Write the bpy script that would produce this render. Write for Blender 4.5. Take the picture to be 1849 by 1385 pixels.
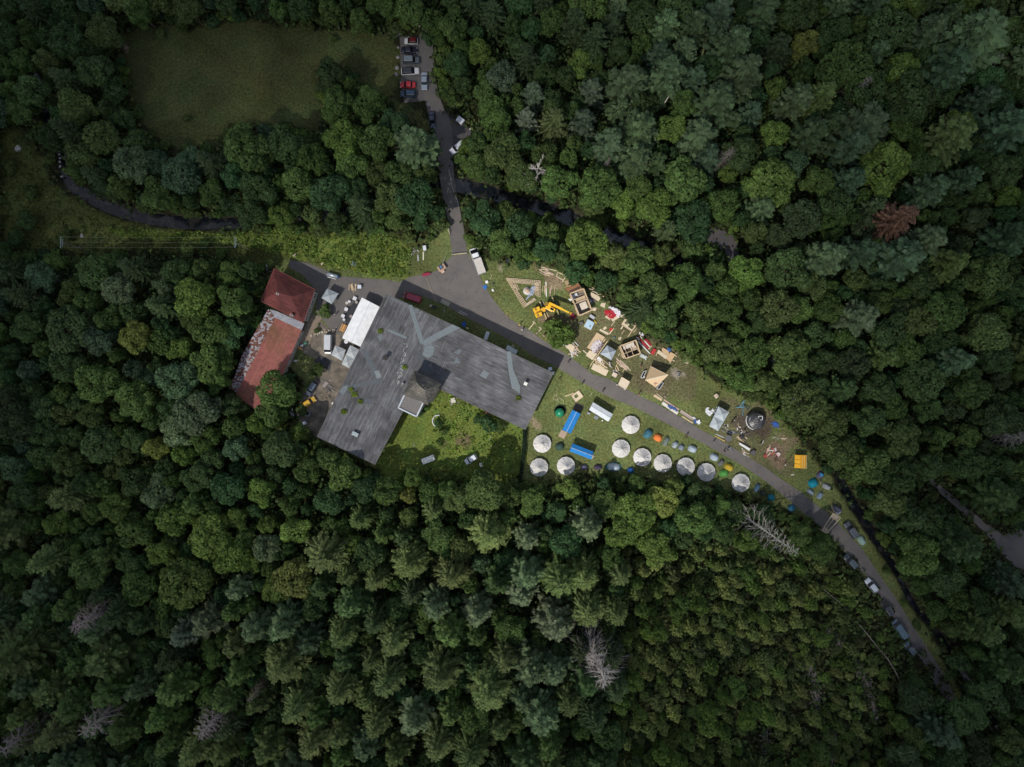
import bpy, math, random
import numpy as np
from mathutils import Vector, Matrix
from mathutils.geometry import tessellate_polygon
R = math.radians
random.seed(7); rng = np.random.default_rng(7)
for o in list(bpy.data.objects): bpy.data.objects.remove(o, do_unlink=True)
scn = bpy.context.scene; col = scn.collection
# ------------------------------------------------------------------ camera, sky, sun, exposure
H = 190.0; S = 0.15                                   # camera height, ground metres per photo pixel
cam = bpy.data.objects.new('camera', bpy.data.cameras.new('camera')); col.objects.link(cam)
cam.location = (0, 0, H); cam.data.sensor_width = 36; cam.data.lens = 36 * H / (1849 * S)
cam.data.clip_start = 1; cam.data.clip_end = 9000; scn.camera = cam
SUN_EL = R(50); SUN_DIR = Vector((-0.58, -0.81, 0)).normalized()      # horizontal direction towards the sun
w = bpy.data.worlds.new('World'); scn.world = w; w.use_nodes = True
nt = w.node_tree; nt.nodes.clear()
sky = nt.nodes.new('ShaderNodeTexSky'); sky.sky_type = 'NISHITA'; sky.sun_disc = False
sky.sun_elevation = SUN_EL; sky.sun_rotation = math.atan2(SUN_DIR.x, SUN_DIR.y)
bg = nt.nodes.new('ShaderNodeBackground'); bg.inputs[1].default_value = 0.15
wo = nt.nodes.new('ShaderNodeOutputWorld'); nt.links.new(sky.outputs[0], bg.inputs[0]); nt.links.new(bg.outputs[0], wo.inputs[0])
sl = bpy.data.lights.new('sun', 'SUN'); sl.energy = 3.1; sl.angle = R(0.5); sl.color = (1, .95, .86)
sun = bpy.data.objects.new('sun', sl); col.objects.link(sun)
sd = Vector((SUN_DIR.x * math.cos(SUN_EL), SUN_DIR.y * math.cos(SUN_EL), math.sin(SUN_EL)))
sun.rotation_euler = sd.to_track_quat('Z', 'Y').to_euler(); sun.location = (0, 0, 600)
scn.view_settings.view_transform = 'Standard'; scn.view_settings.look = 'None'
scn.view_settings.exposure = 0.34; scn.view_settings.gamma = 1.0
scn.render.engine = 'CYCLES'
scn.cycles.max_bounces = 6; scn.cycles.diffuse_bounces = 2; scn.cycles.transparent_max_bounces = 8
# ------------------------------------------------------------------ photo measurements -> world
ZF = dict(A=(400,430,6.157),B=(400,630,6.157),C=(640,430,6.157),D=(640,630,6.157),E=(850,430,6.157),F=(1000,560,7.104),
          G=(930,660,7.104),H=(1130,690,7.104),I=(1250,690,7.104),J=(930,740,7.104),K=(1330,830,7.104),L=(660,30,7.696),
          M=(660,160,7.696),N=(700,300,6.157),O=(1480,930,4.618),Q=(0,400,4.015),P=(0,0,1))
def zp(f, x, y):
    a = ZF[f]; return (a[0] + x / a[2], a[1] + y / a[2])
def smooth(t):
    t = np.clip(t, 0, 1); return t * t * (3 - 2 * t)
def tz(x, y):                                          # lie of the land: flat valley, wooded slopes to the south and north-east
    u = x / S + 924.5; v = 692.5 - y / S
    f1 = np.interp(u, [-400, 600, 1300, 1560, 1720, 1900, 2400], [880, 920, 970, 1130, 1400, 1560, 1800])
    f2 = np.interp(u, [600, 900, 1000, 1400, 1849, 2400], [-300, -100, 60, 270, 560, 900])
    return 9 * smooth((v - f1) / 600) + 9 * smooth((f2 - v) / 600)
def W(u, v, z=0.0):
    k = (H - z) / H; return ((u - 924.5) * S * k, (692.5 - v) * S * k)
def G(u, v, h=0.0):                                    # point h above the ground that shows at (u, v)
    z = 0.0
    for _ in range(4):
        x, y = W(u, v, z + h); z = float(tz(x, y))
    return x, y, z
# ------------------------------------------------------------------ materials (colour comes from each object's own colour)
def node(nt, t, **k):
    n = nt.nodes.new('ShaderNode' + t)
    for a, b in k.items(): setattr(n, a, b)
    return n
def newmat(name):
    m = bpy.data.materials.new(name); m.use_nodes = True; nt = m.node_tree
    return m, nt, nt.nodes['Principled BSDF'], nt.links.new
def mulcol(nt, c, f):                                  # colour * factor
    n = node(nt, 'VectorMath', operation='SCALE'); nt.links.new(c, n.inputs[0]); nt.links.new(f, n.inputs['Scale']); return n.outputs[0]
def rangef(nt, src, a, b, c, d):
    n = node(nt, 'MapRange'); nt.links.new(src, n.inputs[0])
    for i, q in enumerate((a, b, c, d)): n.inputs[i + 1].default_value = q
    return n.outputs[0]
def noise(nt, coord, scale, detail=3, vec=None):
    tc = node(nt, 'TexCoord'); n = node(nt, 'TexNoise'); n.inputs['Scale'].default_value = scale; n.inputs['Detail'].default_value = detail
    if vec:
        mp = node(nt, 'Mapping'); mp.inputs['Scale'].default_value = vec; nt.links.new(tc.outputs[coord], mp.inputs[0]); nt.links.new(mp.outputs[0], n.inputs[0])
    else: nt.links.new(tc.outputs[coord], n.inputs[0])
    return n.outputs[0]
def tinted(name, rough, metal=0, scale=2.5, amt=.18, vec=None, coat=0, bump=0):
    m, nt, b, L = newmat(name); oi = node(nt, 'ObjectInfo'); nz = noise(nt, 'Object', scale, 4, vec)
    f = rangef(nt, nz, .3, .7, 1 - amt, 1 + amt); L(mulcol(nt, oi.outputs['Color'], f), b.inputs['Base Color'])
    b.inputs['Roughness'].default_value = rough; b.inputs['Metallic'].default_value = metal; b.inputs['Coat Weight'].default_value = coat
    if bump:
        bp = node(nt, 'Bump'); bp.inputs['Strength'].default_value = bump; bp.inputs['Distance'].default_value = .1; L(nz, bp.inputs['Height']); L(bp.outputs[0], b.inputs['Normal'])
    return m
MAT = dict(paint=tinted('vehicle paint', .3, 0, 1.2, .06, coat=.5), fabric=tinted('canvas', .8, 0, .9, .1, bump=.5), wood=tinted('sawn timber', .75, 0, 2.5, .16, (1, 6, 6)),
           metal=tinted('metal', .45, .6, 3, .15), plain=tinted('plain', .7, 0, 2, .15), rubber=tinted('rubber', .9, 0, 6, .2), skin=tinted('skin', .6, 0, 3, .05),
           bark=tinted('bark', .95, 0, 5, .35), plaster=tinted('plaster', .9, 0, 1.2, .14, bump=.2))
def glassmat():
    m, nt, b, L = newmat('dark glass'); b.inputs['Base Color'].default_value = (.012, .015, .018, 1); b.inputs['Roughness'].default_value = .12; return m
MAT['glass'] = glassmat()
def leafmat(name, src):
    m, nt, b, L = newmat(name)
    if src == 'obj': oi = node(nt, 'ObjectInfo'); c = oi.outputs['Color']; r = rangef(nt, oi.outputs['Random'], 0, 1, .8, 1.22); c = mulcol(nt, c, r)
    else: at = node(nt, 'Attribute', attribute_name='tint'); c = at.outputs['Color']
    ge = node(nt, 'NewGeometry'); c = mulcol(nt, c, rangef(nt, ge.outputs['Random Per Island'], 0, 1, .55, 1.5))
    nz = noise(nt, 'Object', .35, 2); c = mulcol(nt, c, rangef(nt, nz, .35, .65, .8, 1.2))
    L(c, b.inputs['Base Color']); b.inputs['Roughness'].default_value = .7; b.inputs['Specular IOR Level'].default_value = .25
    vm = node(nt, 'VectorMath', operation='MULTIPLY'); L(c, vm.inputs[0]); vm.inputs[1].default_value = (1.40, 1.45, 1.45); c = vm.outputs[0]; L(c, b.inputs['Base Color']); tr = node(nt, 'BsdfTranslucent'); L(c, tr.inputs[0]); mx = node(nt, 'MixShader'); mx.inputs[0].default_value = .36
    L(b.outputs[0], mx.inputs[1]); L(tr.outputs[0], mx.inputs[2]); L(mx.outputs[0], nt.nodes['Material Output'].inputs[0]); return m
MAT['leaf'] = leafmat('foliage', 'obj'); MAT['leafmass'] = leafmat('foliage mass', 'tint')
# ------------------------------------------------------------------ object helpers
def tag(o, label=None, cat=None, group=None, kind=None):
    for k, v in (('label', label), ('category', cat), ('group', group), ('kind', kind)):
        if v: o[k] = v
    return o
def thing(name, label, cat, loc=(0, 0, 0), rz=0, group=None):
    o = bpy.data.objects.new(name, None); col.objects.link(o); o.location = loc; o.rotation_euler = (0, 0, rz); o.empty_display_size = .5
    return tag(o, label, cat, group)
class MB:
    def __init__(s): s.v = []; s.f = []
    def add(s, vs, fs):
        n = len(s.v); s.v += [tuple(p) for p in vs]; s.f += [tuple(n + i for i in f) for f in fs]; return s
    def box(s, c, d, rz=0, rx=0, ry=0):
        m = Matrix.Rotation(rz, 3, 'Z') @ Matrix.Rotation(ry, 3, 'Y') @ Matrix.Rotation(rx, 3, 'X'); c = Vector(c)
        vs = [c + m @ Vector((sx * d[0] / 2, sy * d[1] / 2, sz * d[2] / 2)) for sz in (-1, 1) for sx, sy in ((-1, -1), (1, -1), (1, 1), (-1, 1))]
        return s.add(vs, [(3, 2, 1, 0), (4, 5, 6, 7), (0, 1, 5, 4), (1, 2, 6, 5), (2, 3, 7, 6), (3, 0, 4, 7)])
    def beam(s, a, b, w, h=None):                      # square bar between two points
        a = Vector(a); b = Vector(b); h = h or w; d = (b - a); L = d.length
        if L < 1e-4: return s
        q = d.to_track_quat('X', 'Z').to_matrix(); c = (a + b) / 2
        vs = [c + q @ Vector((sx * L / 2, sy * w / 2, sz * h / 2)) for sz in (-1, 1) for sx, sy in ((-1, -1), (1, -1), (1, 1), (-1, 1))]
        return s.add(vs, [(3, 2, 1, 0), (4, 5, 6, 7), (0, 1, 5, 4), (1, 2, 6, 5), (2, 3, 7, 6), (3, 0, 4, 7)])
    def tube(s, a, b, r, r2=None, n=8):
        a = Vector(a); b = Vector(b); r2 = r if r2 is None else r2; q = (b - a).to_track_quat('Z', 'Y').to_matrix()
        cs = [(math.cos(2 * math.pi * i / n), math.sin(2 * math.pi * i / n)) for i in range(n)]
        vs = [a + q @ Vector((c * r, t * r, 0)) for c, t in cs] + [b + q @ Vector((c * r2, t * r2, 0)) for c, t in cs]
        return s.add(vs, [(i, (i + 1) % n, n + (i + 1) % n, n + i) for i in range(n)] + [tuple(range(n))[::-1], tuple(range(n, 2 * n))])
    def lathe(s, prof, n=16, c=(0, 0, 0), sx=1, sy=1):
        k = len(prof); vs = [(c[0] + r * sx * math.cos(2 * math.pi * i / n), c[1] + r * sy * math.sin(2 * math.pi * i / n), c[2] + z) for r, z in prof for i in range(n)]
        fs = [(j * n + i, j * n + (i + 1) % n, (j + 1) * n + (i + 1) % n, (j + 1) * n + i) for j in range(k - 1) for i in range(n)]
        return s.add(vs, fs + [tuple(range((k - 1) * n, k * n))])
    def prism(s, pts, z0, z1):
        n = len(pts)
        a = sum(pts[i][0] * pts[(i + 1) % n][1] - pts[(i + 1) % n][0] * pts[i][1] for i in range(n))
        if a < 0: pts = pts[::-1]
        vs = [(p[0], p[1], z0) for p in pts] + [(p[0], p[1], z1) for p in pts]
        tr = tessellate_polygon([[Vector((p[0], p[1], 0)) for p in pts]])
        fs = []
        for t in tr:
            A, B, C = (Vector(pts[i]) for i in t)
            if (B - A).cross(C - A) < 0: t = t[::-1]
            fs.append(tuple(i + n for i in t)); fs.append(tuple(t[::-1]))
        return s.add(vs, fs + [(i, (i + 1) % n, n + (i + 1) % n, n + i) for i in range(n)])
    def build(s, name, mat, parent=None, color=None, smooth=False, bevel=0):
        me = bpy.data.meshes.new(name); me.from_pydata(s.v, [], s.f); me.update()
        return mk(name, me, mat, parent, color, smooth, bevel)
def mk(name, me, mat, parent=None, color=None, smooth=False, bevel=0):
    if smooth: me.polygons.foreach_set('use_smooth', [True] * len(me.polygons))
    o = bpy.data.objects.new(name, me); col.objects.link(o)
    me.materials.append(MAT[mat] if isinstance(mat, str) else mat)
    if color: o.color = (*color, 1)
    if parent: o.parent = parent
    if bevel: b = o.modifiers.new('b', 'BEVEL'); b.width = bevel; b.segments = 2; b.limit_method = 'ANGLE'
    return o
def npmesh(name, v, f):                                # fast mesh from arrays of quads
    me = bpy.data.meshes.new(name); me.vertices.add(len(v)); me.vertices.foreach_set('co', np.asarray(v, np.float32).ravel())
    f = np.asarray(f, np.int32); me.loops.add(f.size); me.loops.foreach_set('vertex_index', f.ravel())
    me.polygons.add(len(f)); me.polygons.foreach_set('loop_start', np.arange(0, f.size, f.shape[1], dtype=np.int32))
    me.update(calc_edges=True); return me
# ------------------------------------------------------------------ clouds: unseen cover made up to dim the edges, with shaped gaps
CLZ = 400.0
def added_shade():
    C0 = Vector((-4, 4, 0)); off = SUN_DIR * (CLZ / math.tan(SUN_EL))
    m, nt, b, L = newmat('cloud'); tc = node(nt, 'TexCoord'); nz = noise(nt, 'Object', .012, 4)
    dif = node(nt, 'BsdfDiffuse'); dif.inputs[0].default_value = (.85, .85, .87, 1); tp = node(nt, 'BsdfTransparent')
    al = None
    for c, r0, r1, ymul in ((C0, GAP_SKY[0], GAP_SKY[1], 1.05), (C0 + off + Vector((2, -8, 0)), GAP_SUN[0], GAP_SUN[1], 1.05)):
        v = node(nt, 'VectorMath', operation='SUBTRACT'); v.inputs[1].default_value = (c.x, c.y, 0); L(tc.outputs['Object'], v.inputs[0])
        v2 = node(nt, 'VectorMath', operation='MULTIPLY'); v2.inputs[1].default_value = (1, ymul, 0); L(v.outputs[0], v2.inputs[0])
        ln = node(nt, 'VectorMath', operation='LENGTH'); L(v2.outputs[0], ln.inputs[0])
        ad = node(nt, 'Math', operation='ADD'); L(ln.outputs['Value'], ad.inputs[0]); L(rangef(nt, nz, .2, .8, -30, 30), ad.inputs[1])
        mr = node(nt, 'MapRange', interpolation_type='SMOOTHSTEP'); L(ad.outputs[0], mr.inputs[0])
        mr.inputs[1].default_value = r0; mr.inputs[2].default_value = r1; mr.inputs[3].default_value = 0; mr.inputs[4].default_value = SHADE_A
        if al is None: al = mr.outputs[0]
        else: mn = node(nt, 'Math', operation='MINIMUM'); L(al, mn.inputs[0]); L(mr.outputs[0], mn.inputs[1]); al = mn.outputs[0]
    mx = node(nt, 'MixShader'); L(al, mx.inputs[0]); L(tp.outputs[0], mx.inputs[1]); L(dif.outputs[0], mx.inputs[2]); L(mx.outputs[0], nt.nodes['Material Output'].inputs[0]); tl = node(nt, 'BsdfTranslucent'); tl.inputs[0].default_value = (.85, .87, .92, 1); m2 = node(nt, 'MixShader'); m2.inputs[0].default_value = .42; L(dif.outputs[0], m2.inputs[1]); L(tl.outputs[0], m2.inputs[2]); L(m2.outputs[0], mx.inputs[2])
    n = 70; ext = 1500; g = np.linspace(-1, 1, n); g = np.sign(g) * np.abs(g) ** 1.4 * ext; X, Y = np.meshgrid(g, g)
    bump = 9 * np.sin(X * .031 + 1.3 * np.sin(Y * .023)) * np.cos(Y * .037 + X * .011) + 5 * np.sin(X * .09 + Y * .05) * np.sin(Y * .083)
    i = np.arange(n * n).reshape(n, n); q = np.stack([i[:-1, :-1], i[:-1, 1:], i[1:, 1:], i[1:, :-1]], -1).reshape(-1, 4)
    lo = np.stack([X, Y, bump - 8], -1).reshape(-1, 3); hi = np.stack([X, Y, 34 - bump * .8 + 6 * np.sin(X * .05)], -1).reshape(-1, 3)
    me = npmesh('cloud', np.vstack([lo, hi]), np.vstack([q[:, ::-1], q + n * n])); o = mk('cloud', me, m, smooth=True); o.location = (0, 0, CLZ)
    tag(o, kind='structure')
GAP_SKY = (90, 270); GAP_SUN = (14, 178); SHADE_A = .90
added_shade()
# ------------------------------------------------------------------ land cover
MEADOW = [(215,60),(290,45),(350,50),(430,35),(600,55),(700,58),(722,90),(716,190),(760,200),(782,235),(770,245),(700,185),(620,120),(580,125),(575,160),(590,215),(570,240),(520,225),(420,228),(400,262),(330,272),(290,258),(250,215),(225,150)]
WEST = [(0,235),(35,225),(65,265),(95,330),(120,350),(170,375),(230,400),(330,415),(420,418),(480,425),(500,405),(560,425),(640,415),(720,425),(760,445),(800,430),(806,400),(812,400),(830,455),(760,496),(720,508),(640,500),(520,470),(480,480),(440,475),(380,458),(200,455),(60,455),(0,430)]
CAMP = [(700,500),(812,400),(830,395),(848,440),(870,462),(905,472),(940,478),(975,478),(1010,482),(1040,505),(1062,522),(1085,540),(1120,562),(1150,588),(1175,618),(1215,628),(1245,648),(1280,680),(1312,702),(1345,716),(1378,727),(1402,748),(1440,792),(1475,832),(1500,862),(1520,892),(1545,932),(1572,972),(1602,1012),(1642,1072),(1668,1122),(1700,1180),(1740,1260),(1728,1265),(1665,1180),(1595,1090),(1555,1035),(1515,985),(1478,945),(1425,925),(1380,905),(1335,892),(1270,872),(1180,870),(1150,860),(1060,858),(1000,868),(940,872),(880,865),(820,855),(760,850),(700,855),(675,845),(600,810),(550,795),(530,770),(550,690),(520,660),(480,740),(425,715),(440,640),(480,560),(470,520),(520,470),(640,490)]
PARK = [(716,62),(765,62),(782,80),(782,140),(795,185),(815,205),(852,238),(842,265),(820,285),(820,330),(832,380),(838,440),(812,440),(805,380),(796,330),(793,270),(785,240),(765,200),(716,190)]
SIDE = [(1668,858),(1682,862),(1712,888),(1760,928),(1788,950),(1812,966),(1849,955),(1960,940),(1960,1030),(1905,1040),(1849,1038),(1812,1003),(1775,958),(1700,893)]
TRACK = [(1262,420),(1290,412),(1318,418),(1332,440),(1334,474),(1318,478),(1300,450),(1270,438)]
RIV = [(60,130,24),(85,210,22),(108,270,16),(112,310,18),(128,335,24),(160,355,28),(220,382,28),(300,398,28),(360,402,28),(415,402,26),(500,395,24),(600,385,24),(700,360,24),(790,332,28),(850,338,34),(900,352,30),(955,368,26),(1010,385,34),(1060,408,32),(1110,426,30),(1170,444,28),(1240,480,22),(1330,560,20),(1400,660,20),(1450,740,22),(1495,790,20),(1512,850,18),(1535,895,22),(1580,968,24),(1620,1030,24),(1650,1090,22),(1692,1140,22),(1748,1225,22),(1818,1340,22),(1890,1460,22)]
def ribbon(cl):                                        # centre line with widths -> two edges
    P = [Vector(p[:2]) for p in cl]; l = []; r = []
    for i, p in enumerate(P):
        t = (P[min(i + 1, len(P) - 1)] - P[max(i - 1, 0)]).normalized(); n = Vector((-t.y, t.x)) * cl[i][2] / 2; l.append(tuple(p + n)); r.append(tuple(p - n))
    return l, r
def dense(cl, k=4):                                    # Catmull-Rom refinement
    out = []; a = np.array(cl, float)
    for i in range(len(a) - 1):
        p0, p1, p2, p3 = a[max(i - 1, 0)], a[i], a[i + 1], a[min(i + 2, len(a) - 1)]
        for j in range(k):
            t = j / k; out.append(tuple(.5 * (2 * p1 + (p2 - p0) * t + (2 * p0 - 5 * p1 + 4 * p2 - p3) * t * t + (3 * p1 - p0 - 3 * p2 + p3) * t ** 3)))
    out.append(tuple(a[-1])); return out
RIV = dense([(a, b, c * (.78 if a < 1400 else .66 if a < 1600 else .45)) for a, b, c in RIV])
def inpoly(poly, u, v):
    u = np.asarray(u, float); v = np.asarray(v, float); c = np.zeros(u.shape, bool); n = len(poly)
    for i in range(n):
        x1, y1 = poly[i]; x2, y2 = poly[(i + 1) % n]
        if y1 == y2: continue
        h = ((y1 > v) != (y2 > v)) & (u < (x2 - x1) * (v - y1) / (y2 - y1) + x1); c ^= h
    return c
def rdist(u, v):                                       # signed distance to the river bank (negative = in the river), pixels
    d = np.full(np.shape(u), 1e9)
    for i in range(len(RIV) - 1):
        a = np.array(RIV[i][:2]); b = np.array(RIV[i + 1][:2]); ab = b - a
        t = np.clip(((u - a[0]) * ab[0] + (v - a[1]) * ab[1]) / (ab @ ab), 0, 1)
        q = np.hypot(u - a[0] - ab[0] * t, v - a[1] - ab[1] * t) - (RIV[i][2] * (1 - t) + RIV[i + 1][2] * t) / 2
        d = np.minimum(d, q)
    return d
DIRT = [[(1090,560),(1180,600),(1260,660),(1250,720),(1160,715),(1060,640),(1010,600),(1020,560)],[(1300,720),(1390,730),(1400,800),(1440,850),(1420,860),(1330,830),(1290,780)],[(1160,650),(1210,650),(1210,730),(1150,700)]]
LUSH = [(500,410),(560,428),(640,418),(715,430),(745,455),(735,500),(700,503),(640,492),(560,470),(490,455),(430,440),(300,435),(200,425),(190,412),(330,420),(420,424)]
COURT = [(728,742),(765,730),(796,704),(948,776),(940,872),(690,870),(680,838)]
def landcover(u, v):
    u = np.asarray(u, float); v = np.asarray(v, float)
    c = np.zeros(u.shape + (3,)); c[:] = (.030, .032, .014)
    wob = 5 * np.sin(u * .11 + 2 * np.sin(v * .07)) + 4 * np.sin(v * .13 + u * .05)
    uu = u + wob; vv = v + wob * .7
    def st(poly, colr, k=1.0): m = inpoly(poly, uu, vv); c[m] = c[m] * (1 - k) + np.array(colr) * k
    st(WEST, (.085, .105, .028)); st(MEADOW, (.058, .078, .026)); st(CAMP, (.126, .152, .050)); st(LUSH, (.135, .180, .036)); st(COURT, (.130, .180, .034))
    mm = inpoly(MEADOW, uu, vv); k = .5 + .5 * np.sin(u * .021 + 2 * np.sin(v * .03)) * np.sin(v * .027 + 1.5 * np.sin(u * .019)); c[mm] = c[mm] * (.8 + .35 * k[mm][:, None]) + np.array([.022, .012, .004]) * (1 - k[mm][:, None])
    mm = inpoly(WEST, uu, vv) & ~inpoly(LUSH, uu, vv); c[mm] = c[mm] * (.8 + .4 * k[mm][:, None])
    for d in DIRT: st(d, (.135, .115, .065), .6)
    for (a, b, r, cc) in ((1225,675,9,(.3,.27,.2)),(975,482,10,(.15,.14,.06)),(905,482,8,(.3,.27,.17)),(1000,511,14,(.25,.2,.12)),(1030,507,12,(.28,.22,.13)),(575,735,26,(.26,.2,.14)),(590,700,20,(.24,.2,.16)),(964,764,10,(.26,.22,.13)),(1405,820,22,(.2,.15,.09)),(1425,800,18,(.2,.16,.09)),(1380,770,22,(.11,.09,.06)),(1350,770,22,(.10,.085,.06)),(920,578,8,(.2,.16,.1)),(985,575,12,(.22,.17,.1)),(1010,575,10,(.17,.14,.1)),(222,88,8,(.3,.2,.18)),(840,795,12,(.17,.14,.07)),(800,800,9,(.15,.13,.06))):
        m = np.hypot(uu - a, vv - b) < r; c[m] = cc
    d = rdist(u, v); m = d < 2.5; c[m] = (.05, .045, .03); m = d < 0; c[m] = (.03, .026, .02)
    return c
def ground():
    us = np.arange(-150, 2001, 6.5); vs = np.arange(-150, 1541, 6.5); X = (us - 924.5) * S; Y = (692.5 - vs) * S
    far = np.array([60, 160, 320, 600, 1100, 2200.]); X = np.concatenate([X[0] - far[::-1], X, X[-1] + far]); Y = np.concatenate([Y[0] + far[::-1], Y, Y[-1] - far])
    gx, gy = np.meshgrid(X, Y); U = gx / S + 924.5; V = 692.5 - gy / S
    d = rdist(U, V); Z = tz(gx, gy) - 1.6 * (1 - smooth((d + 5) / 9)); n = gx.shape
    rough = .12 * np.sin(gx * .9 + np.sin(gy * .7)) * np.sin(gy * .8); flat = inpoly(CAMP, U, V) | inpoly(PARK, U, V) | inpoly(SIDE, U, V) | inpoly(TRACK, U, V)
    Z += np.where(flat, 0, rough - .05); i = np.arange(n[0] * n[1]).reshape(n)
    q = np.stack([i[:-1, :-1], i[1:, :-1], i[1:, 1:], i[:-1, 1:]], -1).reshape(-1, 4)
    me = npmesh('ground', np.stack([gx, gy, Z], -1).reshape(-1, 3), q)
    cc = np.ones((n[0] * n[1], 4)); cc[:, :3] = landcover(U, V).reshape(-1, 3)
    a = me.color_attributes.new('cover', 'FLOAT_COLOR', 'POINT'); a.data.foreach_set('color', cc.ravel())
    m, nt, b, L = newmat('land cover'); at = node(nt, 'Attribute', attribute_name='cover')
    c = mulcol(nt, at.outputs['Color'], rangef(nt, noise(nt, 'Object', .09, 5), .3, .7, .68, 1.3)); c = mulcol(nt, c, rangef(nt, noise(nt, 'Object', 1.6, 6), .3, .7, .6, 1.4))
    hs = node(nt, 'HueSaturation'); L(rangef(nt, noise(nt, 'Object', .3, 4), .3, .7, .47, .52), hs.inputs['Hue']); L(c, hs.inputs['Color']); hs.inputs['Saturation'].default_value = .95
    L(hs.outputs[0], b.inputs['Base Color']); b.inputs['Roughness'].default_value = .95; b.inputs['Specular IOR Level'].default_value = .1
    bp = node(nt, 'Bump'); bp.inputs['Distance'].default_value = .5; bp.inputs['Strength'].default_value = .7; L(noise(nt, 'Object', 2.2, 6), bp.inputs['Height']); L(bp.outputs[0], b.inputs['Normal'])
    tag(mk('ground', me, m, smooth=True), kind='structure')
ground()
def asphalt(name, c1, c2, scale=.25):
    m, nt, b, L = newmat(name); mx = node(nt, 'Mix', data_type='RGBA'); mx.inputs[6].default_value = (*c1, 1); mx.inputs[7].default_value = (*c2, 1)
    L(rangef(nt, noise(nt, 'Object', scale, 6), .35, .65, 0, 1), mx.inputs[0]); c = mulcol(nt, mx.outputs[2], rangef(nt, noise(nt, 'Object', 5, 4), .2, .8, .78, 1.22)); vo = node(nt, 'TexVoronoi', feature='DISTANCE_TO_EDGE'); vo.inputs['Scale'].default_value = .16; tc = node(nt, 'TexCoord'); nz = node(nt, 'TexNoise'); nz.inputs['Scale'].default_value = .8; L(tc.outputs['Object'], nz.inputs[0]); va = node(nt, 'VectorMath', operation='MULTIPLY_ADD'); L(nz.outputs['Color'], va.inputs[0]); va.inputs[1].default_value = (2.5, 2.5, 2.5); L(tc.outputs['Object'], va.inputs[2]); L(va.outputs[0], vo.inputs[0]); c = mulcol(nt, c, rangef(nt, vo.outputs[0], .0, .012, .68, 1)); c = mulcol(nt, c, rangef(nt, noise(nt, 'Object', .7, 2), .62, .72, 1, .84))
    L(c, b.inputs['Base Color']); b.inputs['Roughness'].default_value = .9; return m
ASPH = asphalt('asphalt', (.125, .115, .112), (.155, .14, .13)); GRAV = asphalt('gravel', (.10, .09, .075), (.26, .215, .165), .5); DASPH = asphalt('dark asphalt', (.08, .075, .078), (.10, .09, .09))
def sheet(name, poly, z, mat, thick=.02):
    pts = [W(*p) for p in poly]; mb = MB().prism(pts, z - thick, z); return tag(mb.build(name, mat), kind='structure')
up = [(1014,634),(1046,657),(1070,676),(1096,683),(1121,696),(1148,712),(1183,728),(1228,753),(1278,783),(1310,800),(1341,819.5),(1383,845),(1400,858),(1442,886),(1471,909),(1496,928),(1527,959),(1556,990),(1588,1038),(1619,1082),(1649,1131),(1675,1172),(1697,1207),(1740,1285),(1800,1385),(1880,1520)]
lo = [(1000,659),(1013,668),(1042,685),(1084,709),(1112,722),(1141,733),(1169,747),(1214,770),(1243,787),(1271,801),(1306,821),(1341,841),(1383,869),(1428,906),(1471,943),(1499,968),(1527,999),(1548,1025),(1566,1043),(1601,1095),(1642,1160),(1675,1207),(1715,1290),(1772,1385),(1852,1520)]
yard = [(523,469),(556,475),(587,488),(611,498),(635,501),(700,505),(720,510),(741,500),(763,496),(789,489),(803,475),(817,461),(844,456),(853,470),(864,493),(872,511),(884,531),(893,544),(916,573),(940,587),(956,597),(988,619)]
back = [(960,641),(934,622),(899,602),(850,577),(800,549),(760,534),(700,540),(660,600),(600,600),(570,560),(575,530),(545,495),(522,482)]
sheet('road', yard + up + lo[::-1] + back, .03, ASPH)
sheet('gravel_yard', [(560,560),(600,600),(664,602),(612,715),(596,745),(572,790),(552,788),(534,745),(552,700),(566,690),(585,655),(552,640),(536,625),(548,590)], .022, GRAV)
nl = [(760,0,22),(768,60,22),(772,100,22),(776,150,24),(784,190,28),(797,225,34),(803,260,30),(805,300,27),(811,345,26),(819,385,25),(825,420,27),(830,459,28)]
l, r = ribbon(dense(nl)); sheet('lane', l + r[::-1], .014, ASPH, .35)
sheet('parking_area', [(722,66),(764,66),(772,90),(774,150),(780,180),(730,186),(724,150)], .010, asphalt('parking gravel', (.10, .095, .092), (.135, .125, .118)))
sheet('side_pad', [(808,196),(851,237),(847,256),(836,262),(812,290),(806,280)], .006, DASPH)
sheet('forest_road', SIDE, .012, ASPH); sheet('forest_track', TRACK, .012, DASPH)
def water():
    l, r = ribbon([(a, b, c + 7) for a, b, c in RIV]); L_ = [W(*p) for p in l]; R_ = [W(*p) for p in r]; n = len(L_)
    me = npmesh('river', [(x, y, -.75) for x, y in L_ + R_], [(i, i + 1, n + i + 1, n + i) for i in range(n - 1)])
    m, nt, b, L = newmat('river water'); b.inputs['Roughness'].default_value = .1; mx = node(nt, 'Mix', data_type='RGBA'); mx.inputs[6].default_value = (.008, .010, .014, 1); mx.inputs[7].default_value = (.045, .042, .036, 1); L(rangef(nt, noise(nt, 'Object', .35, 5), .5, .75, 0, 1), mx.inputs[0]); L(mx.outputs[2], b.inputs['Base Color'])
    bp = node(nt, 'Bump'); bp.inputs['Strength'].default_value = .35; bp.inputs['Distance'].default_value = .05; L(noise(nt, 'Object', 1.5, 4), bp.inputs['Height']); L(bp.outputs[0], b.inputs['Normal'])
    tag(mk('river', me, m), kind='structure')
water()
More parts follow.
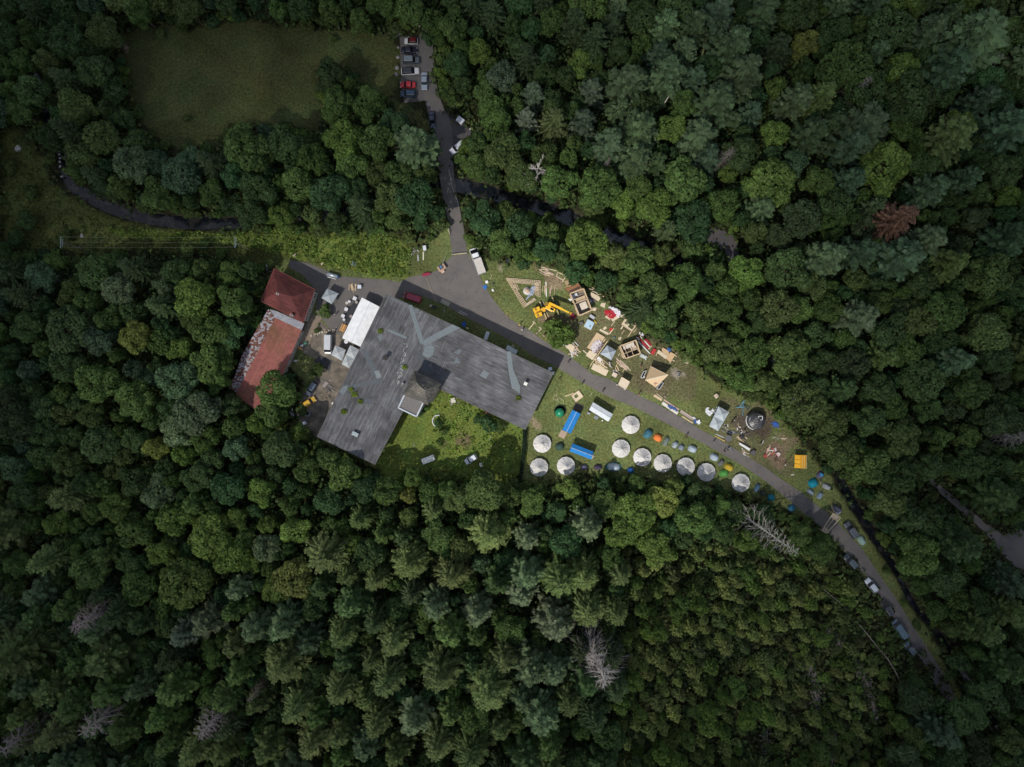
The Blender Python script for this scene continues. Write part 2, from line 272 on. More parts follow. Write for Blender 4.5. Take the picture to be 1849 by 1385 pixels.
# ------------------------------------------------------------------ vegetation
def unit(a): return a / np.maximum(np.linalg.norm(a, axis=-1, keepdims=True), 1e-9)
def leafquads(c, nrm, size, aspect=1.0, direction=None, rg=rng):
    n = len(c); nrm = unit(nrm); ref = rg.normal(size=(n, 3)) if direction is None else direction
    t = unit(ref - (ref * nrm).sum(1, keepdims=True) * nrm); b = np.cross(nrm, t); s = np.asarray(size).reshape(-1, 1) / 2
    k = nrm * s * .35
    v = np.stack([c - t * s * aspect - b * s * .6, c + t * s * aspect * .2 - b * s - k, c + t * s * aspect + b * s * .5, c - t * s * aspect * .3 + b * s + k], 1)
    return v.reshape(-1, 3)
def qf(n): return np.arange(4 * n, dtype=np.int32).reshape(-1, 4)
def broadleaf_pts(seed, Rr=5.0, Ht=15.0, lobes=20, per=120, leaf=.62, flat=1.0, low=.25):
    rg = np.random.default_rng(seed); cz = Ht * .62; hz = Ht * .36; ex = rg.uniform(.8, 1.05), rg.uniform(.9, 1.15)
    L = [(0, 0, cz + hz * .15, Rr * .62)]
    for i in range(lobes):
        a = rg.uniform(0, 2 * math.pi); e = rg.uniform(-.35, 1) ; rr = Rr * rg.uniform(.45, .78) * math.sqrt(max(.1, 1 - max(e, 0) ** 2 * .8)); L.append((rr * math.cos(a), rr * math.sin(a), cz + e * hz * .8 * flat, Rr * rg.uniform(.2, .36)))
    L = np.array(L); L[:, 0] *= ex[0]; L[:, 1] *= ex[1]; L[1:, 3] *= rg.uniform(.8, 1.25, len(L) - 1); C = []; N = []
    for i, (x, y, z, r) in enumerate(L):
        n = int(per * (r / (Rr * .28)) ** 2 * (.6 if i == 0 else 1)); d = unit(rg.normal(size=(n, 3))); d[:, 2] = np.abs(d[:, 2]) * np.where(rg.random(n) < .8, 1, -1); p = np.array([x, y, z]) + d * r * np.array([1, 1, .85]) * rg.uniform(.82, 1.1, (n, 1))
        keep = np.ones(n, bool)
        for j, (x2, y2, z2, r2) in enumerate(L):
            if j != i: keep &= np.linalg.norm(p - np.array([x2, y2, z2]), axis=1) > r2 * .86
        C.append(p[keep]); N.append(d[keep] + rg.normal(size=(keep.sum(), 3)) * .45 + np.array([0, 0, .25]))
    C = np.vstack(C); N = np.vstack(N); sz = rg.uniform(.6, 1.3, len(C)) * leaf
    return leafquads(C, N, sz, 1.15, rg=rg)
def conifer_pts(seed, Rr=5.0, Ht=20.0, whorls=13, nb=9, droop=.35, start=.12, width=.9, step=.5, power=.85, curl=.25, leaf=.6, star=False):
    rg = np.random.default_rng(seed); C = []; N = []; D = []; Z = []; base = rg.uniform(0, 6.28)
    for w_ in range(whorls):
        t = (w_ + rg.uniform(-.2, .2)) / whorls; z0 = Ht * (start + (1 - start) * t); ln = Rr * max(.05, (1 - t)) ** power
        k = max(4, int(nb * (1 - .45 * t))); a0 = rg.uniform(0, 6.28)
        if star: k = nb if t < .6 else nb // 2; a0 = base + (w_ % 2) * .04
        for b in range(k):
            a = a0 + 2 * math.pi * b / k + rg.normal() * (.09 if star else .16); l = ln * rg.uniform(.72, 1.12); m = max(2, int(l / step)); s = (np.arange(m) + .6) / m
            rad = s * l; zz = z0 - droop * l * s + curl * l * s ** 2 + rg.normal(size=m) * .05; side = rg.normal() * .12 * s * l
            ca, sa = math.cos(a), math.sin(a); wdt = width * (1.05 - s * .75) * min(1, l / 2.2) + .12
            for sg in (-1, 1):
                off = side + sg * wdt * .5
                C.append(np.stack([ca * rad - sa * off, sa * rad + ca * off, zz - wdt * .12], 1)); N.append(np.stack([-ca * .25 - sa * sg * .45 + rg.normal(size=m) * .2, -sa * .25 + ca * sg * .45 + rg.normal(size=m) * .2, np.ones(m)], 1))
                D.append(np.stack([ca + -sa * sg * .7 + rg.normal(size=m) * .15, sa + ca * sg * .7 + rg.normal(size=m) * .15, -.25 * np.ones(m)], 1)); Z.append(wdt * .75 + leaf * .35)
            C.append(np.array([[ca * l, sa * l, zz[-1] - .05]])); N.append(np.array([[0, 0, 1.]])); D.append(np.array([[ca, sa, -.2]])); Z.append(np.array([leaf * .7]))
    C = np.vstack(C); N = np.vstack(N); D = np.vstack(D); Z = np.concatenate(Z)
    top = leafquads(np.array([[0, 0, Ht]] * 3), rg.normal(size=(3, 3)) * [1, 1, .2], [leaf * 1.2] * 3, 1, rg=rg)
    return np.vstack([leafquads(C, N, Z * rg.uniform(.8, 1.2, len(Z)), 1.35, D, rg=rg), top])
def crownmesh(name, v): return npmesh(name, v, qf(len(v) // 4))
def trunkmesh(name, Ht, r, limbs, Rr, seed):
    rg = random.Random(seed); mb = MB(); mb.tube((0, 0, -.3), (.1, 0, Ht * .5), r, r * .6, 8); mb.tube((.1, 0, Ht * .5), (0, .1, Ht * .9), r * .6, r * .12, 6)
    for i in range(limbs):
        a = rg.uniform(0, 6.28); z = Ht * rg.uniform(.3, .7); L = Rr * rg.uniform(.5, .8); mb.tube((0, 0, z), (L * math.cos(a), L * math.sin(a), z + L * .5), r * .35, r * .1, 5)
    me = bpy.data.meshes.new(name); me.from_pydata(mb.v, [], mb.f); return me
def deadmesh(name, seed, Ht=18, Rr=4, kind=0):
    rg = random.Random(seed); mb = MB(); px, py = 0, 0
    mb.tube((0, 0, -.3), (.1, .1, Ht * .5), .22, .15, 6); mb.tube((.1, .1, Ht * .5), (0, 0, Ht), .15, .03, 5)
    def br(p, d, L, r, dep):
        q = p + d * L; mb.tube(p, q, r, r * .55, 3)
        if dep:
            for _ in range(4 if dep > 1 else 6):
                f = rg.uniform(.3, 1); nd = (d + Vector((rg.gauss(0, .5), rg.gauss(0, .5), rg.gauss(.05, .35)))).normalized(); br(p + d * L * f, nd, L * rg.uniform(.3, .55), r * .6, dep - 1)
    n = 84 if kind == 0 else 11
    for i in range(n):
        t = (i + .5) / n; z = Ht * (.22 + .76 * t) if kind == 0 else Ht * (.35 + .6 * t); a = i * 2.4 + rg.uniform(-.3, .3)
        L = Rr * (1 - t * .8) * rg.uniform(.6, 1.05); e = -.18 if kind == 0 else .75
        br(Vector((0, 0, z)), Vector((math.cos(a), math.sin(a), e)).normalized(), L, .04 if kind == 0 else .12, 1 if kind == 0 else 2)
    me = bpy.data.meshes.new(name); me.from_pydata(mb.v, [], mb.f); return me
SPEC = {}
def species(key, name, R0, H0, crowns, r, limbs):
    SPEC[key] = dict(name=name, R=R0, H=H0, pts=crowns, crown=[crownmesh('crown', c) for c in crowns], trunk=[trunkmesh('trunk', H0, r, limbs, R0, i) for i in range(2)])
species('B', 'broadleaf_tree', 5, 14, [broadleaf_pts(10 + i, 5, 14, 17 + 2 * i, 250 - 9 * i, .44 + .03 * (i % 3), low=.2) for i in range(8)], .28, 6)
species('S', 'spruce_tree', 5, 20, [conifer_pts(30 + i, 5.6, 20, 11 + i % 3, 14 + i % 4, .45, .12, .62, .34, .62, .25, .36, True) for i in range(6)], .26, 0)
species('P', 'pine_tree', 5, 18, [conifer_pts(40 + i, 5, 18, 11 + i % 3, 7, .05, .3, 1.5, .48, .5, .12, .75) for i in range(5)], .26, 5)
species('Y', 'young_spruce', 1.7, 5, [conifer_pts(50 + i, 1.7, 5, 9, 9, .2, .1, .55, .28, .75, .1, .34) for i in range(5)], .08, 0)
species('U', 'bush', 2, 2.6, [broadleaf_pts(60 + i, 2, 2.6, 10, 55, .42, low=0) for i in range(4)], .06, 3)
DEAD = {0: [deadmesh('bare_branches', 70 + i, 18, 4.2, 0) for i in range(3)], 1: [deadmesh('bare_branches', 80 + i, 13, 4.5, 1) for i in range(2)]}
TINT = dict(mid=(.062,.100,.026), dark=(.044,.074,.024), bright=(.085,.128,.028), olive=(.068,.094,.028), pale=(.095,.125,.062), yellow=(.125,.145,.035), blue=(.052,.086,.044), grey=(.085,.108,.068),
            spruce=(.084,.110,.037), dspruce=(.040,.060,.024), pine=(.072,.105,.048), rust=(.15,.082,.052), deep=(.036,.074,.027), young=(.140,.170,.050))
LOOK = dict(mid='mid-green', dark='dark green', bright='bright green', olive='olive green', pale='pale grey-green', yellow='yellow-green', blue='blue-green', grey='greyish', spruce='olive', dspruce='very dark', pine='soft green', rust='rust-brown dying', deep='deep green', young='light olive')
LAND = [(60,60,'in the top left corner of the wood'),(160,180,'in the wood left of the meadow'),(320,30,'above the meadow along its top edge'),(560,30,'in the top fringe right of the meadow centre'),(650,190,'in the clump between meadow and parked cars'),(450,270,'under the lower edge of the meadow'),(250,300,'between the meadow and the river bend'),(380,350,'on the river bank below the meadow'),(560,330,'in the belt between meadow and the weedy field'),(690,330,'left of the lane near the bridge'),(760,270,'beside the lane opposite the white van'),(760,370,'beside the lane just below the bridge'),
 (880,60,'in the wood right of the car park'),(880,180,'in the wood right of the parked silver car'),(900,320,'on the far river bank right of the bridge'),(1000,200,'among the pale trees above the river'),(1150,160,'in the tall conifers at the upper centre right'),(1300,200,'in the tall conifers round the fallen trunk'),(1100,30,'at the top edge of the wood, centre right'),(1350,40,'at the top edge near the tall conifers'),(1450,90,'near the yellow-green crown at upper right'),(1560,60,'in the top right wood'),(1700,120,'in the top right wood near the big feathery fir'),(1800,60,'in the top right corner of the wood'),(1550,240,'in the right-hand wood above the rust-brown tree'),(1420,300,'in the wood above the forest track'),(1700,300,'in the wood at the right edge, upper part'),
 (1080,350,'on the slope above the river, centre'),(1230,350,'on the slope above the forest track'),(940,420,'between lane and river above the timber camp'),(1070,440,'on the near river bank above the timber camp'),(1200,500,'in the belt behind the timber camp'),(1330,480,'beside the forest track'),(1330,600,'in the belt right of the timber camp'),(1500,480,'in the wood left of the rust-brown tree'),(1620,460,'just below the rust-brown tree'),(1750,450,'at the right edge of the wood, middle'),(1480,620,'in the wood right of the grass tip'),(1450,720,'at the edge above the round timber hut'),(1620,650,'deep in the right-hand wood'),(1780,650,'at the right edge, below the middle'),(1540,800,'across the stream from the yellow shelter'),(1680,780,'in the wood above the forest road'),(1620,920,'between the stream and the forest road'),(1800,860,'on the right beyond the forest road'),(1740,1080,'between stream and forest road junction'),(1820,1200,'in the lower right corner beyond the stream'),
 (30,500,'at the left edge below the power line'),(100,560,'in the wood left of the red house, far left'),(230,560,'in the wood between power line and red house'),(360,600,'in the wood left of the red house'),(430,540,'against the rusty roof of the red house'),(500,700,'at the end of the red annex'),(370,740,'in the grey-green clump below the red annex'),(200,700,'in the left-hand wood, middle'),(60,750,'at the left edge, middle'),(60,950,'at the left edge, lower middle'),(220,900,'in the lower left wood'),(400,930,'in the wood below the grey-green clump'),(600,850,'below the big roof'),(560,1000,'in the wood well below the big roof'),(750,930,'below the courtyard garden'),(880,950,'in the spruces below the courtyard'),(1000,930,'just below the round white tents'),(1150,940,'below the row of round white tents'),(1300,930,'below the lower end of the tent row'),(1400,950,'near the bare grey tree by the gateway'),
 (100,1150,'in the lower left corner wood'),(80,1320,'in the bottom left corner'),(250,1250,'at the bottom edge, left'),(300,1080,'in the lower left wood near the grey dead tree'),(430,1160,'in the lower wood, left of centre'),(400,1320,'at the bottom edge beside the bare trees'),(560,1200,'in the lower spruces left of centre'),(560,1340,'at the bottom edge, left of centre'),(720,1060,'in the spruces below the centre'),(720,1220,'in the lower spruces, centre'),(860,1220,'in the big spruces at lower centre'),(880,1340,'at the bottom edge, centre'),(980,1100,'left of the big grey dead tree'),(1050,1030,'above the big grey dead tree'),(1040,1320,'below the big grey dead tree'),
 (1200,1080,'in the plantation right of the grey dead tree'),(1200,1230,'in the middle of the plantation'),(1200,1350,'at the bottom edge of the plantation'),(1350,1050,'in the upper plantation'),(1350,1200,'in the plantation near the old fence'),(1360,1340,'at the bottom of the felled slope'),(1480,1100,'between old fence and parked cars'),(1500,1250,'on the felled slope'),(1530,1350,'at the bottom edge below the felled slope'),(1650,1300,'at the bottom beside the road')]
LA = np.array([(a, b) for a, b, _ in LAND], float)
def region(u, v): return LAND[int(np.argmin(np.hypot(LA[:, 0] - u, LA[:, 1] - v)))][2]
NOUN = dict(B='broadleaf tree', S='spruce', P='pine', Y='young spruce', U='bush')
CAT = dict(B='tree', S='tree', P='tree', Y='tree', U='bush')
MASS = []; COUNT = {}
def tree(key, u, v, rpx, tint, label=None, hf=None):
    sp = SPEC[key]; hs = .6 if key in 'BU' else .45
    for _ in range(2):
        r = rpx * S * (.90 if key == 'B' else 1.04 if key in 'SP' else .95); s = r / sp['R']; zs = min(max(s, .62), 1.25) if key in 'BSP' else s
        if key == 'B' : zs = (zs * .6 + .4)
        if key in 'SP': zs = zs * .5 + .5
        zs = zs * (hf or 1); hc = sp['H'] * zs * hs
    if key == 'B' and 840 < v < 935 and 940 < u < 1440: zs *= .7; hc *= .7
    x, y, z = G(u, v, hc)
    i = random.randrange(len(sp['crown'])); rz = random.uniform(0, 6.28); jit = random.uniform(.92, 1.08); zs *= jit
    q_ = random.uniform(.85, 1.15); t = tuple(min(1, c * q_ * random.uniform(.95, 1.05)) for c in TINT[tint]); big = s * zs
    MASS.append((key, x, y, z, s, zs, i, rz, t, u, v, rpx, tint, label, big))
# ---- hand-placed crowns: kind, centre, radius, look
T = '''B 600 140 30 dark;B 612 187 30 mid;B 665 195 36 mid;B 450 275 46 mid;B 520 268 38 dark;B 625 258 40 bright;B 683 260 36 mid;B 565 290 32 mid;P 752 272 44 pine;B 640 305 30 mid;B 330 320 40 blue;B 240 298 38 pale;B 285 352 34 mid;B 190 250 36 olive;B 150 200 36 olive;B 180 135 36 dark;B 130 80 36 dark;B 70 170 34 dark;B 100 250 26 dark;B 470 345 36 dark;B 385 350 30 mid;B 545 340 38 mid;B 600 352 38 deep;S 655 378 30 dspruce;B 752 368 42 deep;B 708 362 34 olive;B 512 392 26 bright;B 458 388 30 dark;B 726 318 32 mid;B 430 320 30 deep;B 350 290 26 blue
B 905 145 32 grey;B 865 95 26 bright;B 892 215 34 mid;B 862 300 26 mid;B 910 285 40 olive;B 945 325 30 olive;P 962 180 24 grey;P 950 222 22 grey;S 1000 222 32 spruce;S 1070 85 34 dspruce;P 1100 60 26 dspruce;P 1130 160 42 pine;P 1200 145 40 pine;P 1195 60 30 pine;P 1247 60 32 pine;P 1318 92 42 pine;P 1290 35 34 blue;P 1372 30 34 pine;P 1335 145 38 pine;P 1050 228 26 grey;P 1067 170 26 grey;P 1150 245 42 pine;P 1098 268 34 blue;P 1140 295 36 pine;P 1288 195 48 pine;P 1255 255 40 pine;P 1270 290 32 blue;P 1185 110 28 blue;P 1230 100 28 pine;B 1455 80 27 yellow;P 1430 188 32 pine;P 1550 232 52 pine;P 1530 265 34 blue;P 1742 85 60 pine;P 1700 130 40 blue;P 1700 255 44 spruce;P 1800 240 46 blue;S 1605 402 40 rust;P 1545 460 34 blue;P 1610 468 44 blue;P 1660 440 36 pine;P 1480 470 36 pine;P 1540 575 36 pale;S 1475 180 34 spruce;B 1060 435 42 bright;B 1150 470 34 mid;B 1110 465 28 olive;B 1175 520 36 olive;B 1235 510 36 mid;B 1265 570 34 olive;B 1200 570 30 dark;B 1345 490 34 bright;B 1290 490 24 mid;B 1310 560 30 mid;B 1400 560 38 olive;B 1360 640 34 mid;B 1420 640 44 olive;B 1300 630 36 olive;B 1445 730 46 olive;B 1500 760 34 olive;B 1380 690 26 olive;B 1470 700 30 dark;B 1370 580 26 dark;B 1440 560 30 mid;B 1250 620 22 mid
B 1010 330 38 mid;B 1080 340 44 mid;B 1070 375 24 olive;B 1180 380 38 bright;B 1150 340 30 mid;B 1230 330 44 mid;B 1250 400 42 deep;B 1300 370 34 mid;B 1390 330 50 bright;B 1330 280 36 dark;B 1430 300 30 blue;B 1470 330 34 mid;B 1590 310 54 bright;B 1520 130 50 mid;B 1600 60 46 dark;B 1560 170 40 dark;B 1440 20 40 dark;B 1500 60 36 dark;B 1640 180 44 dark;B 1720 230 32 bright;B 878 398 36 deep;B 935 408 30 deep;B 915 385 22 olive;B 990 425 26 mid;B 905 440 28 mid;B 985 450 26 deep;B 1040 490 24 deep;B 1090 510 24 deep;B 1130 530 20 mid
B 218 522 34 pale;B 250 610 36 yellow;B 205 575 28 mid;B 300 518 22 pale;B 355 535 42 bright;B 390 600 36 mid;B 330 630 28 bright;B 350 580 26 mid;B 380 655 38 mid;B 500 702 38 mid;B 490 742 30 mid;B 428 545 36 mid;B 418 495 26 mid;B 418 602 30 deep;B 395 690 26 mid;B 130 600 48 dark;B 60 590 34 dark;B 80 500 32 blue;B 180 690 42 mid;B 250 720 42 mid;B 360 745 46 pale;B 325 780 36 pale;B 375 790 30 bright;B 290 810 26 yellow;B 335 820 24 bright;B 425 770 24 mid;B 540 780 17 bright;B 40 760 40 dspruce;B 465 765 20 bright
B 215 915 32 bright;B 290 885 36 pale;B 325 935 34 bright;B 385 965 44 bright;B 420 1000 34 bright;B 250 960 34 mid;S 95 1010 34 spruce;B 170 1025 42 mid;B 485 985 30 pale;S 592 1000 46 spruce;B 535 1045 42 yellow;B 500 1065 30 bright;B 340 1045 52 bright;B 260 1060 38 mid;P 440 1055 24 pale;P 385 1115 34 pale;P 345 1135 26 grey;P 470 1125 32 pale;S 520 1190 46 spruce;P 445 1200 28 mid;P 20 950 40 spruce;S 740 1010 42 spruce;S 880 960 44 spruce;P 952 968 26 pale;P 1058 945 32 pale;P 950 1028 34 pine;S 1010 1040 40 spruce;S 1050 1035 40 spruce;P 862 1095 34 pale;P 790 1085 30 pale;B 765 1110 30 mid;P 1000 1115 38 pale;P 940 1065 30 pale;S 798 1205 46 spruce;S 882 1235 48 spruce;S 705 1215 38 spruce;S 715 1150 38 spruce;S 625 1135 36 spruce;S 620 1235 38 spruce;P 960 1195 38 pine;P 1000 1200 36 pine;P 975 1280 42 pine;P 750 1285 34 pale;S 685 1290 32 spruce;S 50 1170 60 spruce;S 540 1270 36 spruce;S 570 1330 36 spruce;P 330 1230 34 mid;P 240 1300 34 mid;P 420 1250 30 mid;P 210 1180 44 olive;P 160 1190 30 mid;S 850 1350 40 spruce;B 868 1015 20 blue
B 1150 925 48 bright;B 1195 905 32 yellow;B 1120 960 32 bright;B 1250 935 36 mid;B 1180 985 36 bright;B 870 885 44 olive;B 825 900 30 olive;B 1025 880 24 bright;B 1000 925 26 deep;B 960 905 30 mid;B 1090 905 30 mid;B 740 892 18 yellow;B 740 935 24 olive;B 700 885 30 mid;B 620 855 30 mid;B 560 850 28 mid;B 600 900 32 deep;B 660 880 28 deep;B 745 862 20 bright;B 810 885 24 mid;B 1260 885 24 dark;B 1300 915 26 mid;B 1325 925 26 dark;B 1440 960 26 mid;B 1480 990 30 mid;B 1150 870 18 mid;B 1215 880 22 bright
B 1620 790 40 olive;B 1560 840 38 mid;B 1610 862 36 dark;B 1560 760 34 dark;B 1660 690 44 dark;B 1600 600 40 dark;B 1700 560 44 mid;B 1780 500 40 olive;B 1650 1000 42 mid;B 1700 1040 40 dark;B 1600 900 34 olive;B 1672 945 32 dark;B 1745 838 34 dark;B 1800 760 40 dspruce;B 1580 700 34 dark'''
placed = []
for ln in T.replace('\n', ';').split(';'):
    k, a, b, r, t = ln.split(); a, b, r = float(a), float(b), float(r); tree(k, a, b, r, t); placed.append((a, b, r))
# ---- the rest of the wood fills the space between them
gu = np.arange(-60, 1910, 4.0); gv = np.arange(-60, 1446, 4.0); GU, GV = np.meshgrid(gu, gv)
CLR = inpoly(MEADOW, GU, GV) | inpoly(WEST, GU, GV) | inpoly(CAMP, GU, GV) | inpoly(PARK, GU, GV) | inpoly(SIDE, GU, GV) | inpoly(TRACK, GU, GV)
rv = rdist(GU, GV); vis = ((GU < 470) | ((GU > 830) & (GU < 1180) & (GV < 470)) | ((GU > 1490) & (GV < 1130))) & (rv < 0); CLR |= vis
for a_, b_, r_ in ((1537,1014,26),(1575,1058,26),(1602,1099,27),(1626,1137,27),(1644,1171,25),(1480,925,14),(805,300,22),(812,345,22),(790,232,18),(852,345,26),(880,352,20),(1010,388,20),(1060,410,18),(985,378,14),(773,840,22),(1675,868,18),(1692,882,18),(1712,897,18),(1732,912,18),(1752,928,20),(1768,942,20),(1800,975,26),(1835,985,40),(740,60,20),(831,217,20),(1662,1192,18),(1680,1218,18),(1698,1245,18),(1716,1272,18),(1461,1048,10),(1484,1062,10),(1508,1082,10),(1526,1098,10),(1547,1125,10),(1562,1142,10),(1580,1165,10),(1600,1188,10),(1614,1212,10),(1625,1235,10),(1632,1258,10),(1632,1280,10),(1465,1215,11),(1470,1245,11),(1470,1275,9),(1550,1205,12),(1560,1225,12),(1571,1258,12),(1574,1290,10),(1500,1140,12),(1513,1160,10),(1370,1330,12),(1366,1370,10),(1490,1340,10),(1380,958,16),(1405,975,16),(1425,990,14),(1560,1020,14),(1590,1070,14),(1520,985,12)): CLR |= np.hypot(GU - a_, GV - b_) < r_
YNG = [(1120,1010),(1170,960),(1240,975),(1330,985),(1440,1000),(1500,1010),(1560,1080),(1600,1150),(1640,1230),(1650,1300),(1600,1400),(1100,1400),(1110,1300),(1130,1200)]
def blocked(u, v, r):
    n = 0
    for a in range(12):
        uu = u + r * math.cos(a * .5236); vv = v + r * math.sin(a * .5236); i = int(round((vv + 60) / 4)); j = int(round((uu + 60) / 4))
        if 0 <= i < CLR.shape[0] and 0 <= j < CLR.shape[1] and CLR[i, j]: n += 1
    i = int(round((v + 60) / 4)); j = int(round((u + 60) / 4)); c = 0 <= i < CLR.shape[0] and 0 <= j < CLR.shape[1] and CLR[i, j]
    return n, c
def zone(u, v):  # outskirt zones favour darker tints, adding edge shade through leaf colour
    R_ = random.random
    if inpoly(YNG, u, v): return None
    if v > 1040 and u < 1120: 
        q = R_(); return ('S', random.uniform(26, 42), random.choice(['spruce', 'dspruce'])) if q < .4 else ('P', random.uniform(24, 36), random.choice(['pine', 'dark', 'mid', 'olive'])) if q < .8 else ('B', random.uniform(22, 34), random.choice(['dark', 'mid']))
    if v > 880 and u < 1400:
        q = R_(); return ('S', random.uniform(24, 38), 'spruce') if q < .2 else ('P', random.uniform(22, 32), random.choice(['dark', 'mid'])) if q < .35 else ('B', random.uniform(20, 36), random.choice(['dark', 'mid', 'deep', 'bright', 'olive']))
    if u > 1380 and v > 380: return ('B', random.triangular(16, 52, 28), random.choice(['dark', 'dark', 'mid', 'olive', 'dspruce'])) if R_() < .75 else ('P', random.uniform(26, 40), random.choice(['dark', 'blue', 'olive']))
    if u > 1000 and v < 420: return ('B', random.triangular(16, 50, 26), random.choice(['dark', 'dark', 'mid', 'bright', 'mid', 'deep'])) if R_() < .6 else ('P', random.uniform(22, 42), random.choice(['pine', 'blue', 'dspruce']))
    if u < 560: return ('B', random.triangular(17, 50, 28), random.choice(['dark', 'dark', 'mid', 'olive', 'blue'])) if R_() < .88 else ('S', random.uniform(24, 36), 'dspruce')
    return ('B', random.uniform(20, 36), random.choice(['dark', 'mid', 'deep', 'mid', 'olive'])) if R_() < .85 else ('S', random.uniform(24, 34), 'dspruce')
P_ = [list(p) for p in placed]; arr = np.array(P_)
def scatter(n, fn, k, lim=2):
    global arr
    for _ in range(n):
        u = random.uniform(-50, 1900); v = random.uniform(-50, 1436); z_ = fn(u, v)
        if not z_: continue
        key, r, t = z_; m, c = blocked(u, v, r * .95)
        if c or m > lim: continue
        d = np.hypot(arr[:, 0] - u, arr[:, 1] - v)
        if (d < (arr[:, 2] + r) * k).any(): continue
        arr = np.vstack([arr, [u, v, r]]); tree(key, u, v, r, t)
scatter(20000, zone, .69)
def zsmall(u, v):
    z_ = zone(u, v)
    if not z_: return None
    return ('B', random.uniform(13, 20), random.choice(['dark', 'mid', 'deep'])) 
scatter(7000, zsmall, .66, 1)
def zyng(u, v):
    if not inpoly(YNG, u, v): return None
    bare = (u > 1330 and v > 1080 and (v - 1080) > (1500 - u) * .6 and random.random() < .5)
    if bare: return ('U', random.uniform(8, 14), random.choice(['olive', 'young', 'bright']))
    return ('Y', random.uniform(10, 19), random.choice(['young', 'young', 'spruce', 'young', 'bright'])) if random.random() < .8 else ('B', random.uniform(14, 20), random.choice(['mid', 'bright', 'bright']))
scatter(16000, zyng, .6)
def zfringe(u, v):                                     # bushes in the fringe between wood and clearings
    m, c = blocked(u, v, 26)
    if c or m < 1 or inpoly(YNG, u, v): return None
    return ('U', random.uniform(9, 17), random.choice(['bright', 'mid', 'mid', 'olive', 'deep']))
scatter(9000, zfringe, .5, 5)
for a, b, r, t in ((1012,602,26,'bright'),(1000,590,18,'bright'),(1022,612,18,'bright'),(586,561,14,'bright'),(572,597,6,'olive'),(880,765,18,'deep'),(865,757,12,'deep'),(905,770,14,'mid'),(792,765,9,'deep'),(800,780,9,'mid'),(300,262,12,'olive'),(335,268,9,'mid'),(410,236,10,'olive'),(520,232,12,'mid'),(232,150,9,'olive'),(250,205,11,'mid'),(335,215,8,'olive'),(290,60,10,'olive'),(600,70,9,'mid'),(756,742,12,'deep'),(768,738,8,'mid'),
                   (795,800,7,'mid'),(560,790,12,'olive'),(545,740,12,'olive'),(575,668,14,'olive'),(20,300,16,'olive'),(60,350,18,'olive'),(50,400,20,'dark'),(30,430,18,'dark'),(120,430,14,'olive'),(370,440,12,'mid'),(340,450,14,'olive'),(400,455,12,'mid'),(330,360,10,'mid'),(1420,985,14,'olive'),(1600,1030,8,'mid'),(1632,1090,9,'mid'),(1655,1130,9,'mid')): tree('U', a, b, r, t)
for a, b, z in ((621,741,9),(687,598,9),(938,720,9),(640,714,9),(650,724,9),(731,664,9),(727,557,0)): pass
# ---- the largest 300 of each kind stand as trees of their own, the rest is one mass
def emit(m):
    key, x, y, z, s, zs, i, rz, t, u, v, rpx, tint, label, big = m; sp = SPEC[key]
    where = region(u, v); size = ('broad ' if rpx > 38 else 'small ' if rpx < 22 else '') if key in 'BSP' else ''
    lab = label or f"{size}{LOOK[tint]} {NOUN[key]} {where}"
    o = thing(sp['name'], lab, CAT[key], (x, y, z), rz, f"{NOUN[key]}s {where}"); o.scale = (s, s, zs)
    for me, nm, mat, c in ((sp['crown'][i], 'crown', 'leaf', t), (sp['trunk'][i % 2], 'trunk', 'bark', (.11, .085, .06))):
        if not me.materials: me.materials.append(MAT[mat])
        c_ = bpy.data.objects.new(nm, me); col.objects.link(c_); c_.parent = o; c_.color = (*c, 1)
rest = []
for key in 'BSPYU':
    ms = sorted([m for m in MASS if m[0] == key], key=lambda m: -m[11] * (1 if (-20 < m[9] < 1870 and -20 < m[10] < 1405) else .01))
    print('KIND', key, len(ms))
    for m in ms[:295]: emit(m)
    rest += ms[295:]
def massmesh(name, items, frac=.6):
    V_ = []; C_ = []
    for key, x, y, z, s, zs, i, rz, t, *_ in items:
        p = SPEC[key]['pts'][i].reshape(-1, 4, 3); p = p[rng.random(len(p)) < frac]; c = p.mean(1, keepdims=True); p = c + (p - c) * 1.25
        p = p * [s, s, zs]; ca, sa = math.cos(rz), math.sin(rz); q = np.stack([p[..., 0] * ca - p[..., 1] * sa + x, p[..., 0] * sa + p[..., 1] * ca + y, p[..., 2] + z], -1)
        V_.append(q.reshape(-1, 3)); C_.append(np.repeat(np.array([[*t, 1]]), q.shape[0] * 4, 0))
    if not V_: return
    V = np.vstack(V_); C = np.vstack(C_); me = npmesh(name, V, qf(len(V) // 4)); a = me.color_attributes.new('tint', 'FLOAT_COLOR', 'POINT'); a.data.foreach_set('color', C.ravel())
    tag(mk(name, me, 'leafmass'), kind='stuff')
massmesh('woodland', rest)
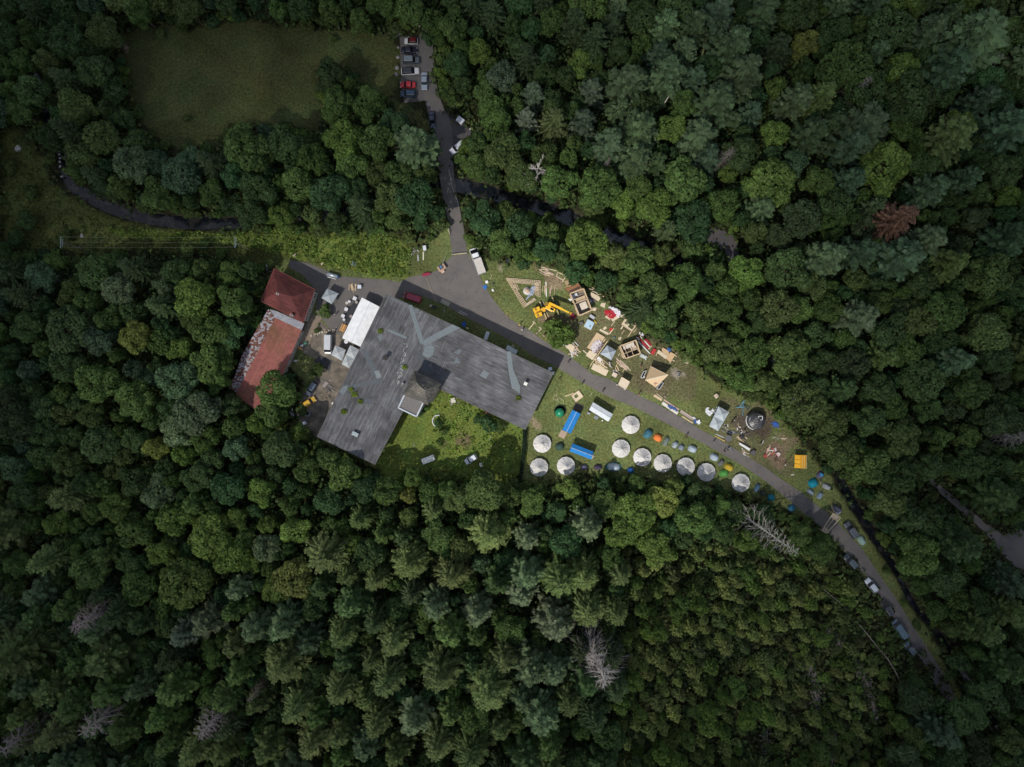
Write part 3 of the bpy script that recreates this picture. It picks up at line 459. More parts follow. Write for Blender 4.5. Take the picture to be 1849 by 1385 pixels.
def undergrowth():
    DL = CLR.copy()
    for _ in range(5): D2 = DL.copy(); D2[1:] |= DL[:-1]; D2[:-1] |= DL[1:]; D2[:, 1:] |= DL[:, :-1]; D2[:, :-1] |= DL[:, 1:]; DL = D2
    def near(u, v): i = np.clip(((v + 60) / 4).astype(int), 0, DL.shape[0] - 1); j = np.clip(((u + 60) / 4).astype(int), 0, DL.shape[1] - 1); return DL[i, j]
    V_ = []; C_ = []
    def tufts(n, sel, h, sz, cols, k, sprd=.5):
        u = rng.uniform(-100, 1950, n); v = rng.uniform(-100, 1485, n); m = sel(u, v); u = u[m]; v = v[m]; x = (u - 924.5) * S; y = (692.5 - v) * S; z = tz(x, y)
        for _ in range(k):
            nn = len(u); c = np.stack([x + rng.normal(size=nn) * sprd, y + rng.normal(size=nn) * sprd, z + h * rng.uniform(.25, 1, nn)], 1)
            nr = rng.normal(size=(nn, 3)) * .6 + [0, 0, .8]; V_.append(leafquads(c, nr, rng.uniform(.6, 1.3, nn) * sz, 1.3)); ci = np.array(cols)[rng.integers(0, len(cols), nn)] * rng.uniform(.75, 1.25, (nn, 1)); C_.append(np.repeat(np.hstack([ci, np.ones((nn, 1))]), 4, 0))
    clr = lambda u, v: inpoly(MEADOW, u, v) | inpoly(WEST, u, v) | inpoly(CAMP, u, v) | inpoly(PARK, u, v) | inpoly(SIDE, u, v) | inpoly(TRACK, u, v) | (rdist(u, v) < 2)
    BLD = [(700,528),(1003,672),(950,780),(800,706),(765,745),(735,745),(680,842),(570,790)]
    tufts(52000, lambda u, v: ~clr(u, v), 1.2, .8, [(.05,.075,.025),(.06,.095,.025),(.04,.06,.022),(.075,.09,.03)], 4, .7)
    tufts(42000, lambda u, v: ~clr(u, v) & ~near(u, v) & (rdist(u, v) > 12) & ~inpoly(YNG, u, v) & (np.hypot(u - 1590, v - 1090) > 130), 6.0, .62, [(.05,.08,.025),(.06,.095,.028),(.045,.07,.024)], 5, .9)
    tufts(110000, lambda u, v: inpoly(LUSH, u, v), 1.0, .42, [(.125,.18,.032),(.11,.165,.03),(.14,.18,.04),(.09,.14,.028)], 5, .35)
    tufts(60000, lambda u, v: inpoly(COURT, u, v) & ~inpoly(BLD, u, v) & (u > 795 + 20 * np.sin(v)), .7, .4, [(.115,.17,.026),(.135,.175,.034),(.09,.15,.026)], 4, .35)
    tufts(60000, lambda u, v: inpoly(WEST, u, v) & ~inpoly(LUSH, u, v) & (rdist(u, v) > 4) & (u < 480), .5, .45, [(.07,.085,.025),(.09,.10,.03),(.055,.08,.022)], 3, .4)
    V = np.vstack(V_); C = np.vstack(C_); me = npmesh('undergrowth', V, qf(len(V) // 4)); a = me.color_attributes.new('tint', 'FLOAT_COLOR', 'POINT'); a.data.foreach_set('color', C.ravel())
    tag(mk('undergrowth', me, 'leafmass'), kind='stuff')
undergrowth()
# ---- dead trees, the fallen trunk, branch litter
def dead(u, v, rpx, k, lab, color=(.30,.27,.25), hf=1.0, lean=None):
    s = rpx * S / 4.2 * .95; Ht = (18 if k == 0 else 13) * hf; x, y, z = G(u, v, Ht * .62)
    o = thing('dead_tree', lab, 'dead tree', (x, y, z), random.uniform(0, 6.28)); o.scale = (s, s, hf)
    me = DEAD[k][random.randrange(len(DEAD[k]))]
    if not me.materials: me.materials.append(MAT['bark'])
    c = bpy.data.objects.new('bare_branches', me); col.objects.link(c); c.parent = o; c.color = (*color, 1)
    if lean:
        a = math.atan2(-lean[1], lean[0]); o.rotation_euler = (Matrix.Rotation(a, 3, 'Z') @ Matrix.Rotation(R(lean[2]), 3, 'Y')).to_euler(); d = 18 * hf * .5 * math.sin(R(lean[2])); o.location.x -= d * math.cos(a); o.location.y -= d * math.sin(a)
dead(970, 312, 40, 1, 'white leafless gnarled tree above the river', (.45,.42,.38), 1.2); dead(1310, 285, 22, 0, 'grey dead conifer right of the tall soft green pines', (.22,.18,.17)); dead(1095, 300, 12, 0, 'small bare conifer among the soft green pines above the river', (.25,.21,.19))
dead(1392, 965, 42, 0, 'long grey bare tree leaning out near the timber gateway', (.38,.36,.32), 1.25, (70, 52, 38)); dead(1085, 1205, 64, 0, 'big grey-pink dead conifer full of twigs, right of the lower spruces', (.34,.31,.29), 1.2); dead(1068, 1175, 54, 0, 'grey bare conifer crowded against the big grey-pink dead one', (.31,.28,.26), 1.1)
dead(165, 1115, 50, 0, 'grey-brown dead conifer in the lower left wood', (.27,.22,.21), 1.15); dead(185, 1295, 52, 0, 'long thin bare conifer near the bottom left corner', (.27,.23,.21), 1.2); dead(385, 1300, 46, 0, 'thin bare grey conifer at the bottom, left of centre', (.27,.23,.22), 1.2)
dead(40, 1330, 44, 0, 'bare twiggy conifer in the bottom left corner', (.22,.18,.18), 1.2); dead(120, 1310, 28, 0, 'small bare conifer beside the one in the bottom left corner', (.2,.17,.16)); dead(1550, 160, 24, 0, 'grey bare conifer in the top right wood above the blue-green pine', (.24,.21,.20)); dead(1825, 788, 40, 0, 'grey bare conifer at the right edge of the wood', (.2,.18,.17)); dead(1450, 265, 12, 1, 'small white bare snag in the right-hand wood', (.5,.47,.42)); dead(465, 1245, 18, 0, 'short bare twiggy conifer between two spruces at lower left', (.25,.2,.16))
dead(1790, 115, 20, 1, 'small bare snag near the top right corner', (.3,.28,.25)); dead(945, 0, 20, 1, 'bare brownish snag at the top edge of the wood', (.25,.2,.12))
def slash(pts, n, lab, color=(.30,.26,.23)):           # windrows of cut branches
    P = [Vector(W(*p)) for p in pts]; mb = MB()
    for _ in range(n):
        k = random.random() * (len(P) - 1); i = int(k); p = P[i].lerp(P[i + 1], k - i) + Vector((random.gauss(0, .7), random.gauss(0, .7))); a = random.gauss(math.atan2((P[-1] - P[0]).y, (P[-1] - P[0]).x), .6); L = random.uniform(.5, 1.8)
        z = float(tz(p.x, p.y)) + random.uniform(.15, .7); d = Vector((math.cos(a), math.sin(a), random.gauss(0, .15))) * L; mb.beam(Vector((p.x, p.y, z)) - d / 2, Vector((p.x, p.y, z)) + d / 2, random.uniform(.04, .1))
    tag(mb.build('brushwood', 'bark', None, color), kind='stuff')
slash([(1454,1195),(1465,1225),(1470,1280)], 260, ''); slash([(1548,1200),(1560,1220),(1572,1260),(1574,1295)], 300, ''); slash([(1488,1130),(1508,1150),(1515,1165)], 120, ''); slash([(1372,1300),(1366,1385)], 120, ''); slash([(1495,1310),(1488,1370)], 120, '')
def log(u1, v1, u2, v2, r, lab, z=.6, color=(.22,.19,.16)):
    a = G(u1, v1, z); b = G(u2, v2, z); c = ((a[0] + b[0]) / 2, (a[1] + b[1]) / 2, min(a[2], b[2])); o = thing('log', lab, 'log', c)
    MB().tube((a[0] - c[0], a[1] - c[1], a[2] + z - c[2]), (b[0] - c[0], b[1] - c[1], b[2] + z - c[2]), r, r * .6, 8).build('trunk', 'bark', o, color, True)
log(1276, 68, 1252, 162, .28, 'long fallen mossy trunk in the gap between the tall pines', 6, (.30,.33,.14)); log(1210, 170, 1200, 186, .2, 'short pale broken stem showing under the tall pines', 10, (.5,.45,.36))
# ------------------------------------------------------------------ buildings
def loc2(pts, z, c): return [(x - c[0], y - c[1]) for x, y in (W(u, v, z) for u, v in pts)]
def cen(pts, z=0):
    q = [W(u, v, z) for u, v in pts]; return (sum(a for a, _ in q) / len(q), sum(b for _, b in q) / len(q))
def inset(poly, d):
    n = len(poly); a = sum(poly[i][0] * poly[(i + 1) % n][1] - poly[(i + 1) % n][0] * poly[i][1] for i in range(n)); sg = 1 if a > 0 else -1; out = []
    for i in range(n):
        p0, p1, p2 = Vector(poly[i - 1]), Vector(poly[i]), Vector(poly[(i + 1) % n]); d1 = (p1 - p0).normalized(); d2 = (p2 - p1).normalized()
        n1 = Vector((-d1.y, d1.x)) * sg; n2 = Vector((-d2.y, d2.x)) * sg; b = (n1 + n2).normalized(); out.append(tuple(p1 + b * (d / max(.3, b.dot(n1)))))
    return out
def roofmat(name, ang, c1, c2, seam, bw=6.0, rh=1.1):
    m, nt, b, L = newmat(name); tc = node(nt, 'TexCoord'); mp = node(nt, 'Mapping'); mp.inputs['Rotation'].default_value = (0, 0, -ang); L(tc.outputs['Object'], mp.inputs[0])
    br = node(nt, 'TexBrick'); br.offset = .37; L(mp.outputs[0], br.inputs[0]); br.inputs['Color1'].default_value = (*c1, 1); br.inputs['Color2'].default_value = (*c2, 1); br.inputs['Mortar'].default_value = (*seam, 1)
    for k, v in (('Scale', 1), ('Mortar Size', .045), ('Mortar Smooth', .3), ('Bias', -.1), ('Brick Width', bw), ('Row Height', rh)): br.inputs[k].default_value = v
    st = node(nt, 'Mapping'); st.inputs['Scale'].default_value = (.28, 1.5, 1); L(mp.outputs[0], st.inputs[0]); n1 = node(nt, 'TexNoise'); n1.inputs['Scale'].default_value = 1.3; n1.inputs['Detail'].default_value = 5; L(st.outputs[0], n1.inputs[0])
    c = mulcol(nt, br.outputs[0], rangef(nt, n1.outputs[0], .3, .7, .66, 1.36)); c = mulcol(nt, c, rangef(nt, noise(nt, 'Object', .22, 5), .35, .65, .68, 1.32)); c = mulcol(nt, c, rangef(nt, noise(nt, 'Object', 4, 3), .2, .8, .8, 1.2))
    L(c, b.inputs['Base Color']); b.inputs['Roughness'].default_value = .85; bp = node(nt, 'Bump'); bp.inputs['Strength'].default_value = .6; bp.inputs['Distance'].default_value = .04; L(br.outputs['Fac'], bp.inputs['Height']); bp.invert = True; L(bp.outputs[0], b.inputs['Normal'])
    return m
def windows(parent, a, b, n, z, w_=1.3, h=1.5, col_=(.8,.8,.78)):
    a = Vector((*a, 0)); b = Vector((*b, 0)); d = (b - a).normalized(); rz = math.atan2(d.y, d.x); fr = None
    for i in range(n):
        p = a.lerp(b, (i + .5) / n)
        if fr is None:
            mb = MB()
            for dx, dz, ww, hh in ((0, h / 2, w_, .1), (0, -h / 2, w_, .1), (-w_ / 2, 0, .1, h), (w_ / 2, 0, .1, h), (0, 0, .06, h)): mb.box((dx, 0, dz), (ww + .06, .14, hh))
            fr = mb.build('window', 'plain', parent, col_); gl = MB().box((0, 0, 0), (w_ - .05, .06, h - .05)).build('pane', 'glass', fr); f = fr; g = gl
        else: f = fr.copy(); col.objects.link(f); g = gl.copy(); col.objects.link(g); g.parent = f
        f.location = (p.x, p.y, z); f.rotation_euler = (0, 0, rz)
ANG1 = math.atan2(-(531 - 787), -(697 - 573)) ; ANG1 = math.atan2(256, 124); ANG2 = math.atan2(-142, 303)
def main_building():
    zr = 7.0; W1 = [(697.5,530),(757,560),(806,581),(728,742),(677,839),(572.5,788.5)]; W2 = [(806,581),(999,673.5),(948.5,776),(757,684)]
    c = cen([(572,788),(999,673),(697,531)], zr); t = thing('hall_building', 'large L-shaped hall under a weathered grey sheet roof patched with blue-grey felt', 'building', (c[0], c[1], 0))
    A = loc2(W1, zr, c); B = loc2(W2, zr, c)
    full = loc2([(697.5,530),(999,673.5),(948.5,776),(762,687),(728,742),(677,839),(572.5,788.5)], zr, c); wl = inset(full, .9)
    MB().prism(wl, -.3, zr - .3).build('wall', 'plaster', t, (.42,.40,.36))
    r1 = MB().prism(A, zr - .28, zr).build('roof', roofmat('weathered sheet roof', ANG1, (.108,.109,.118), (.078,.078,.084), (.165,.165,.17), 6.5, 1.15), t)
    r2 = MB().prism([(x, y) for x, y in B], zr - .28, zr - .003).build('roof', roofmat('weathered sheet roof', ANG2, (.108,.109,.118), (.074,.074,.080), (.14,.14,.145), 5.5, 1.0), t)
    # eaves trim
    n = len(full)
    f = MB()
    for i in range(n): a, b = full[i], full[(i + 1) % n]; f.beam((a[0], a[1], zr - .14), (b[0], b[1], zr - .14), .07, .34)
    f.build('eaves', 'plain', t, (.14,.135,.13))
    def patch(zf, pts, colr, z, nm='felt_patch'): MB().prism(loc2([zp(zf, *p) for p in pts], zr, c), zr + .002, zr + z).build(nm, 'plain', t, colr)
    L_ = (.155,.185,.20); D_ = (.085,.10,.115)
    patch('C', [(598,750),(640,742),(765,1120),(765,1185),(728,1168)], L_, .05); patch('C', [(742,1150),(1090,958),(1175,998),(785,1197)], L_, .06); patch('C', [(790,1200),(850,1180),(890,1215),(872,1300),(818,1335),(750,1300)], L_, .055)
    patch('C', [(380,1008),(585,1098),(578,1125),(368,1035)], L_, .04); patch('C', [(250,1090),(310,1065),(325,1110),(285,1150)], (.13,.15,.165), .045)
    patch('C', [(405,655),(600,735),(595,765),(395,680)], (.12,.13,.14), .042); patch('C', [(680,780),(720,790),(705,835),(660,830)], (.13,.15,.165), .044)
    patch('D', [(75,0),(130,0),(240,215),(300,320),(310,380),(262,385),(160,190)], D_, .05); patch('B', [(1400,408),(1800,320),(1795,375),(1395,450)], D_, .06); patch('D', [(220,250),(272,238),(303,312),(250,332)], (.19,.22,.23), .07); patch('B', [(1340,430),(1400,400),(1400,450),(1350,515),(1308,478)], (.15,.18,.195), .065)
    patch('D', [(640,0),(680,0),(790,110),(830,190),(880,240),(860,270),(760,190),(740,130)], (.07,.08,.09), .043)
    patch('D', [(1690,32),(1738,25),(1765,230),(1840,410),(1838,495),(1750,435),(1712,240)], L_, .05); patch('D', [(1410,270),(1440,235),(1500,268),(1462,335),(1395,298)], L_, .045); patch('D', [(1098,160),(1140,88),(1182,160)], (.13,.155,.17), .046); patch('D', [(1120,310),(1195,345),(1185,360),(1112,325)], (.14,.16,.17), .04)
    patch('D', [(440,140),(545,160),(560,195),(450,165)], (.07,.075,.085), .04); patch('C', [(1165,1230),(1195,1245),(1160,1300),(1100,1270)], (.12,.14,.155), .041)
    for zf, p in (('B', [(1530,560),(1680,555),(1660,620),(1560,600)]), ('D', [(470,520),(510,530),(500,600),(460,590)])): patch(zf, p, (.08,.09,.105), .04)
    # box light, chimneys
    def boxon(u, v, w_, d, h, nm, mat, cc, a, capc=None):
        x, y = W(u, v, zr + h); o = MB().box((x - c[0], y - c[1], zr + h / 2), (w_, d, h), a).build(nm, mat, t, cc)
        if capc: MB().box((x - c[0], y - c[1], zr + h + .04), (w_ + .25, d + .25, .08), a).build('chimney_cap', 'plain', o, capc)
        return o
    boxon(641, 784, 1.7, 1.0, .9, 'roof_hatch', 'metal', (.30,.36,.38), ANG2); boxon(695, 646, .9, .9, 1.7, 'chimney', 'plaster', (.35,.24,.18), ANG1, (.02,.02,.02)); boxon(949, 693, .6, .6, 1.3, 'chimney', 'plaster', (.5,.48,.45), ANG1, (.75,.72,.68)); boxon(727, 693, .5, .5, .9, 'chimney', 'plaster', (.3,.28,.26), ANG1)
    # flaked white streaks of old paint along the roof crease
    mb = MB(); rg = random.Random(3)
    for _ in range(110):
        k = rg.random(); u = 734 + (718 - 734) * k + rg.gauss(0, 2.2); v = 622 + (698 - 622) * k + rg.gauss(0, 3); x, y = W(u, v, zr); a = ANG1 + rg.gauss(0, .5); l = rg.uniform(.08, .5) ** 1.2; mb.box((x - c[0], y - c[1], zr + .07 + rg.random() * .01), (l, rg.uniform(.06, .16), .02), a)
    mb.build('roof_debris', 'plain', t, (.42,.42,.42))['kind'] = 'stuff'
    mb = MB()
    for _ in range(150):
        u = rg.uniform(580, 990); v = rg.uniform(540, 830)
        if inpoly([(697,533),(990,673),(948,770),(800,700),(757,684),(677,832),(578,788)], u, v): x, y = W(u, v, zr); a = (ANG1 if u - 697 < (v - 531) * .55 + 60 else ANG2); mb.box((x - c[0], y - c[1], zr + .012), (rg.uniform(.6, 2.6), rg.uniform(.04, .09), .02), a)
    mb.build('seam_flake', 'plain', t, (.26,.25,.24))['kind'] = 'stuff'
    wv = wl
    for i, k in ((0, 15), (1, 5), (2, 9), (4, 6), (5, 5), (6, 14)):
        for z in (2.0, 4.9): windows(t, wv[i], wv[(i + 1) % 7], k, z)
    # stair tower with hipped roof, and flat annex
    zt = 11.5; tc = [(747,668.5),(796.5,692.5),(773,731.5),(727.5,712.5)]; tp = loc2(tc, zt, c); rd = [loc2([(752.5,691.5)], 14.6, c)[0], loc2([(766.5,704.5)], 14.6, c)[0]]
    tw = MB().prism(inset(tp, .35), 0, zt - .05).build('stair_tower', 'plaster', t, (.36,.34,.30))
    n1, n2, n3, n4 = [(*p, zt) for p in tp]; ra, rb = [(*p, 14.6) for p in rd]
    MB().add([n1, n2, n3, n4, ra, rb], [(0, 4, 5, 1), (1, 5, 2), (2, 5, 4, 3), (3, 4, 0)]).add([n1, n2, n3, n4], [(0, 1, 2, 3)]).build('hipped_roof', roofmat('tower shingles', ANG2, (.11,.10,.088), (.065,.06,.052), (.16,.15,.13), 1.6, .6), tw)
    mb = MB()
    for _ in range(90): x, y = W(758 + rg.gauss(0, 3.5), 703 + rg.gauss(0, 3.5), 13.9); mb.box((x - c[0], y - c[1], 14.0 - abs(rg.gauss(0, .35))), (rg.uniform(.1, .35), .12, .3), rg.uniform(0, 3))
    mb.build('broken_shingles', 'plain', tw, (.30,.26,.21)); windows(tw, inset(tp, .33)[0], inset(tp, .33)[1], 2, 9.6)
    ap = loc2([(731,513),(764.5,527),(752.5,552.5),(719.5,536)], 0, (0, 0)); ap = loc2([zp('D', 560, 505), zp('D', 765, 598), zp('D', 690, 752), zp('D', 487, 655)], 8.2, c)
    an = MB().prism(ap, 0, 8.0).build('annex', 'plaster', t, (.30,.29,.27)); pp = MB()
    for i in range(4): a, b = ap[i], ap[(i + 1) % 4]; pp.beam((*a, 8.1), (*b, 8.1), .32, .45)
    pp.build('parapet', 'plain', an, (.55,.60,.66)); MB().prism(inset(ap, .2), 8.0, 8.03).build('roof_deck', 'plain', an, (.16,.15,.145))
    return t
main_building()
def red_house():
    ze, zt = 5.6, 8.8; cs = [(495,484.5),(569,523),(547.5,583),(471.5,544)]; c = cen(cs, ze); t = thing('house', 'small house with a dark red hipped roof and two chimneys beside the yard', 'building', (c[0], c[1], 0))
    p = loc2(cs, ze, c); a, b = [(*loc2([q], zt, c)[0], zt) for q in ((501,527.5),(525.5,536))]; e = [(*q, ze) for q in p]
    MB().prism(inset(p, .5), -.2, ze - .02).build('wall', 'plaster', t, (.42,.42,.36))
    rf = MB().add(e + [a, b], [(0, 4, 5, 1), (1, 5, 2), (2, 5, 4, 3), (3, 4, 0)]).add(e, [(0, 1, 2, 3)]).build('roof', roofmat('red sheet roof', ANG2, (.135,.034,.030), (.115,.028,.026), (.09,.022,.02), 1.4, .5), t)
    n = 4; g = MB(); [g.beam(e[i], e[(i + 1) % 4], .12) for i in range(4)]; g.build('gutter', 'metal', t, (.25,.08,.07))
    for u, v, z in ((501,530.5,8.6),(526,569,7.6)):
        x, y = W(u, v, z); ch = MB().box((x - c[0], y - c[1], z - .7), (.75, .5, 1.6), ANG2).build('chimney', 'plaster', rf, (.5,.44,.40)); MB().box((x - c[0], y - c[1], z + .12), (.45, .28, .06), ANG2).build('flue', 'plain', ch, (.02,.02,.02))
    q = inset(p, .48); windows(t, q[0], q[1], 4, 2.6); windows(t, q[1], q[2], 4, 2.6); windows(t, q[2], q[3], 2, 4.4)
    # lean-to annex
    cr = [(497,573.5),(544.5,596),(516,664),(478,752),(425,714)]; zA = 4.2; c2 = cen(cr, zA); t2 = thing('shed', 'long low annex with a flat faded red roof and a rusty flaking side strip', 'building', (c2[0], c2[1], 0))
    MB().prism(inset(loc2(cr, zA, c2), .3), -.2, zA - .2).build('wall', 'plaster', t2, (.38,.37,.33))
    m, nt, bb, L = newmat('faded red paint'); mx = node(nt, 'Mix', data_type='RGBA'); mx.inputs[6].default_value = (.36,.118,.098,1); mx.inputs[7].default_value = (.20,.10,.05,1); L(rangef(nt, noise(nt, 'Object', .16, 4), .48, .72, 0, .9), mx.inputs[0]); tc = node(nt, 'TexCoord'); mp = node(nt, 'Mapping'); mp.inputs['Rotation'].default_value = (0, 0, -ANG1); L(tc.outputs['Object'], mp.inputs[0]); br = node(nt, 'TexBrick'); L(mp.outputs[0], br.inputs[0]); br.inputs['Color1'].default_value = (1,1,1,1); br.inputs['Color2'].default_value = (.82,.82,.82,1); br.inputs['Mortar'].default_value = (.6,.6,.6,1); br.inputs['Scale'].default_value = 1; br.inputs['Brick Width'].default_value = 4; br.inputs['Row Height'].default_value = .9; br.inputs['Mortar Size'].default_value = .03; vm = node(nt, 'VectorMath', operation='MULTIPLY'); L(mulcol(nt, mx.outputs[2], rangef(nt, noise(nt, 'Object', 1.2, 5), .3, .7, .8, 1.15)), vm.inputs[0]); L(br.outputs[0], vm.inputs[1]); L(vm.outputs[0], bb.inputs['Base Color']); bb.inputs['Roughness'].default_value = .8
    MB().prism(loc2(cr, zA, c2), zA - .2, zA).build('roof', m, t2)
    m, nt, bb, L = newmat('rusty flaking tin'); mx = node(nt, 'Mix', data_type='RGBA'); mx.inputs[6].default_value = (.36,.36,.39,1); mx.inputs[7].default_value = (.16,.055,.035,1); vo = node(nt, 'TexVoronoi'); vo.inputs['Scale'].default_value = 1.9; tc = node(nt, 'TexCoord'); mp = node(nt, 'Mapping'); mp.inputs['Rotation'].default_value = (0, 0, -ANG1); mp.inputs['Scale'].default_value = (1, 1.5, 1); L(tc.outputs['Object'], mp.inputs[0]); L(mp.outputs[0], vo.inputs[0]); L(rangef(nt, vo.outputs['Color'], .42, .5, 0, 1), mx.inputs[0]); L(mulcol(nt, mx.outputs[2], rangef(nt, noise(nt, 'Object', 3, 4), .3, .7, .75, 1.2)), bb.inputs['Base Color']); bb.inputs['Roughness'].default_value = .7
    MB().prism(loc2([(484.5,558),(496.5,573),(470,630),(429,710),(412,698),(424,679),(437,641)], 3.8, c2), 3.55, 3.8).build('side_roof', m, t2)
    m2 = m.copy(); mxx = [n for n in m2.node_tree.nodes if n.type == 'MIX'][0]; mxx.inputs[7].default_value = (.30,.30,.34,1); mxx.inputs[6].default_value = (.37,.38,.41,1)
    MB().prism(loc2([(487,558.5),(500,562),(549.5,584),(544.5,596),(497,573.5)], 4.6, c2), 4.3, 4.6).build('tin_flashing', m2, t2)
    q = inset(loc2(cr, zA, c2), .28); windows(t2, q[1], q[2], 4, 2.2, 1.2, 1.0)
red_house()
# ------------------------------------------------------------------ canopies and tents
def tagroup(g): return g
def canopy(name, label, cat, pts, ze, zp_, color, kind='hip', frame=(.55,.55,.58), group=None, cells=1, mat='fabric', valance=.28):
    c = cen(pts, ze); t = thing(name, label, cat, (c[0], c[1], 0), 0, group); P = [Vector((*p, 0)) for p in loc2(pts, ze, c)]
    mb = MB(); seam = MB()
    for k in range(cells):
        a = P[0].lerp(P[3], k / cells); b = P[1].lerp(P[2], k / cells); d = P[0].lerp(P[3], (k + 1) / cells); e = P[1].lerp(P[2], (k + 1) / cells)
        q = [Vector((p.x, p.y, ze)) for p in (a, b, e, d)]; m = sum(q, Vector()) / 4; m.z = zp_
        if kind == 'hip':
            n = 6; base = len(mb.v)
            for i in range(4):                          # slightly sagging panels
                A_, B_ = q[i], q[(i + 1) % 4]; rows = []
                for r in range(n + 1):
                    s = r / n; rows.append([A_.lerp(B_, j / n).lerp(m, s) + Vector((0, 0, -.14 * math.sin(math.pi * j / n) * (1 - s) * (s + .3))) for j in range(n + 1)])
                o0 = len(mb.v); mb.v += [tuple(p) for r in rows for p in r]; mb.f += [(o0 + r * (n + 1) + j, o0 + r * (n + 1) + j + 1, o0 + (r + 1) * (n + 1) + j + 1, o0 + (r + 1) * (n + 1) + j) for r in range(n) for j in range(n)]
        elif kind == 'gable':                           # ridge runs from side 0-1 to side 3-2... along the long axis
            r1 = (q[0] + q[1]) / 2; r2 = (q[2] + q[3]) / 2; r1.z = r2.z = zp_
            mb.add([q[0], r1, r2, q[3]], [(0, 1, 2, 3)]); mb.add([r1, q[1], q[2], r2], [(0, 1, 2, 3)]); seam.beam(r1 + Vector((0, 0, .03)), r2 + Vector((0, 0, .03)), .1, .05)
            mb.add([q[0], q[1], r1], [(0, 1, 2)]); mb.add([q[3], r2, q[2]], [(0, 1, 2)])
        else: mb.add(q, [(0, 1, 2, 3)])
        for i in range(4): A_, B_ = q[i], q[(i + 1) % 4]; dn = Vector((0, 0, -valance)); mb.add([A_, B_, B_ + dn, A_ + dn], [(0, 1, 2, 3)])
        for p in q: pass
    mb.build('canopy', mat, t, color)
    if seam.v: seam.build('ridge_pole', 'metal', t, (.6,.65,.7))
    for k in range(cells + 1):
        for s in (P[0].lerp(P[3], k / cells), P[1].lerp(P[2], k / cells)): s = s * .97; MB().tube((s.x, s.y, 0), (s.x, s.y, ze - .05), .035, n=6).build('leg', 'metal', t, frame)
    rim = MB(); [rim.beam((P[i].x * .975, P[i].y * .975, ze - .12), (P[(i + 1) % 4].x * .975, P[(i + 1) % 4].y * .975, ze - .12), .04) for i in range(4)]; rim.build('frame', 'metal', t, frame)
    return t
def zq(f, *p): return [zp(f, p[i], p[i + 1]) for i in range(0, len(p), 2)]
WHT = (.60,.60,.62); GRY = (.36,.40,.43); GC = 'pop-up gazebos'
canopy('marquee', 'large white marquee with gently pitched roof standing against the hall', 'marquee', zq('A',1560,660,1760,765,1550,1210,1340,1110), 3.0, 3.5, (.82,.83,.85), 'gable', group=None)
canopy('gazebo', 'pale grey pop-up gazebo beside the red-roofed house', 'gazebo', zq('A',1175,560,1300,615,1225,735,1110,665), 2.5, 3.3, GRY, group=GC)
canopy('gazebo', 'single grey-white gazebo between white van and the gazebo pair', 'gazebo', zq('A',1265,1190,1380,1240,1340,1365,1220,1300), 2.5, 3.3, (.45,.48,.50), group=GC)
canopy('gazebo', 'two-bay grey-white gazebo touching the big hall roof', 'gazebo', zq('A',1430,1190,1535,1240,1420,1450,1335,1400), 2.5, 3.2, (.45,.48,.50), cells=2, group=GC)
canopy('gazebo', 'silver-grey square gazebo among the timber frames', 'gazebo', zq('F',685,450,800,520,740,640,595,560), 2.5, 3.4, (.36,.41,.46), group=GC)
canopy('gazebo', 'two-bay silver gazebo near the round hut beside the road', 'gazebo', zq('H',1190,310,1328,385,1185,630,1070,565), 2.5, 3.3, (.42,.47,.50), cells=2, group=GC)
canopy('gazebo', 'bright blue flat-roofed gazebo over a wooden floor near the green dome', 'gazebo', zq('G',735,570,840,618,715,875,605,825), 2.5, 2.75, (.01,.19,.52), 'gable', group='blue gazebos')
canopy('gazebo', 'bright blue gazebo with a pale ridge seam above the round tents', 'gazebo', zq('G',700,1100,735,1000,1005,1105,975,1205), 2.4, 3.0, (.01,.19,.52), 'gable', group='blue gazebos')
canopy('gazebo', 'long white ribbed gazebo with tables at its edge', 'gazebo', zq('G',950,570,1000,470,1255,625,1195,720), 2.5, 2.9, (.60,.64,.68), 'gable', group=GC)
def slab(name, label, cat, pts, z0, z1, color, mat='wood', group=None, pf=None, zpj=None):
    zz = z1 if zpj is None else zpj; c = cen(pts, zz); z = float(tz(*c)); o = MB().prism(loc2(pts, zz, c), z0, z1).build(name, mat, None, color); o.location = (c[0], c[1], z); return tag(o, label, cat, group)
slab('wooden_floor_or_shadow', 'pale brown board floor sticking out below the blue gazebo', 'floor', zq('G',595,822,672,860,628,942,552,905), .05, .22, (.40,.30,.22)); slab('wooden_floor_or_shadow', 'dark patch painted as the cast shadow at the upper end of the blue gazebo', 'floor', zq('G',775,470,882,515,840,610,740,565), .03, .06, (.07,.06,.045)); slab('wooden_floor_or_shadow', 'small grey board showing at the right end of the second blue gazebo', 'floor', zq('G',985,1145,1020,1160,990,1200,960,1190), .05, .25, (.38,.33,.27))  # dark slab paints the blue gazebo's cast shadow on the ground
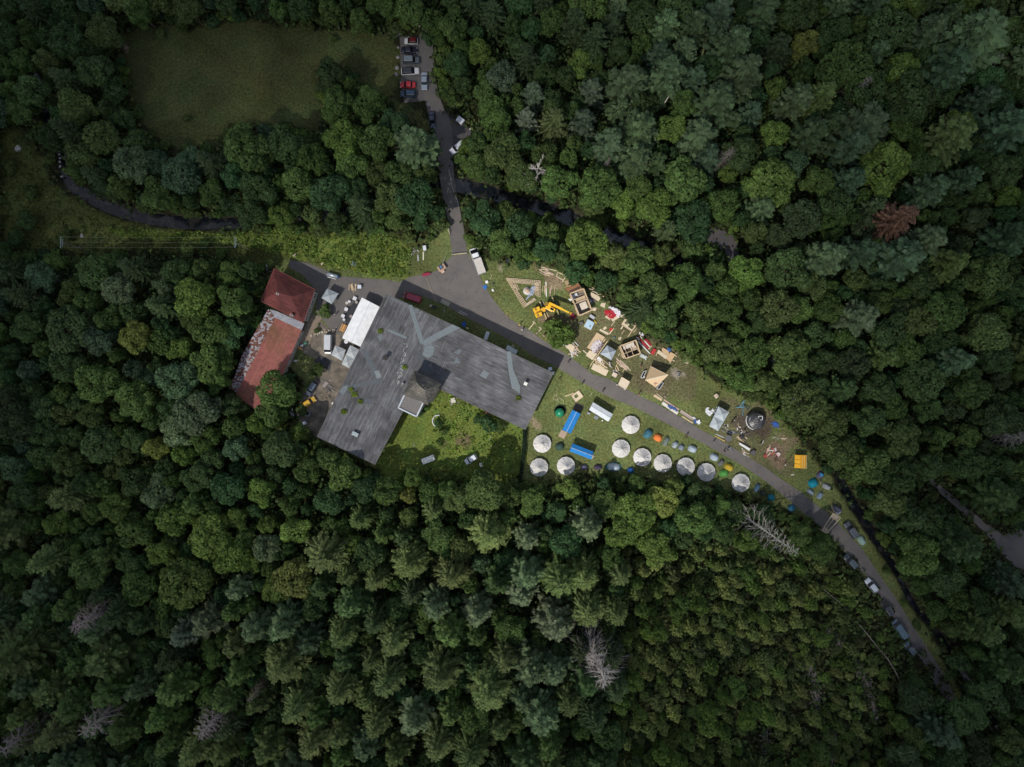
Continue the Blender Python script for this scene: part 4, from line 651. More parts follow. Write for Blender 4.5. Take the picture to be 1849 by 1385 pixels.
def bell(u, v, lab, rot, dent):
    ze = .9; x, y = W(u, v, 1.2); t = thing('bell_tent', lab, 'tent', (x, y, 0), rot, 'round white bell tents'); R_ = 2.42; n = 12; rg = random.Random(int(u)); mb = MB(); rings = [(R_, ze), (R_ * .78, 1.22), (R_ * .55, 1.58), (R_ * .3, 2.02), (.06, 2.6)]; vs = []
    for j, (r, z) in enumerate(rings):
        for i in range(n * 2):
            a = math.pi * i / n; rr = r * (math.cos(math.pi / n) if i % 2 else 1); s = -.05 * math.sin(math.pi * j / 4) if i % 2 else 0; vs.append((rr * math.cos(a), rr * math.sin(a), z + s + rg.gauss(0, .035) * (0 < j < 4) * dent))
    m = 2 * n; fs = [(j * m + i, j * m + (i + 1) % m, (j + 1) * m + (i + 1) % m, (j + 1) * m + i) for j in range(4) for i in range(m)] + [tuple(range(4 * m, 5 * m))]; mb.add(vs, fs); mb.build('canvas_roof', 'fabric', t, tuple((.54 + .012 * (int(u) % 9)) * k for k in (1, .975, .945)))
    wl = MB(); wl.lathe([(R_ * .97, 0), (R_ * .985, ze)], 12).build('canvas_wall', 'fabric', t, (.42,.41,.39)); MB().tube((0, 0, 2.5), (0, 0, 2.85), .05, n=6).build('pole_tip', 'metal', t, (.5,.5,.5))
    tr = MB(); [tr.beam((R_ * math.cos(2 * math.pi * i / n), R_ * math.sin(2 * math.pi * i / n), ze), (R_ * math.cos(2 * math.pi * (i + 1) / n), R_ * math.sin(2 * math.pi * (i + 1) / n), ze), .07) for i in range(n)]; tr.build('eaves_band', 'fabric', t, (.78,.77,.74))
    g = MB(); [g.tube((R_ * math.cos(a), R_ * math.sin(a), ze), ((R_ + .9) * math.cos(a), (R_ + .9) * math.sin(a), 0), .012, n=3) for a in [math.pi / 6 * i for i in range(12)]]; g.build('guy_rope', 'fabric', t, (.4,.38,.33))
    MB().box((R_ * .985, 0, .45), (.05, .9, .8)).build('door_flap', 'fabric', t, (.36,.35,.33))
for i, (u, v, lab) in enumerate([(979,801.5,'round white tent between the green dome and the grass ditch, upper of the left pair'),(973.4,844.2,'lowest round white tent at the left, beside the dark ditch'),(1022,841.4,'round white tent partly under the tree edge'),(1139,767.4,'round white tent nearest the road, topmost of all'),(1121.5,810.4,'round white tent just below the topmost one, right of the second blue gazebo'),(1160,826,'first tent of the lower row, right of the small blue tent'),(1197,837,'second tent of the lower row, below the orange tent'),(1238.5,843,'third tent of the lower row, below the pale box-shaped tents'),(1276,853,'fourth tent of the lower row, left of the green tent'),(1338.3,872.3,'rightmost round white tent, nearest the tree shade')]): bell(u, v, lab, .1 + i * .17, 1.2)
def dome(u, v, rl, rw, ang, h, colr, lab, z=None, group='camping tents', fly=None, name='camping_tent', cat='tent', n=14, sharp=1.0):
    x, y, z0 = G(u, v, h * .5); t = thing(name, lab, cat, (x, y, z0), ang, group); prof = [(1, 0), (.93, h * .35), (.74, h * .68), (.42, h * .92), (.12, h)]
    mb = MB(); k = len(prof); rg = random.Random(int(u * 3)); seg = n
    vs = []
    for r, z_ in prof:
        for i in range(seg):
            a = 2 * math.pi * i / seg; sq = (abs(math.cos(a)) ** 3 + abs(math.sin(a)) ** 3) ** (-1 / 3) * .93; q = 1 + (sq - 1) * sharp; vs.append((rl * r * q * math.cos(a) + rg.gauss(0, .02), rw * r * q * math.sin(a) + rg.gauss(0, .02), z_ * (1 - .0) + rg.gauss(0, .015)))
    fs = [(j * seg + i, j * seg + (i + 1) % seg, (j + 1) * seg + (i + 1) % seg, (j + 1) * seg + i) for j in range(k - 1) for i in range(seg)] + [tuple(range((k - 1) * seg, k * seg))]
    mb.add(vs, fs); mb.build('tent_shell', 'fabric', t, colr)
    pl = MB()
    for sg in (1, -1):
        pts = [(rl * f * .97 * s_, rw * f * .97 * s_ * sg, zz + .03) for s_ in (1, -1) for f, zz in ((.98, .02), (.9, h * .4), (.68, h * .74), (.3, h * .97))]; pts = pts[:4] + pts[4:][::-1]
        for i in range(7): pl.tube(pts[i], pts[i + 1], .025, n=4)
    pl.build('tent_pole', 'metal', t, tuple(min(1, c * 1.5 + .06) for c in colr))
    MB().add([(rl * .97, -rw * .35, .05), (rl * .97, rw * .35, .05), (rl * .74, 0, h * .66)], [(0, 1, 2)]).build('door_flap', 'fabric', t, tuple(c * .55 for c in colr))
    if fly: MB().prism([(rl * 1.2 * math.cos(a), rw * 1.2 * math.sin(a)) for a in [2 * math.pi * i / 6 + .3 for i in range(6)]], .04, .07).build('groundsheet', 'fabric', t, fly)
    return t
for a in [(1011,806.4,1.25,1.15,.3,1.3,(.035,.075,.06),'dark green dome tent between the round tents and blue gazebo'),(1170.8,783.6,1.45,1.15,.9,1.4,(.045,.16,.22),'blue-teal dome tent next to the orange one'),(1188.4,790.6,1.3,1.05,-.5,1.2,(.78,.22,.05),'bright orange dome tent'),(1203,797,1.5,.8,1.15,1.0,(.15,.19,.17),'long greenish-grey tent right of the orange tent'),(1219.4,803.3,1.05,.85,1.0,1.1,(.33,.38,.43),'pale grey-blue ridge tent right of the greenish tent'),(1230.6,808,.85,.85,.9,1.0,(.22,.26,.32),'small blue-grey tent with a silver patch'),(1251,811,1.3,1.0,-.35,1.3,(.42,.50,.58),'pale blue box-shaped tent, left of the two beside the road'),(1290.5,826,1.3,1.0,-.4,1.3,(.42,.50,.58),'pale blue box-shaped tent, right of the two beside the road'),(1302.4,835.7,1.15,.75,.9,1.0,(.13,.13,.13),'charcoal tent next to the yellow one'),(1317,844,1.35,1.0,-.4,1.2,(.50,.36,.03),'mustard yellow dome tent'),(1308,854.7,1.25,1.05,.2,1.2,(.08,.30,.06),'grass green dome tent'),(1368,880.7,1.3,.75,1.1,1.0,(.06,.12,.19),'slate blue tent right of the last round tent'),(1378.6,890.5,1.0,.8,.4,1.0,(.03,.05,.035),'near-black green tent in tree shade'),(1393.3,899,1.05,1.0,.1,1.1,(.01,.20,.26),'small teal tent with a white spot at the tree edge'),(1430.6,918,1.05,1.0,.4,1.1,(.02,.13,.22),'blue tent at the tree edge farthest down the road'),(1469.4,873,1.35,1.3,.5,1.4,(.0,.24,.33),'round turquoise tent by the stream'),(1482,858,1.1,1.0,.8,1.1,(.10,.10,.17),'purple-grey tent with a bright blue patch by the stream'),(1493.3,878.8,1.3,.75,-.45,.9,(.36,.38,.40),'silver-white tent by the stream'),(1464.4,888.6,1.15,.7,-.6,.9,(.22,.28,.34),'pale blue striped tent below the turquoise one'),(1481.3,895,1.1,.75,1.0,.9,(.22,.29,.36),'triangular blue-grey tent beside the striped one'),(1054.6,844,1.0,.8,.1,1.1,(.14,.14,.22),'violet-grey tent right of the shaded round tent'),(1080,844,1.2,.7,0,1.1,(.06,.045,.09),'dark purple tent below the second blue gazebo'),(1139,849.8,.95,.95,.2,1.1,(.01,.09,.30),'deep blue tent right of the pale tunnel tent'),(1556.6,976,1.6,.95,-.95,1.2,(.30,.42,.38),'pale mint tent behind the parked dark car'),(1461,925,.7,.5,.3,.7,(.10,.11,.13),'small dark bundle-like tent under the trees near the gateway')]:
    dome(*a[:6], a[6], a[7])
dome(1108.8,844,1.9,1.1,-.05,1.6,(.42,.50,.57),'long pale blue tunnel tent on a teal groundsheet',fly=(.01,.16,.20))
for u, v, s_, c_, lab, nm, cat in ((1484,857.5,.42,(.03,.30,.62),'bright blue patch of cloth lying over the purple-grey tent','cloth','cloth'),):
    x, y, z = G(u, v, 1.1); o = MB().lathe([(s_ * 1.2, 0), (s_, .12), (.1, .2)], 9).build(nm, 'fabric', None, c_); o.location = (x, y, .95); tag(o, lab, cat)
# green domed tank
x, y, _ = G(1011, 745, 1.2); t = thing('domed_tank', 'shiny green domed tank in a dark fenced ring', 'tank', (x, y, 0)); MB().lathe([(1.25, 0), (1.28, .5), (1.2, 1.0), (.95, 1.45), (.5, 1.75), (.08, 1.85)], 24).build('dome', 'paint', t, (.01,.24,.12), True)
MB().lathe([(1.62, 0), (1.62, .35), (1.5, .35), (1.5, 0)], 24, (.12, .35, 0)).build('base_ring', 'rubber', t, (.03,.035,.035)); MB().lathe([(.14, 1.8), (.14, 1.98), (.05, 2.0)], 10).build('cap', 'plain', t, (.02,.12,.07)); MB().tube((.35, .5, 1.4), (.75, .7, 1.9), .16, n=8).build('spout', 'rubber', t, (.02,.05,.035))
def hose(name, lab, cat, pts, r, color, z=.06, mat='fabric', closed=False):
    P = [W(*p) for p in pts]; c = P[0]; mb = MB(); Q = dense([(a - c[0], b - c[1], z) for a, b in P], 3)
    for i in range(len(Q) - 1): mb.tube(Q[i], Q[i + 1], r, n=5)
    o = mb.build(name, mat, None, color); o.location = (c[0], c[1], 0); return tag(o, lab, cat)
hose('hose', 'pale hose looping on the grass above the green dome, left strand', 'hose', zq('G',500,440,495,400,525,365,540,420,560,480), .05, (.5,.45,.32)); hose('hose', 'pale hose crossing the grass above the green dome, right strand', 'hose', zq('G',500,440,545,432,590,425,622,450,615,490), .05, (.5,.45,.32))
hose('cable_ramp', 'tan strip of boards over a cable crossing the asphalt yard', 'cable cover', zq('C',800,440,850,560,910,715), .16, (.24,.19,.15), .03, 'wood')
# ------------------------------------------------------------------ vehicles
def vehicle(lab, u, v, ang, Lc, Wc, kind, colr, group, roofc=None, rack=False, cat=None, z=.0):
    name = dict(van='van', suv='parked_car', hatch='parked_car', sedan='parked_car', pickup='flatbed_truck')[kind]; h = dict(van=2.0, suv=1.7, hatch=1.48, sedan=1.42, pickup=2.1)[kind]; x, y, z0 = G(u, v, h * .7)
    t = thing(name, lab, cat or dict(van='van', pickup='truck').get(kind, 'car'), (x, y, z0 + .03), ang, group)
    hl, hw = Lc / 2, Wc / 2; belt = dict(van=1.15, suv=1.05, hatch=.92, sedan=.9, pickup=1.2)[kind]
    prof = dict(sedan=[(-1,.80,.78),(-.93,.96,.86),(-.6,1,.92),(.3,1,.92),(.55,.98,.86),(.9,.9,.76),(1,.74,.62)], hatch=[(-1,.84,.85),(-.95,.97,.92),(-.5,1,.94),(.35,1,.94),(.6,.98,.88),(.9,.9,.78),(1,.74,.62)],
                suv=[(-1,.86,1.0),(-.96,.98,1.05),(-.5,1,1.06),(.35,1,1.06),(.55,.99,1.02),(.92,.92,.92),(1,.78,.75)], van=[(-1,.95,1.15),(-.98,1,1.15),(0,1,1.15),(.6,1,1.15),(.78,.98,1.05),(.94,.9,.9),(1,.8,.72)], pickup=[(.2,.9,1.1),(.22,.98,1.2),(.5,1,1.2),(.8,.99,1.15),(.95,.92,1.0),(.99,.86,.9),(1,.78,.8)])[kind]
    mb = MB(); vs = []; k = 10
    for fx, fw, zt in prof:
        w_ = hw * fw; X = hl * fx; vs += [(X, -w_ * .9, .22), (X, -w_, .38), (X, -w_, zt - .22), (X, -w_ * .95, zt - .06), (X, -w_ * .8, zt), (X, w_ * .8, zt), (X, w_ * .95, zt - .06), (X, w_, zt - .22), (X, w_, .38), (X, w_ * .9, .22)]
    fs = [(j * k + i, (j + 1) * k + i, (j + 1) * k + (i + 1) % k, j * k + (i + 1) % k) for j in range(len(prof) - 1) for i in range(k)] + [tuple(range(k)), tuple(range((len(prof) - 1) * k, len(prof) * k))[::-1]]
    mb.add(vs, fs).build('body', 'paint', t, colr, False, .03)
    g = dict(sedan=(-.62,-.40,.18,.46), hatch=(-.93,-.72,.18,.50), suv=(-.94,-.80,.20,.48), van=(-.985,-.95,.55,.80), pickup=(.24,.27,.55,.86))[kind]; zb = belt; zt = h
    b0, t0, t1, b1 = [hl * q for q in g]; wb, wt = hw * .93, hw * (.76 if kind != 'van' else .86)
    B_ = [(b0, -wb, zb), (b1, -wb * .96, zb), (b1, wb * .96, zb), (b0, wb, zb)]; T_ = [(t0, -wt, zt - .05), (t1, -wt, zt - .07), (t1, wt, zt - .07), (t0, wt, zt - .05)]
    solid = kind == 'van'
    MB().add([B_[1], B_[2], T_[2], T_[1]], [(0, 1, 2, 3)]).add([(B_[1][0] - .05, B_[1][1], zb), (B_[2][0] - .05, B_[2][1], zb), (T_[2][0] - .05, T_[2][1], zt - .09), (T_[1][0] - .05, T_[1][1], zt - .09)], [(3, 2, 1, 0)]).build('windscreen', 'glass', t)
    MB().add([B_[3], B_[0], T_[0], T_[3]], [(0, 1, 2, 3)]).build('rear_window' if not solid else 'rear_door', 'paint' if solid else 'glass', t, colr)
    for s_, (i, j) in (('l', (0, 1)), ('r', (2, 3))): MB().add([B_[i], B_[j], T_[j], T_[i]], [(0, 1, 2, 3)]).build('side_window' if not solid else 'side_panel', 'paint' if solid else 'glass', t, colr)
    if solid:
        for s_ in (-1, 1): MB().add([(hl * .36, s_ * (wb + .005), zb + .08), (hl * .66, s_ * (wb * .985 + .005), zb + .08), (hl * .56, s_ * (wt + .03), zt - .25), (hl * .38, s_ * (wt + .035), zt - .25)], [(0, 1, 2, 3)]).build('side_window', 'glass', t)
    rm = MB(); a, b_ = t0 - .06, t1 + .05; rm.add([(a, -wt - .03, zt - .07), (b_, -wt - .03, zt - .09), (b_, wt + .03, zt - .09), (a, wt + .03, zt - .07), (a + .12, -wt + .1, zt), (b_ - .15, -wt + .1, zt), (b_ - .15, wt - .1, zt), (a + .12, wt - .1, zt)], [(3, 2, 1, 0), (4, 5, 6, 7), (0, 1, 5, 4), (1, 2, 6, 5), (2, 3, 7, 6), (3, 0, 4, 7)])
    rm.build('roof', 'paint', t, roofc or colr)
    if rack:
        for s_ in (-1, 1): MB().box(((t0 + t1) / 2, s_ * (wt - .02), zt + .04), ((t1 - t0) * .85, .05, .06)).build('roof_rail', 'metal', t, (.5,.5,.52))
    for fx in (.62, -.62):
        for s_ in (-1, 1): wh = MB().tube((hl * fx, s_ * (hw - .24), .33), (hl * fx, s_ * (hw + .01), .33), .33, n=14).build('wheel', 'rubber', t, (.02,.02,.02)); MB().tube((hl * fx, s_ * (hw - .05), .33), (hl * fx, s_ * (hw + .025), .33), .19, n=8).build('rim', 'metal', wh, (.4,.4,.42))
    for s_ in (-1, 1):
        MB().box((hl * .955, s_ * hw * .68, .62 if kind != 'van' else .8), (.14, .36, .16), 0).build('headlight', 'metal', t, (.7,.72,.75)); MB().box((-hl * .985 if kind != 'pickup' else -hl * .99, s_ * hw * .76, .75), (.08, .22, .16)).build('taillight', 'plain', t, (.35,.02,.02)); MB().box(((b1 - .15), s_ * (hw + .09), zb + .08), (.14, .2, .14)).build('wing_mirror', 'paint', t, colr)
    if kind == 'pickup':
        MB().box((hl * -.42, 0, .62), (hl * 1.16, hw * 1.0, .2)).build('chassis', 'metal', t, (.05,.05,.05)); MB().box((-hl * .41, 0, 1.0), (hl * 1.19, Wc * 1.06, .12)).build('load_bed', 'wood', t, (.55,.52,.48))
        for s_ in (-1, 1): MB().box((-hl * .41, s_ * Wc * .53, 1.22), (hl * 1.19, .05, .4)).build('side_board', 'metal', t, (.55,.55,.56))
        MB().box((-hl * .995, 0, 1.22), (.05, Wc * 1.04, .4)).build('tailboard', 'metal', t, (.55,.55,.56)); MB().box((hl * .17, 0, 1.5), (.06, Wc, .95)).build('headboard', 'metal', t, (.5,.5,.52))
        tp = MB(); [tp.box((-hl * .41, (i - 3) * .27, 1.085), (hl * 1.15, .22, .04)) for i in range(7)]; tp.build('planking', 'wood', t, (.62,.58,.54))
    return t
CP = 'cars in the upper parking row'; CR = 'cars parked along the lower road'
vehicle('white hatchback with a dark red roof, top of the parking row', 742, 73, math.pi, 3.6, 1.7, 'hatch', (.62,.62,.62), CP, (.12,.015,.015)); vehicle('black sedan below the red-roofed white hatchback', 738.6, 89.8, 0, 4.4, 1.8, 'sedan', (.012,.012,.025), CP); vehicle('dark grey estate car with roof rails, third in the parking row', 742, 107, 0, 4.6, 1.85, 'suv', (.07,.085,.10), CP, (.16,.19,.21), True)
vehicle('long white car with a dark glass roof, fourth in the parking row', 740.5, 127.5, .05, 4.8, 1.85, 'hatch', (.66,.66,.66), CP, (.03,.035,.04)); vehicle('bright red car, fifth in the parking row', 736, 152.3, math.pi, 4.2, 1.7, 'sedan', (.42,.012,.02), CP); vehicle('dark blue car at the bottom of the parking row', 736.7, 168.4, math.pi, 4.3, 1.75, 'suv', (.015,.04,.08), CP)
vehicle('silver car parked across the end of the row facing down', 766, 145.6, -math.pi / 2, 4.7, 1.8, 'sedan', (.26,.31,.37), CP); vehicle('dark blue car parked alone beside the lane', 780, 216, -math.pi / 2 + .08, 4.6, 1.75, 'sedan', (.012,.022,.045), CP)
vehicle('white van parked askew beside the lane above the bridge', 825.7, 265.5, math.radians(218), 4.6, 1.8, 'suv', (.58,.60,.64), 'white vans', cat='van'); vehicle('white panel van in the yard beside the marquee', 591.6, 621.8, -math.pi / 2 - .03, 5.2, 2.0, 'van', (.60,.62,.64), 'white vans')
vehicle('small white van in the courtyard garden', 850, 829.5, math.radians(213), 3.5, 1.65, 'suv', (.72,.76,.82), 'white vans', cat='van'); vehicle('white flatbed truck with an empty pale load bed', 861.8, 471, math.radians(109), 7.4, 2.25, 'pickup', (.78,.80,.82), 'trucks')
vehicle('crimson van in the shade against the hall', 744, 537, math.radians(162), 5.0, 1.9, 'van', (.34,.012,.03), 'vans'); vehicle('dark blue car with open sunroof in the yard above the yellow car', 562, 702, math.radians(238), 4.2, 1.7, 'suv', (.03,.045,.085), 'cars in the yard', (.10,.13,.18)); vehicle('bright yellow car in the yard', 557.5, 726.5, math.radians(33), 3.9, 1.75, 'hatch', (.78,.46,.05), 'cars in the yard')
vehicle('dark grey-blue car on the verge just past the gateway', 1538, 957.5, math.radians(125), 4.9, 1.85, 'suv', (.06,.075,.09), CR, (.09,.11,.13), True); vehicle('dark car with roof rails, first on the left verge below the gateway', 1537, 1014.5, math.radians(130), 4.6, 1.8, 'suv', (.02,.035,.045), CR, (.06,.09,.11), True); vehicle('white car on the left verge of the lower road', 1575, 1058, math.radians(129), 4.4, 1.75, 'hatch', (.55,.60,.66), CR)
vehicle('black car with roof rails below the white one on the lower road', 1602.5, 1099, math.radians(123), 4.8, 1.8, 'suv', (.012,.014,.02), CR, (.03,.035,.045), True); vehicle('steel blue van on the left verge of the lower road', 1626, 1137, math.radians(124), 5.3, 1.9, 'van', (.07,.125,.17), CR); vehicle('dark teal car, last in the line on the lower road', 1644, 1171.5, math.radians(128), 4.0, 1.7, 'suv', (.04,.075,.10), CR, None, True)
def trailer(lab, u, v, ang, L_, W_, hh, colr, curved=False, bar=True):
    x, y, z = G(u, v, hh); t = thing('trailer', lab, 'trailer', (x, y, z), ang)
    if curved:
        mb = MB(); mb.tube((-L_ / 2, 0, hh * .6), (L_ / 2, 0, hh * .6), W_ / 2, n=16); mb.build('tank', 'metal', t, colr, True); MB().tube((L_ / 2, 0, hh * .6), (L_ / 2 + .35, 0, hh * .6), W_ / 2 * .97, W_ * .3, n=16).build('end_cap', 'paint', t, (.02,.10,.25)); MB().box((-.1, -W_ * .7, .5), (L_ * .8, .18, .1)).build('hose_tray', 'plain', t, (.6,.6,.6))
    else: MB().box((0, 0, .45 + (hh - .45) / 2), (L_, W_, hh - .45)).build('box_body', 'paint', t, colr, False, .05); MB().box((0, 0, hh + .01), (L_ * .96, W_ * .94, .02)).build('lid', 'plain', t, tuple(min(1, c * 1.08) for c in colr))
    for s_ in (-1, 1): MB().tube((-.1, s_ * (W_ / 2), .3), (-.1, s_ * (W_ / 2 + .16), .3), .3, n=12).build('wheel', 'rubber', t, (.02,.02,.02))
    if bar: MB().beam((L_ / 2, 0, .4), (L_ / 2 + 1.1, 0, .4), .08).build('drawbar', 'metal', t, (.15,.15,.15))
trailer('white box trailer on the dark pad beside the lane', 831, 216.5, math.radians(-38), 2.0, 1.5, 1.5, (.66,.68,.74)); trailer('silver cylindrical tank trailer at the edge of the weedy field', 599.3, 496.5, math.radians(-15), 3.0, 1.1, 1.3, (.50,.55,.60), True); trailer('old white caravan-like trailer half under a tree in the garden', 773, 830, math.radians(22), 3.5, 1.6, 1.7, (.74,.74,.70), bar=False); trailer('white box on a short post in the weeds left of the lane', 766.5, 447.5, -1.45, 1.3, .9, 1.2, (.62,.65,.68))
def crane():
    x, y, _ = G(*zp('E', 840, 790), .8); a = math.radians(21); t = thing('mobile_crane', 'yellow mobile crane with its telescopic boom pointing at the open timber hut', 'crane', (x, y, 0), a, None); Yc = (.82,.47,.015)
    MB().box((0, 0, .85), (6.6, 1.5, .4)).build('chassis', 'metal', t, (.05,.05,.05)); MB().box((-2.5, 0, 1.05), (1.8, 2.6, .5)).build('rear_deck', 'paint', t, Yc, False, .05)
    for s_ in (-1, 1): cab = MB().box((-2.55, s_ * .8, 1.85), (1.85, 1.05, 1.1)).build('engine_cover', 'paint', t, Yc, False, .08); MB().box((-2.75, s_ * .85, 2.41), (.5, .7, .04)).build('vent', 'plain', cab, (.25,.13,.02))
    MB().box((-.95, .1, 1.35), (1.2, 1.2, .7)).build('hose_reel_box', 'paint', t, (.72,.40,.02), False, .05); MB().tube((.7, 0, 1.0), (.7, 0, 1.5), .75, n=18).build('turntable', 'metal', t, (.06,.06,.06))
    tr = MB().box((1.0, .1, 1.9), (2.2, 1.9, .7), R(-48)).build('superstructure', 'paint', t, Yc, False, .06); MB().box((1.35, -.75, 2.3), (1.5, .95, 1.0), R(-48)).build('operator_cab', 'paint', t, Yc, False, .08); MB().box((1.25, -.68, 2.83), (.95, .6, .05), R(-48)).build('cab_roof_window', 'glass', tr)
    MB().box((.4, 1.15, 2.2), (.9, 1.0, .8), R(-48)).build('counterweight', 'metal', t, (.35,.22,.03))
    x1, y1 = W(*zp('E', 872, 722), 3.2); x2, y2 = W(*zp('E', 1110, 838), 4.0); m = Matrix.Rotation(-a, 2); p1 = m @ Vector((x1 - x, y1 - y)); p2 = m @ Vector((x2 - x, y2 - y)); A = Vector((*p1, 3.2)); B = Vector((*p2, 4.0))
    bm_ = MB().beam(A, A.lerp(B, .62), .6, .6).build('boom', 'paint', t, Yc); MB().beam(A.lerp(B, .55), A.lerp(B, .93), .42, .42).build('boom_extension', 'paint', bm_, (.86,.52,.03)); MB().box(B, (.5, .6, .7), -a).build('boom_head', 'metal', bm_, (.7,.38,.02)); MB().tube(B, (B.x, B.y, 1.6), .02, n=4).build('hoist_rope', 'metal', t, (.1,.1,.1)); MB().lathe([(.02, 0), (.14, .1), (.12, .3), (.02, .4)], 8, (B.x, B.y, 1.2)).build('hook', 'metal', t, (.6,.35,.02)); MB().beam(A + Vector((.2, 0, -1)), A.lerp(B, .4) + Vector((0, 0, -.2)), .2).build('lift_ram', 'metal', t, (.4,.4,.4))
    for dx in (-.9, 2.6):
        for s_ in (-1, 1): o = MB().beam((dx, s_ * .6, .75), (dx, s_ * 2.4, .75), .22).build('outrigger', 'paint', t, (.6,.5,.2)); MB().tube((dx, s_ * 2.35, 0), (dx, s_ * 2.35, .95), .09, n=8).build('jack', 'metal', o, (.5,.5,.5)); MB().tube((dx, s_ * 2.35, 0), (dx, s_ * 2.35, .08), .3, n=10).build('foot_pad', 'wood', o, (.4,.3,.18))
    for dx in (-2.9, -1.9, 2.4):
        for s_ in (-1, 1): MB().tube((dx, s_ * .8, .5), (dx, s_ * 1.15, .5), .5, n=16).build('wheel', 'rubber', t, (.02,.02,.02))
crane()
# ------------------------------------------------------------------ timber: boards, sheets, frames
TAN = (.62,.47,.30); PLY = (.66,.55,.40); PNK = (.56,.40,.33); RED = (.34,.02,.03)
def board(f, x1, y1, x2, y2, wd, lab, colr=TAN, z=.05, th=.05, name='board', cat='board', mat='wood', group=None):
    a = ZF[f]; P1 = zp(f, x1, y1); P2 = zp(f, x2, y2); p1 = Vector(W(*P1, z + th)); p2 = Vector(W(*P2, z + th)); c = (p1 + p2) / 2; w_ = wd / a[2] * S; L_ = (p2 - p1).length; k = (H - z - th) / H
    o = MB().box((0, 0, th / 2), (L_, w_ * k, th)).build(name, mat, None, colr); o.location = (c.x, c.y, z + float(tz(c.x, c.y))); o.rotation_euler = (0, 0, math.atan2((p2 - p1).y, (p2 - p1).x)); return tag(o, lab, cat, group)
def pile(f, x, y, rx, ry, ang, n, lab, cols=(TAN, PLY, PNK), L0=.5, L1=2.2, spread=.5, group=None):
    rg = random.Random(int(x + y)); a = ZF[f][2]; u, v = zp(f, x, y); c = W(u, v, .2); ca, sa = math.cos(ang), math.sin(ang)
    for i in range(n):
        dx = rg.gauss(0, rx / a * S * .5); dy = rg.gauss(0, ry / a * S * .5); o = MB().box((0, 0, 0), (rg.uniform(L0, L1), rg.uniform(.1, .28), .05)).build('plank', 'wood', None, rg.choice(cols)); o.location = (c[0] + dx * ca - dy * sa, c[1] + dx * sa + dy * ca, .04 + i * .022); o.rotation_euler = (rg.gauss(0, .03), rg.gauss(0, .03), ang + rg.gauss(0, spread)); tag(o, lab, 'plank', group or lab)
pile('E', 850, 375, 110, 50, -.3, 16, 'short plank in the loose heap above the triangular lattice', spread=.35); pile('E', 795, 560, 35, 110, 1.45, 14, 'plank in the stack beside the right side of the lattice', (PNK, TAN), 1.2, 2.6, .08); pile('E', 1400, 640, 80, 60, -.5, 12, 'plank in the heap right of the open timber hut', (TAN, PLY)); pile('E', 1340, 680, 40, 50, .4, 6, 'offcut on the grey sheet by the timber hut', (PNK, (.6,.6,.62)), .3, .9)
pile('F', 250, 480, 110, 60, -.6, 16, 'plank in the mixed heap nearest the crane bush', (TAN, PNK, (.4,.1,.1), (.6,.6,.6)), .5, 1.8); pile('F', 250, 560, 70, 40, -.7, 9, 'plank in the heap at the asphalt edge', (TAN, PNK, (.55,.58,.6))); pile('F', 580, 670, 60, 30, -.7, 7, 'plank lying between gazebo and plywood sheet', (TAN, PLY), 1.5, 3); pile('F', 870, 700, 90, 25, -.75, 9, 'long plank right of the silver gazebo', (PLY, PNK), 1.5, 3.2, .1)
pile('F', 780, 745, 90, 20, -.75, 12, 'dark or white stick in the clutter above the small table', ((.05,.05,.05), (.6,.6,.62), TAN), .4, 1.6, .4); pile('F', 870, 590, 20, 50, 1.2, 7, 'offcut along the left wall of the square hut', (PNK, PLY), .3, .9)
pile('I', 1010, 870, 70, 80, 1.2, 16, 'pink or pale piece in the carpentry heap left of the yellow shelter', (PNK, PLY, (.45,.06,.05), (.7,.68,.66)), .4, 1.6, .6); pile('I', 520, 640, 130, 40, -.1, 12, 'grey pipe or rod on the trampled ground by the round hut', ((.10,.10,.11), (.28,.28,.3), (.06,.05,.05)), .7, 2.0, .3); pile('I', 630, 720, 90, 60, -.6, 12, 'dark scaffold bar on the trampled ground', ((.05,.05,.05), (.12,.11,.10), TAN), .6, 2.0, .6); pile('I', 620, 600, 70, 60, .5, 9, 'brown offcut below the round hut', ((.25,.12,.06), TAN, (.7,.7,.7)), .3, .8, 1.2); pile('I', 660, 895, 70, 35, -.5, 10, 'pinkish offcut under the long white table', (PNK, (.7,.66,.6)), .3, .9, 1); pile('I', 500, 860, 80, 25, -.7, 8, 'thin grey rod at the road edge', ((.15,.15,.15), (.3,.28,.27)), .8, 1.8, .3); pile('I', 430, 580, 40, 40, 0, 9, 'small grey tool or part beside the two-bay gazebo', ((.3,.32,.36), (.05,.05,.06), (.6,.6,.62)), .2, .7, 1.4)
pile('B', 1170, 420, 60, 90, -.4, 12, 'scrap beam on the ground beside the hall wall', ((.25,.19,.16), (.12,.10,.10), (.4,.38,.36)), .6, 1.9, .8); pile('B', 1130, 540, 70, 50, .4, 8, 'brown branch in the sawdust area of the yard', ((.2,.14,.10), (.3,.22,.15)), .4, 1.4, .8); pile('A', 800, 185, 30, 20, 0, 9, 'pale board in the light heap above the red-roofed house', (PLY, (.75,.66,.55)), .5, 1.3, .6); pile('A', 1115, 275, 22, 22, 1, 6, 'pale board in the small ring-shaped heap at the field edge', (PLY,), .4, .9, 1.2); pile('A', 1465, 545, 28, 60, 1.5, 12, 'pale board in the stack beside the small white box', (TAN,), .8, 1.9, .2); pile('A', 290, 325, 60, 30, .6, 9, 'old grey-pink board in the heap under the trees behind the red house', ((.3,.22,.2), (.38,.33,.3)), .6, 1.6, .4); pile('A', 500, 330, 30, 40, .8, 5, 'grey scrap piece behind the red house', ((.2,.25,.24), (.35,.38,.38)), .4, 1.2, 1)
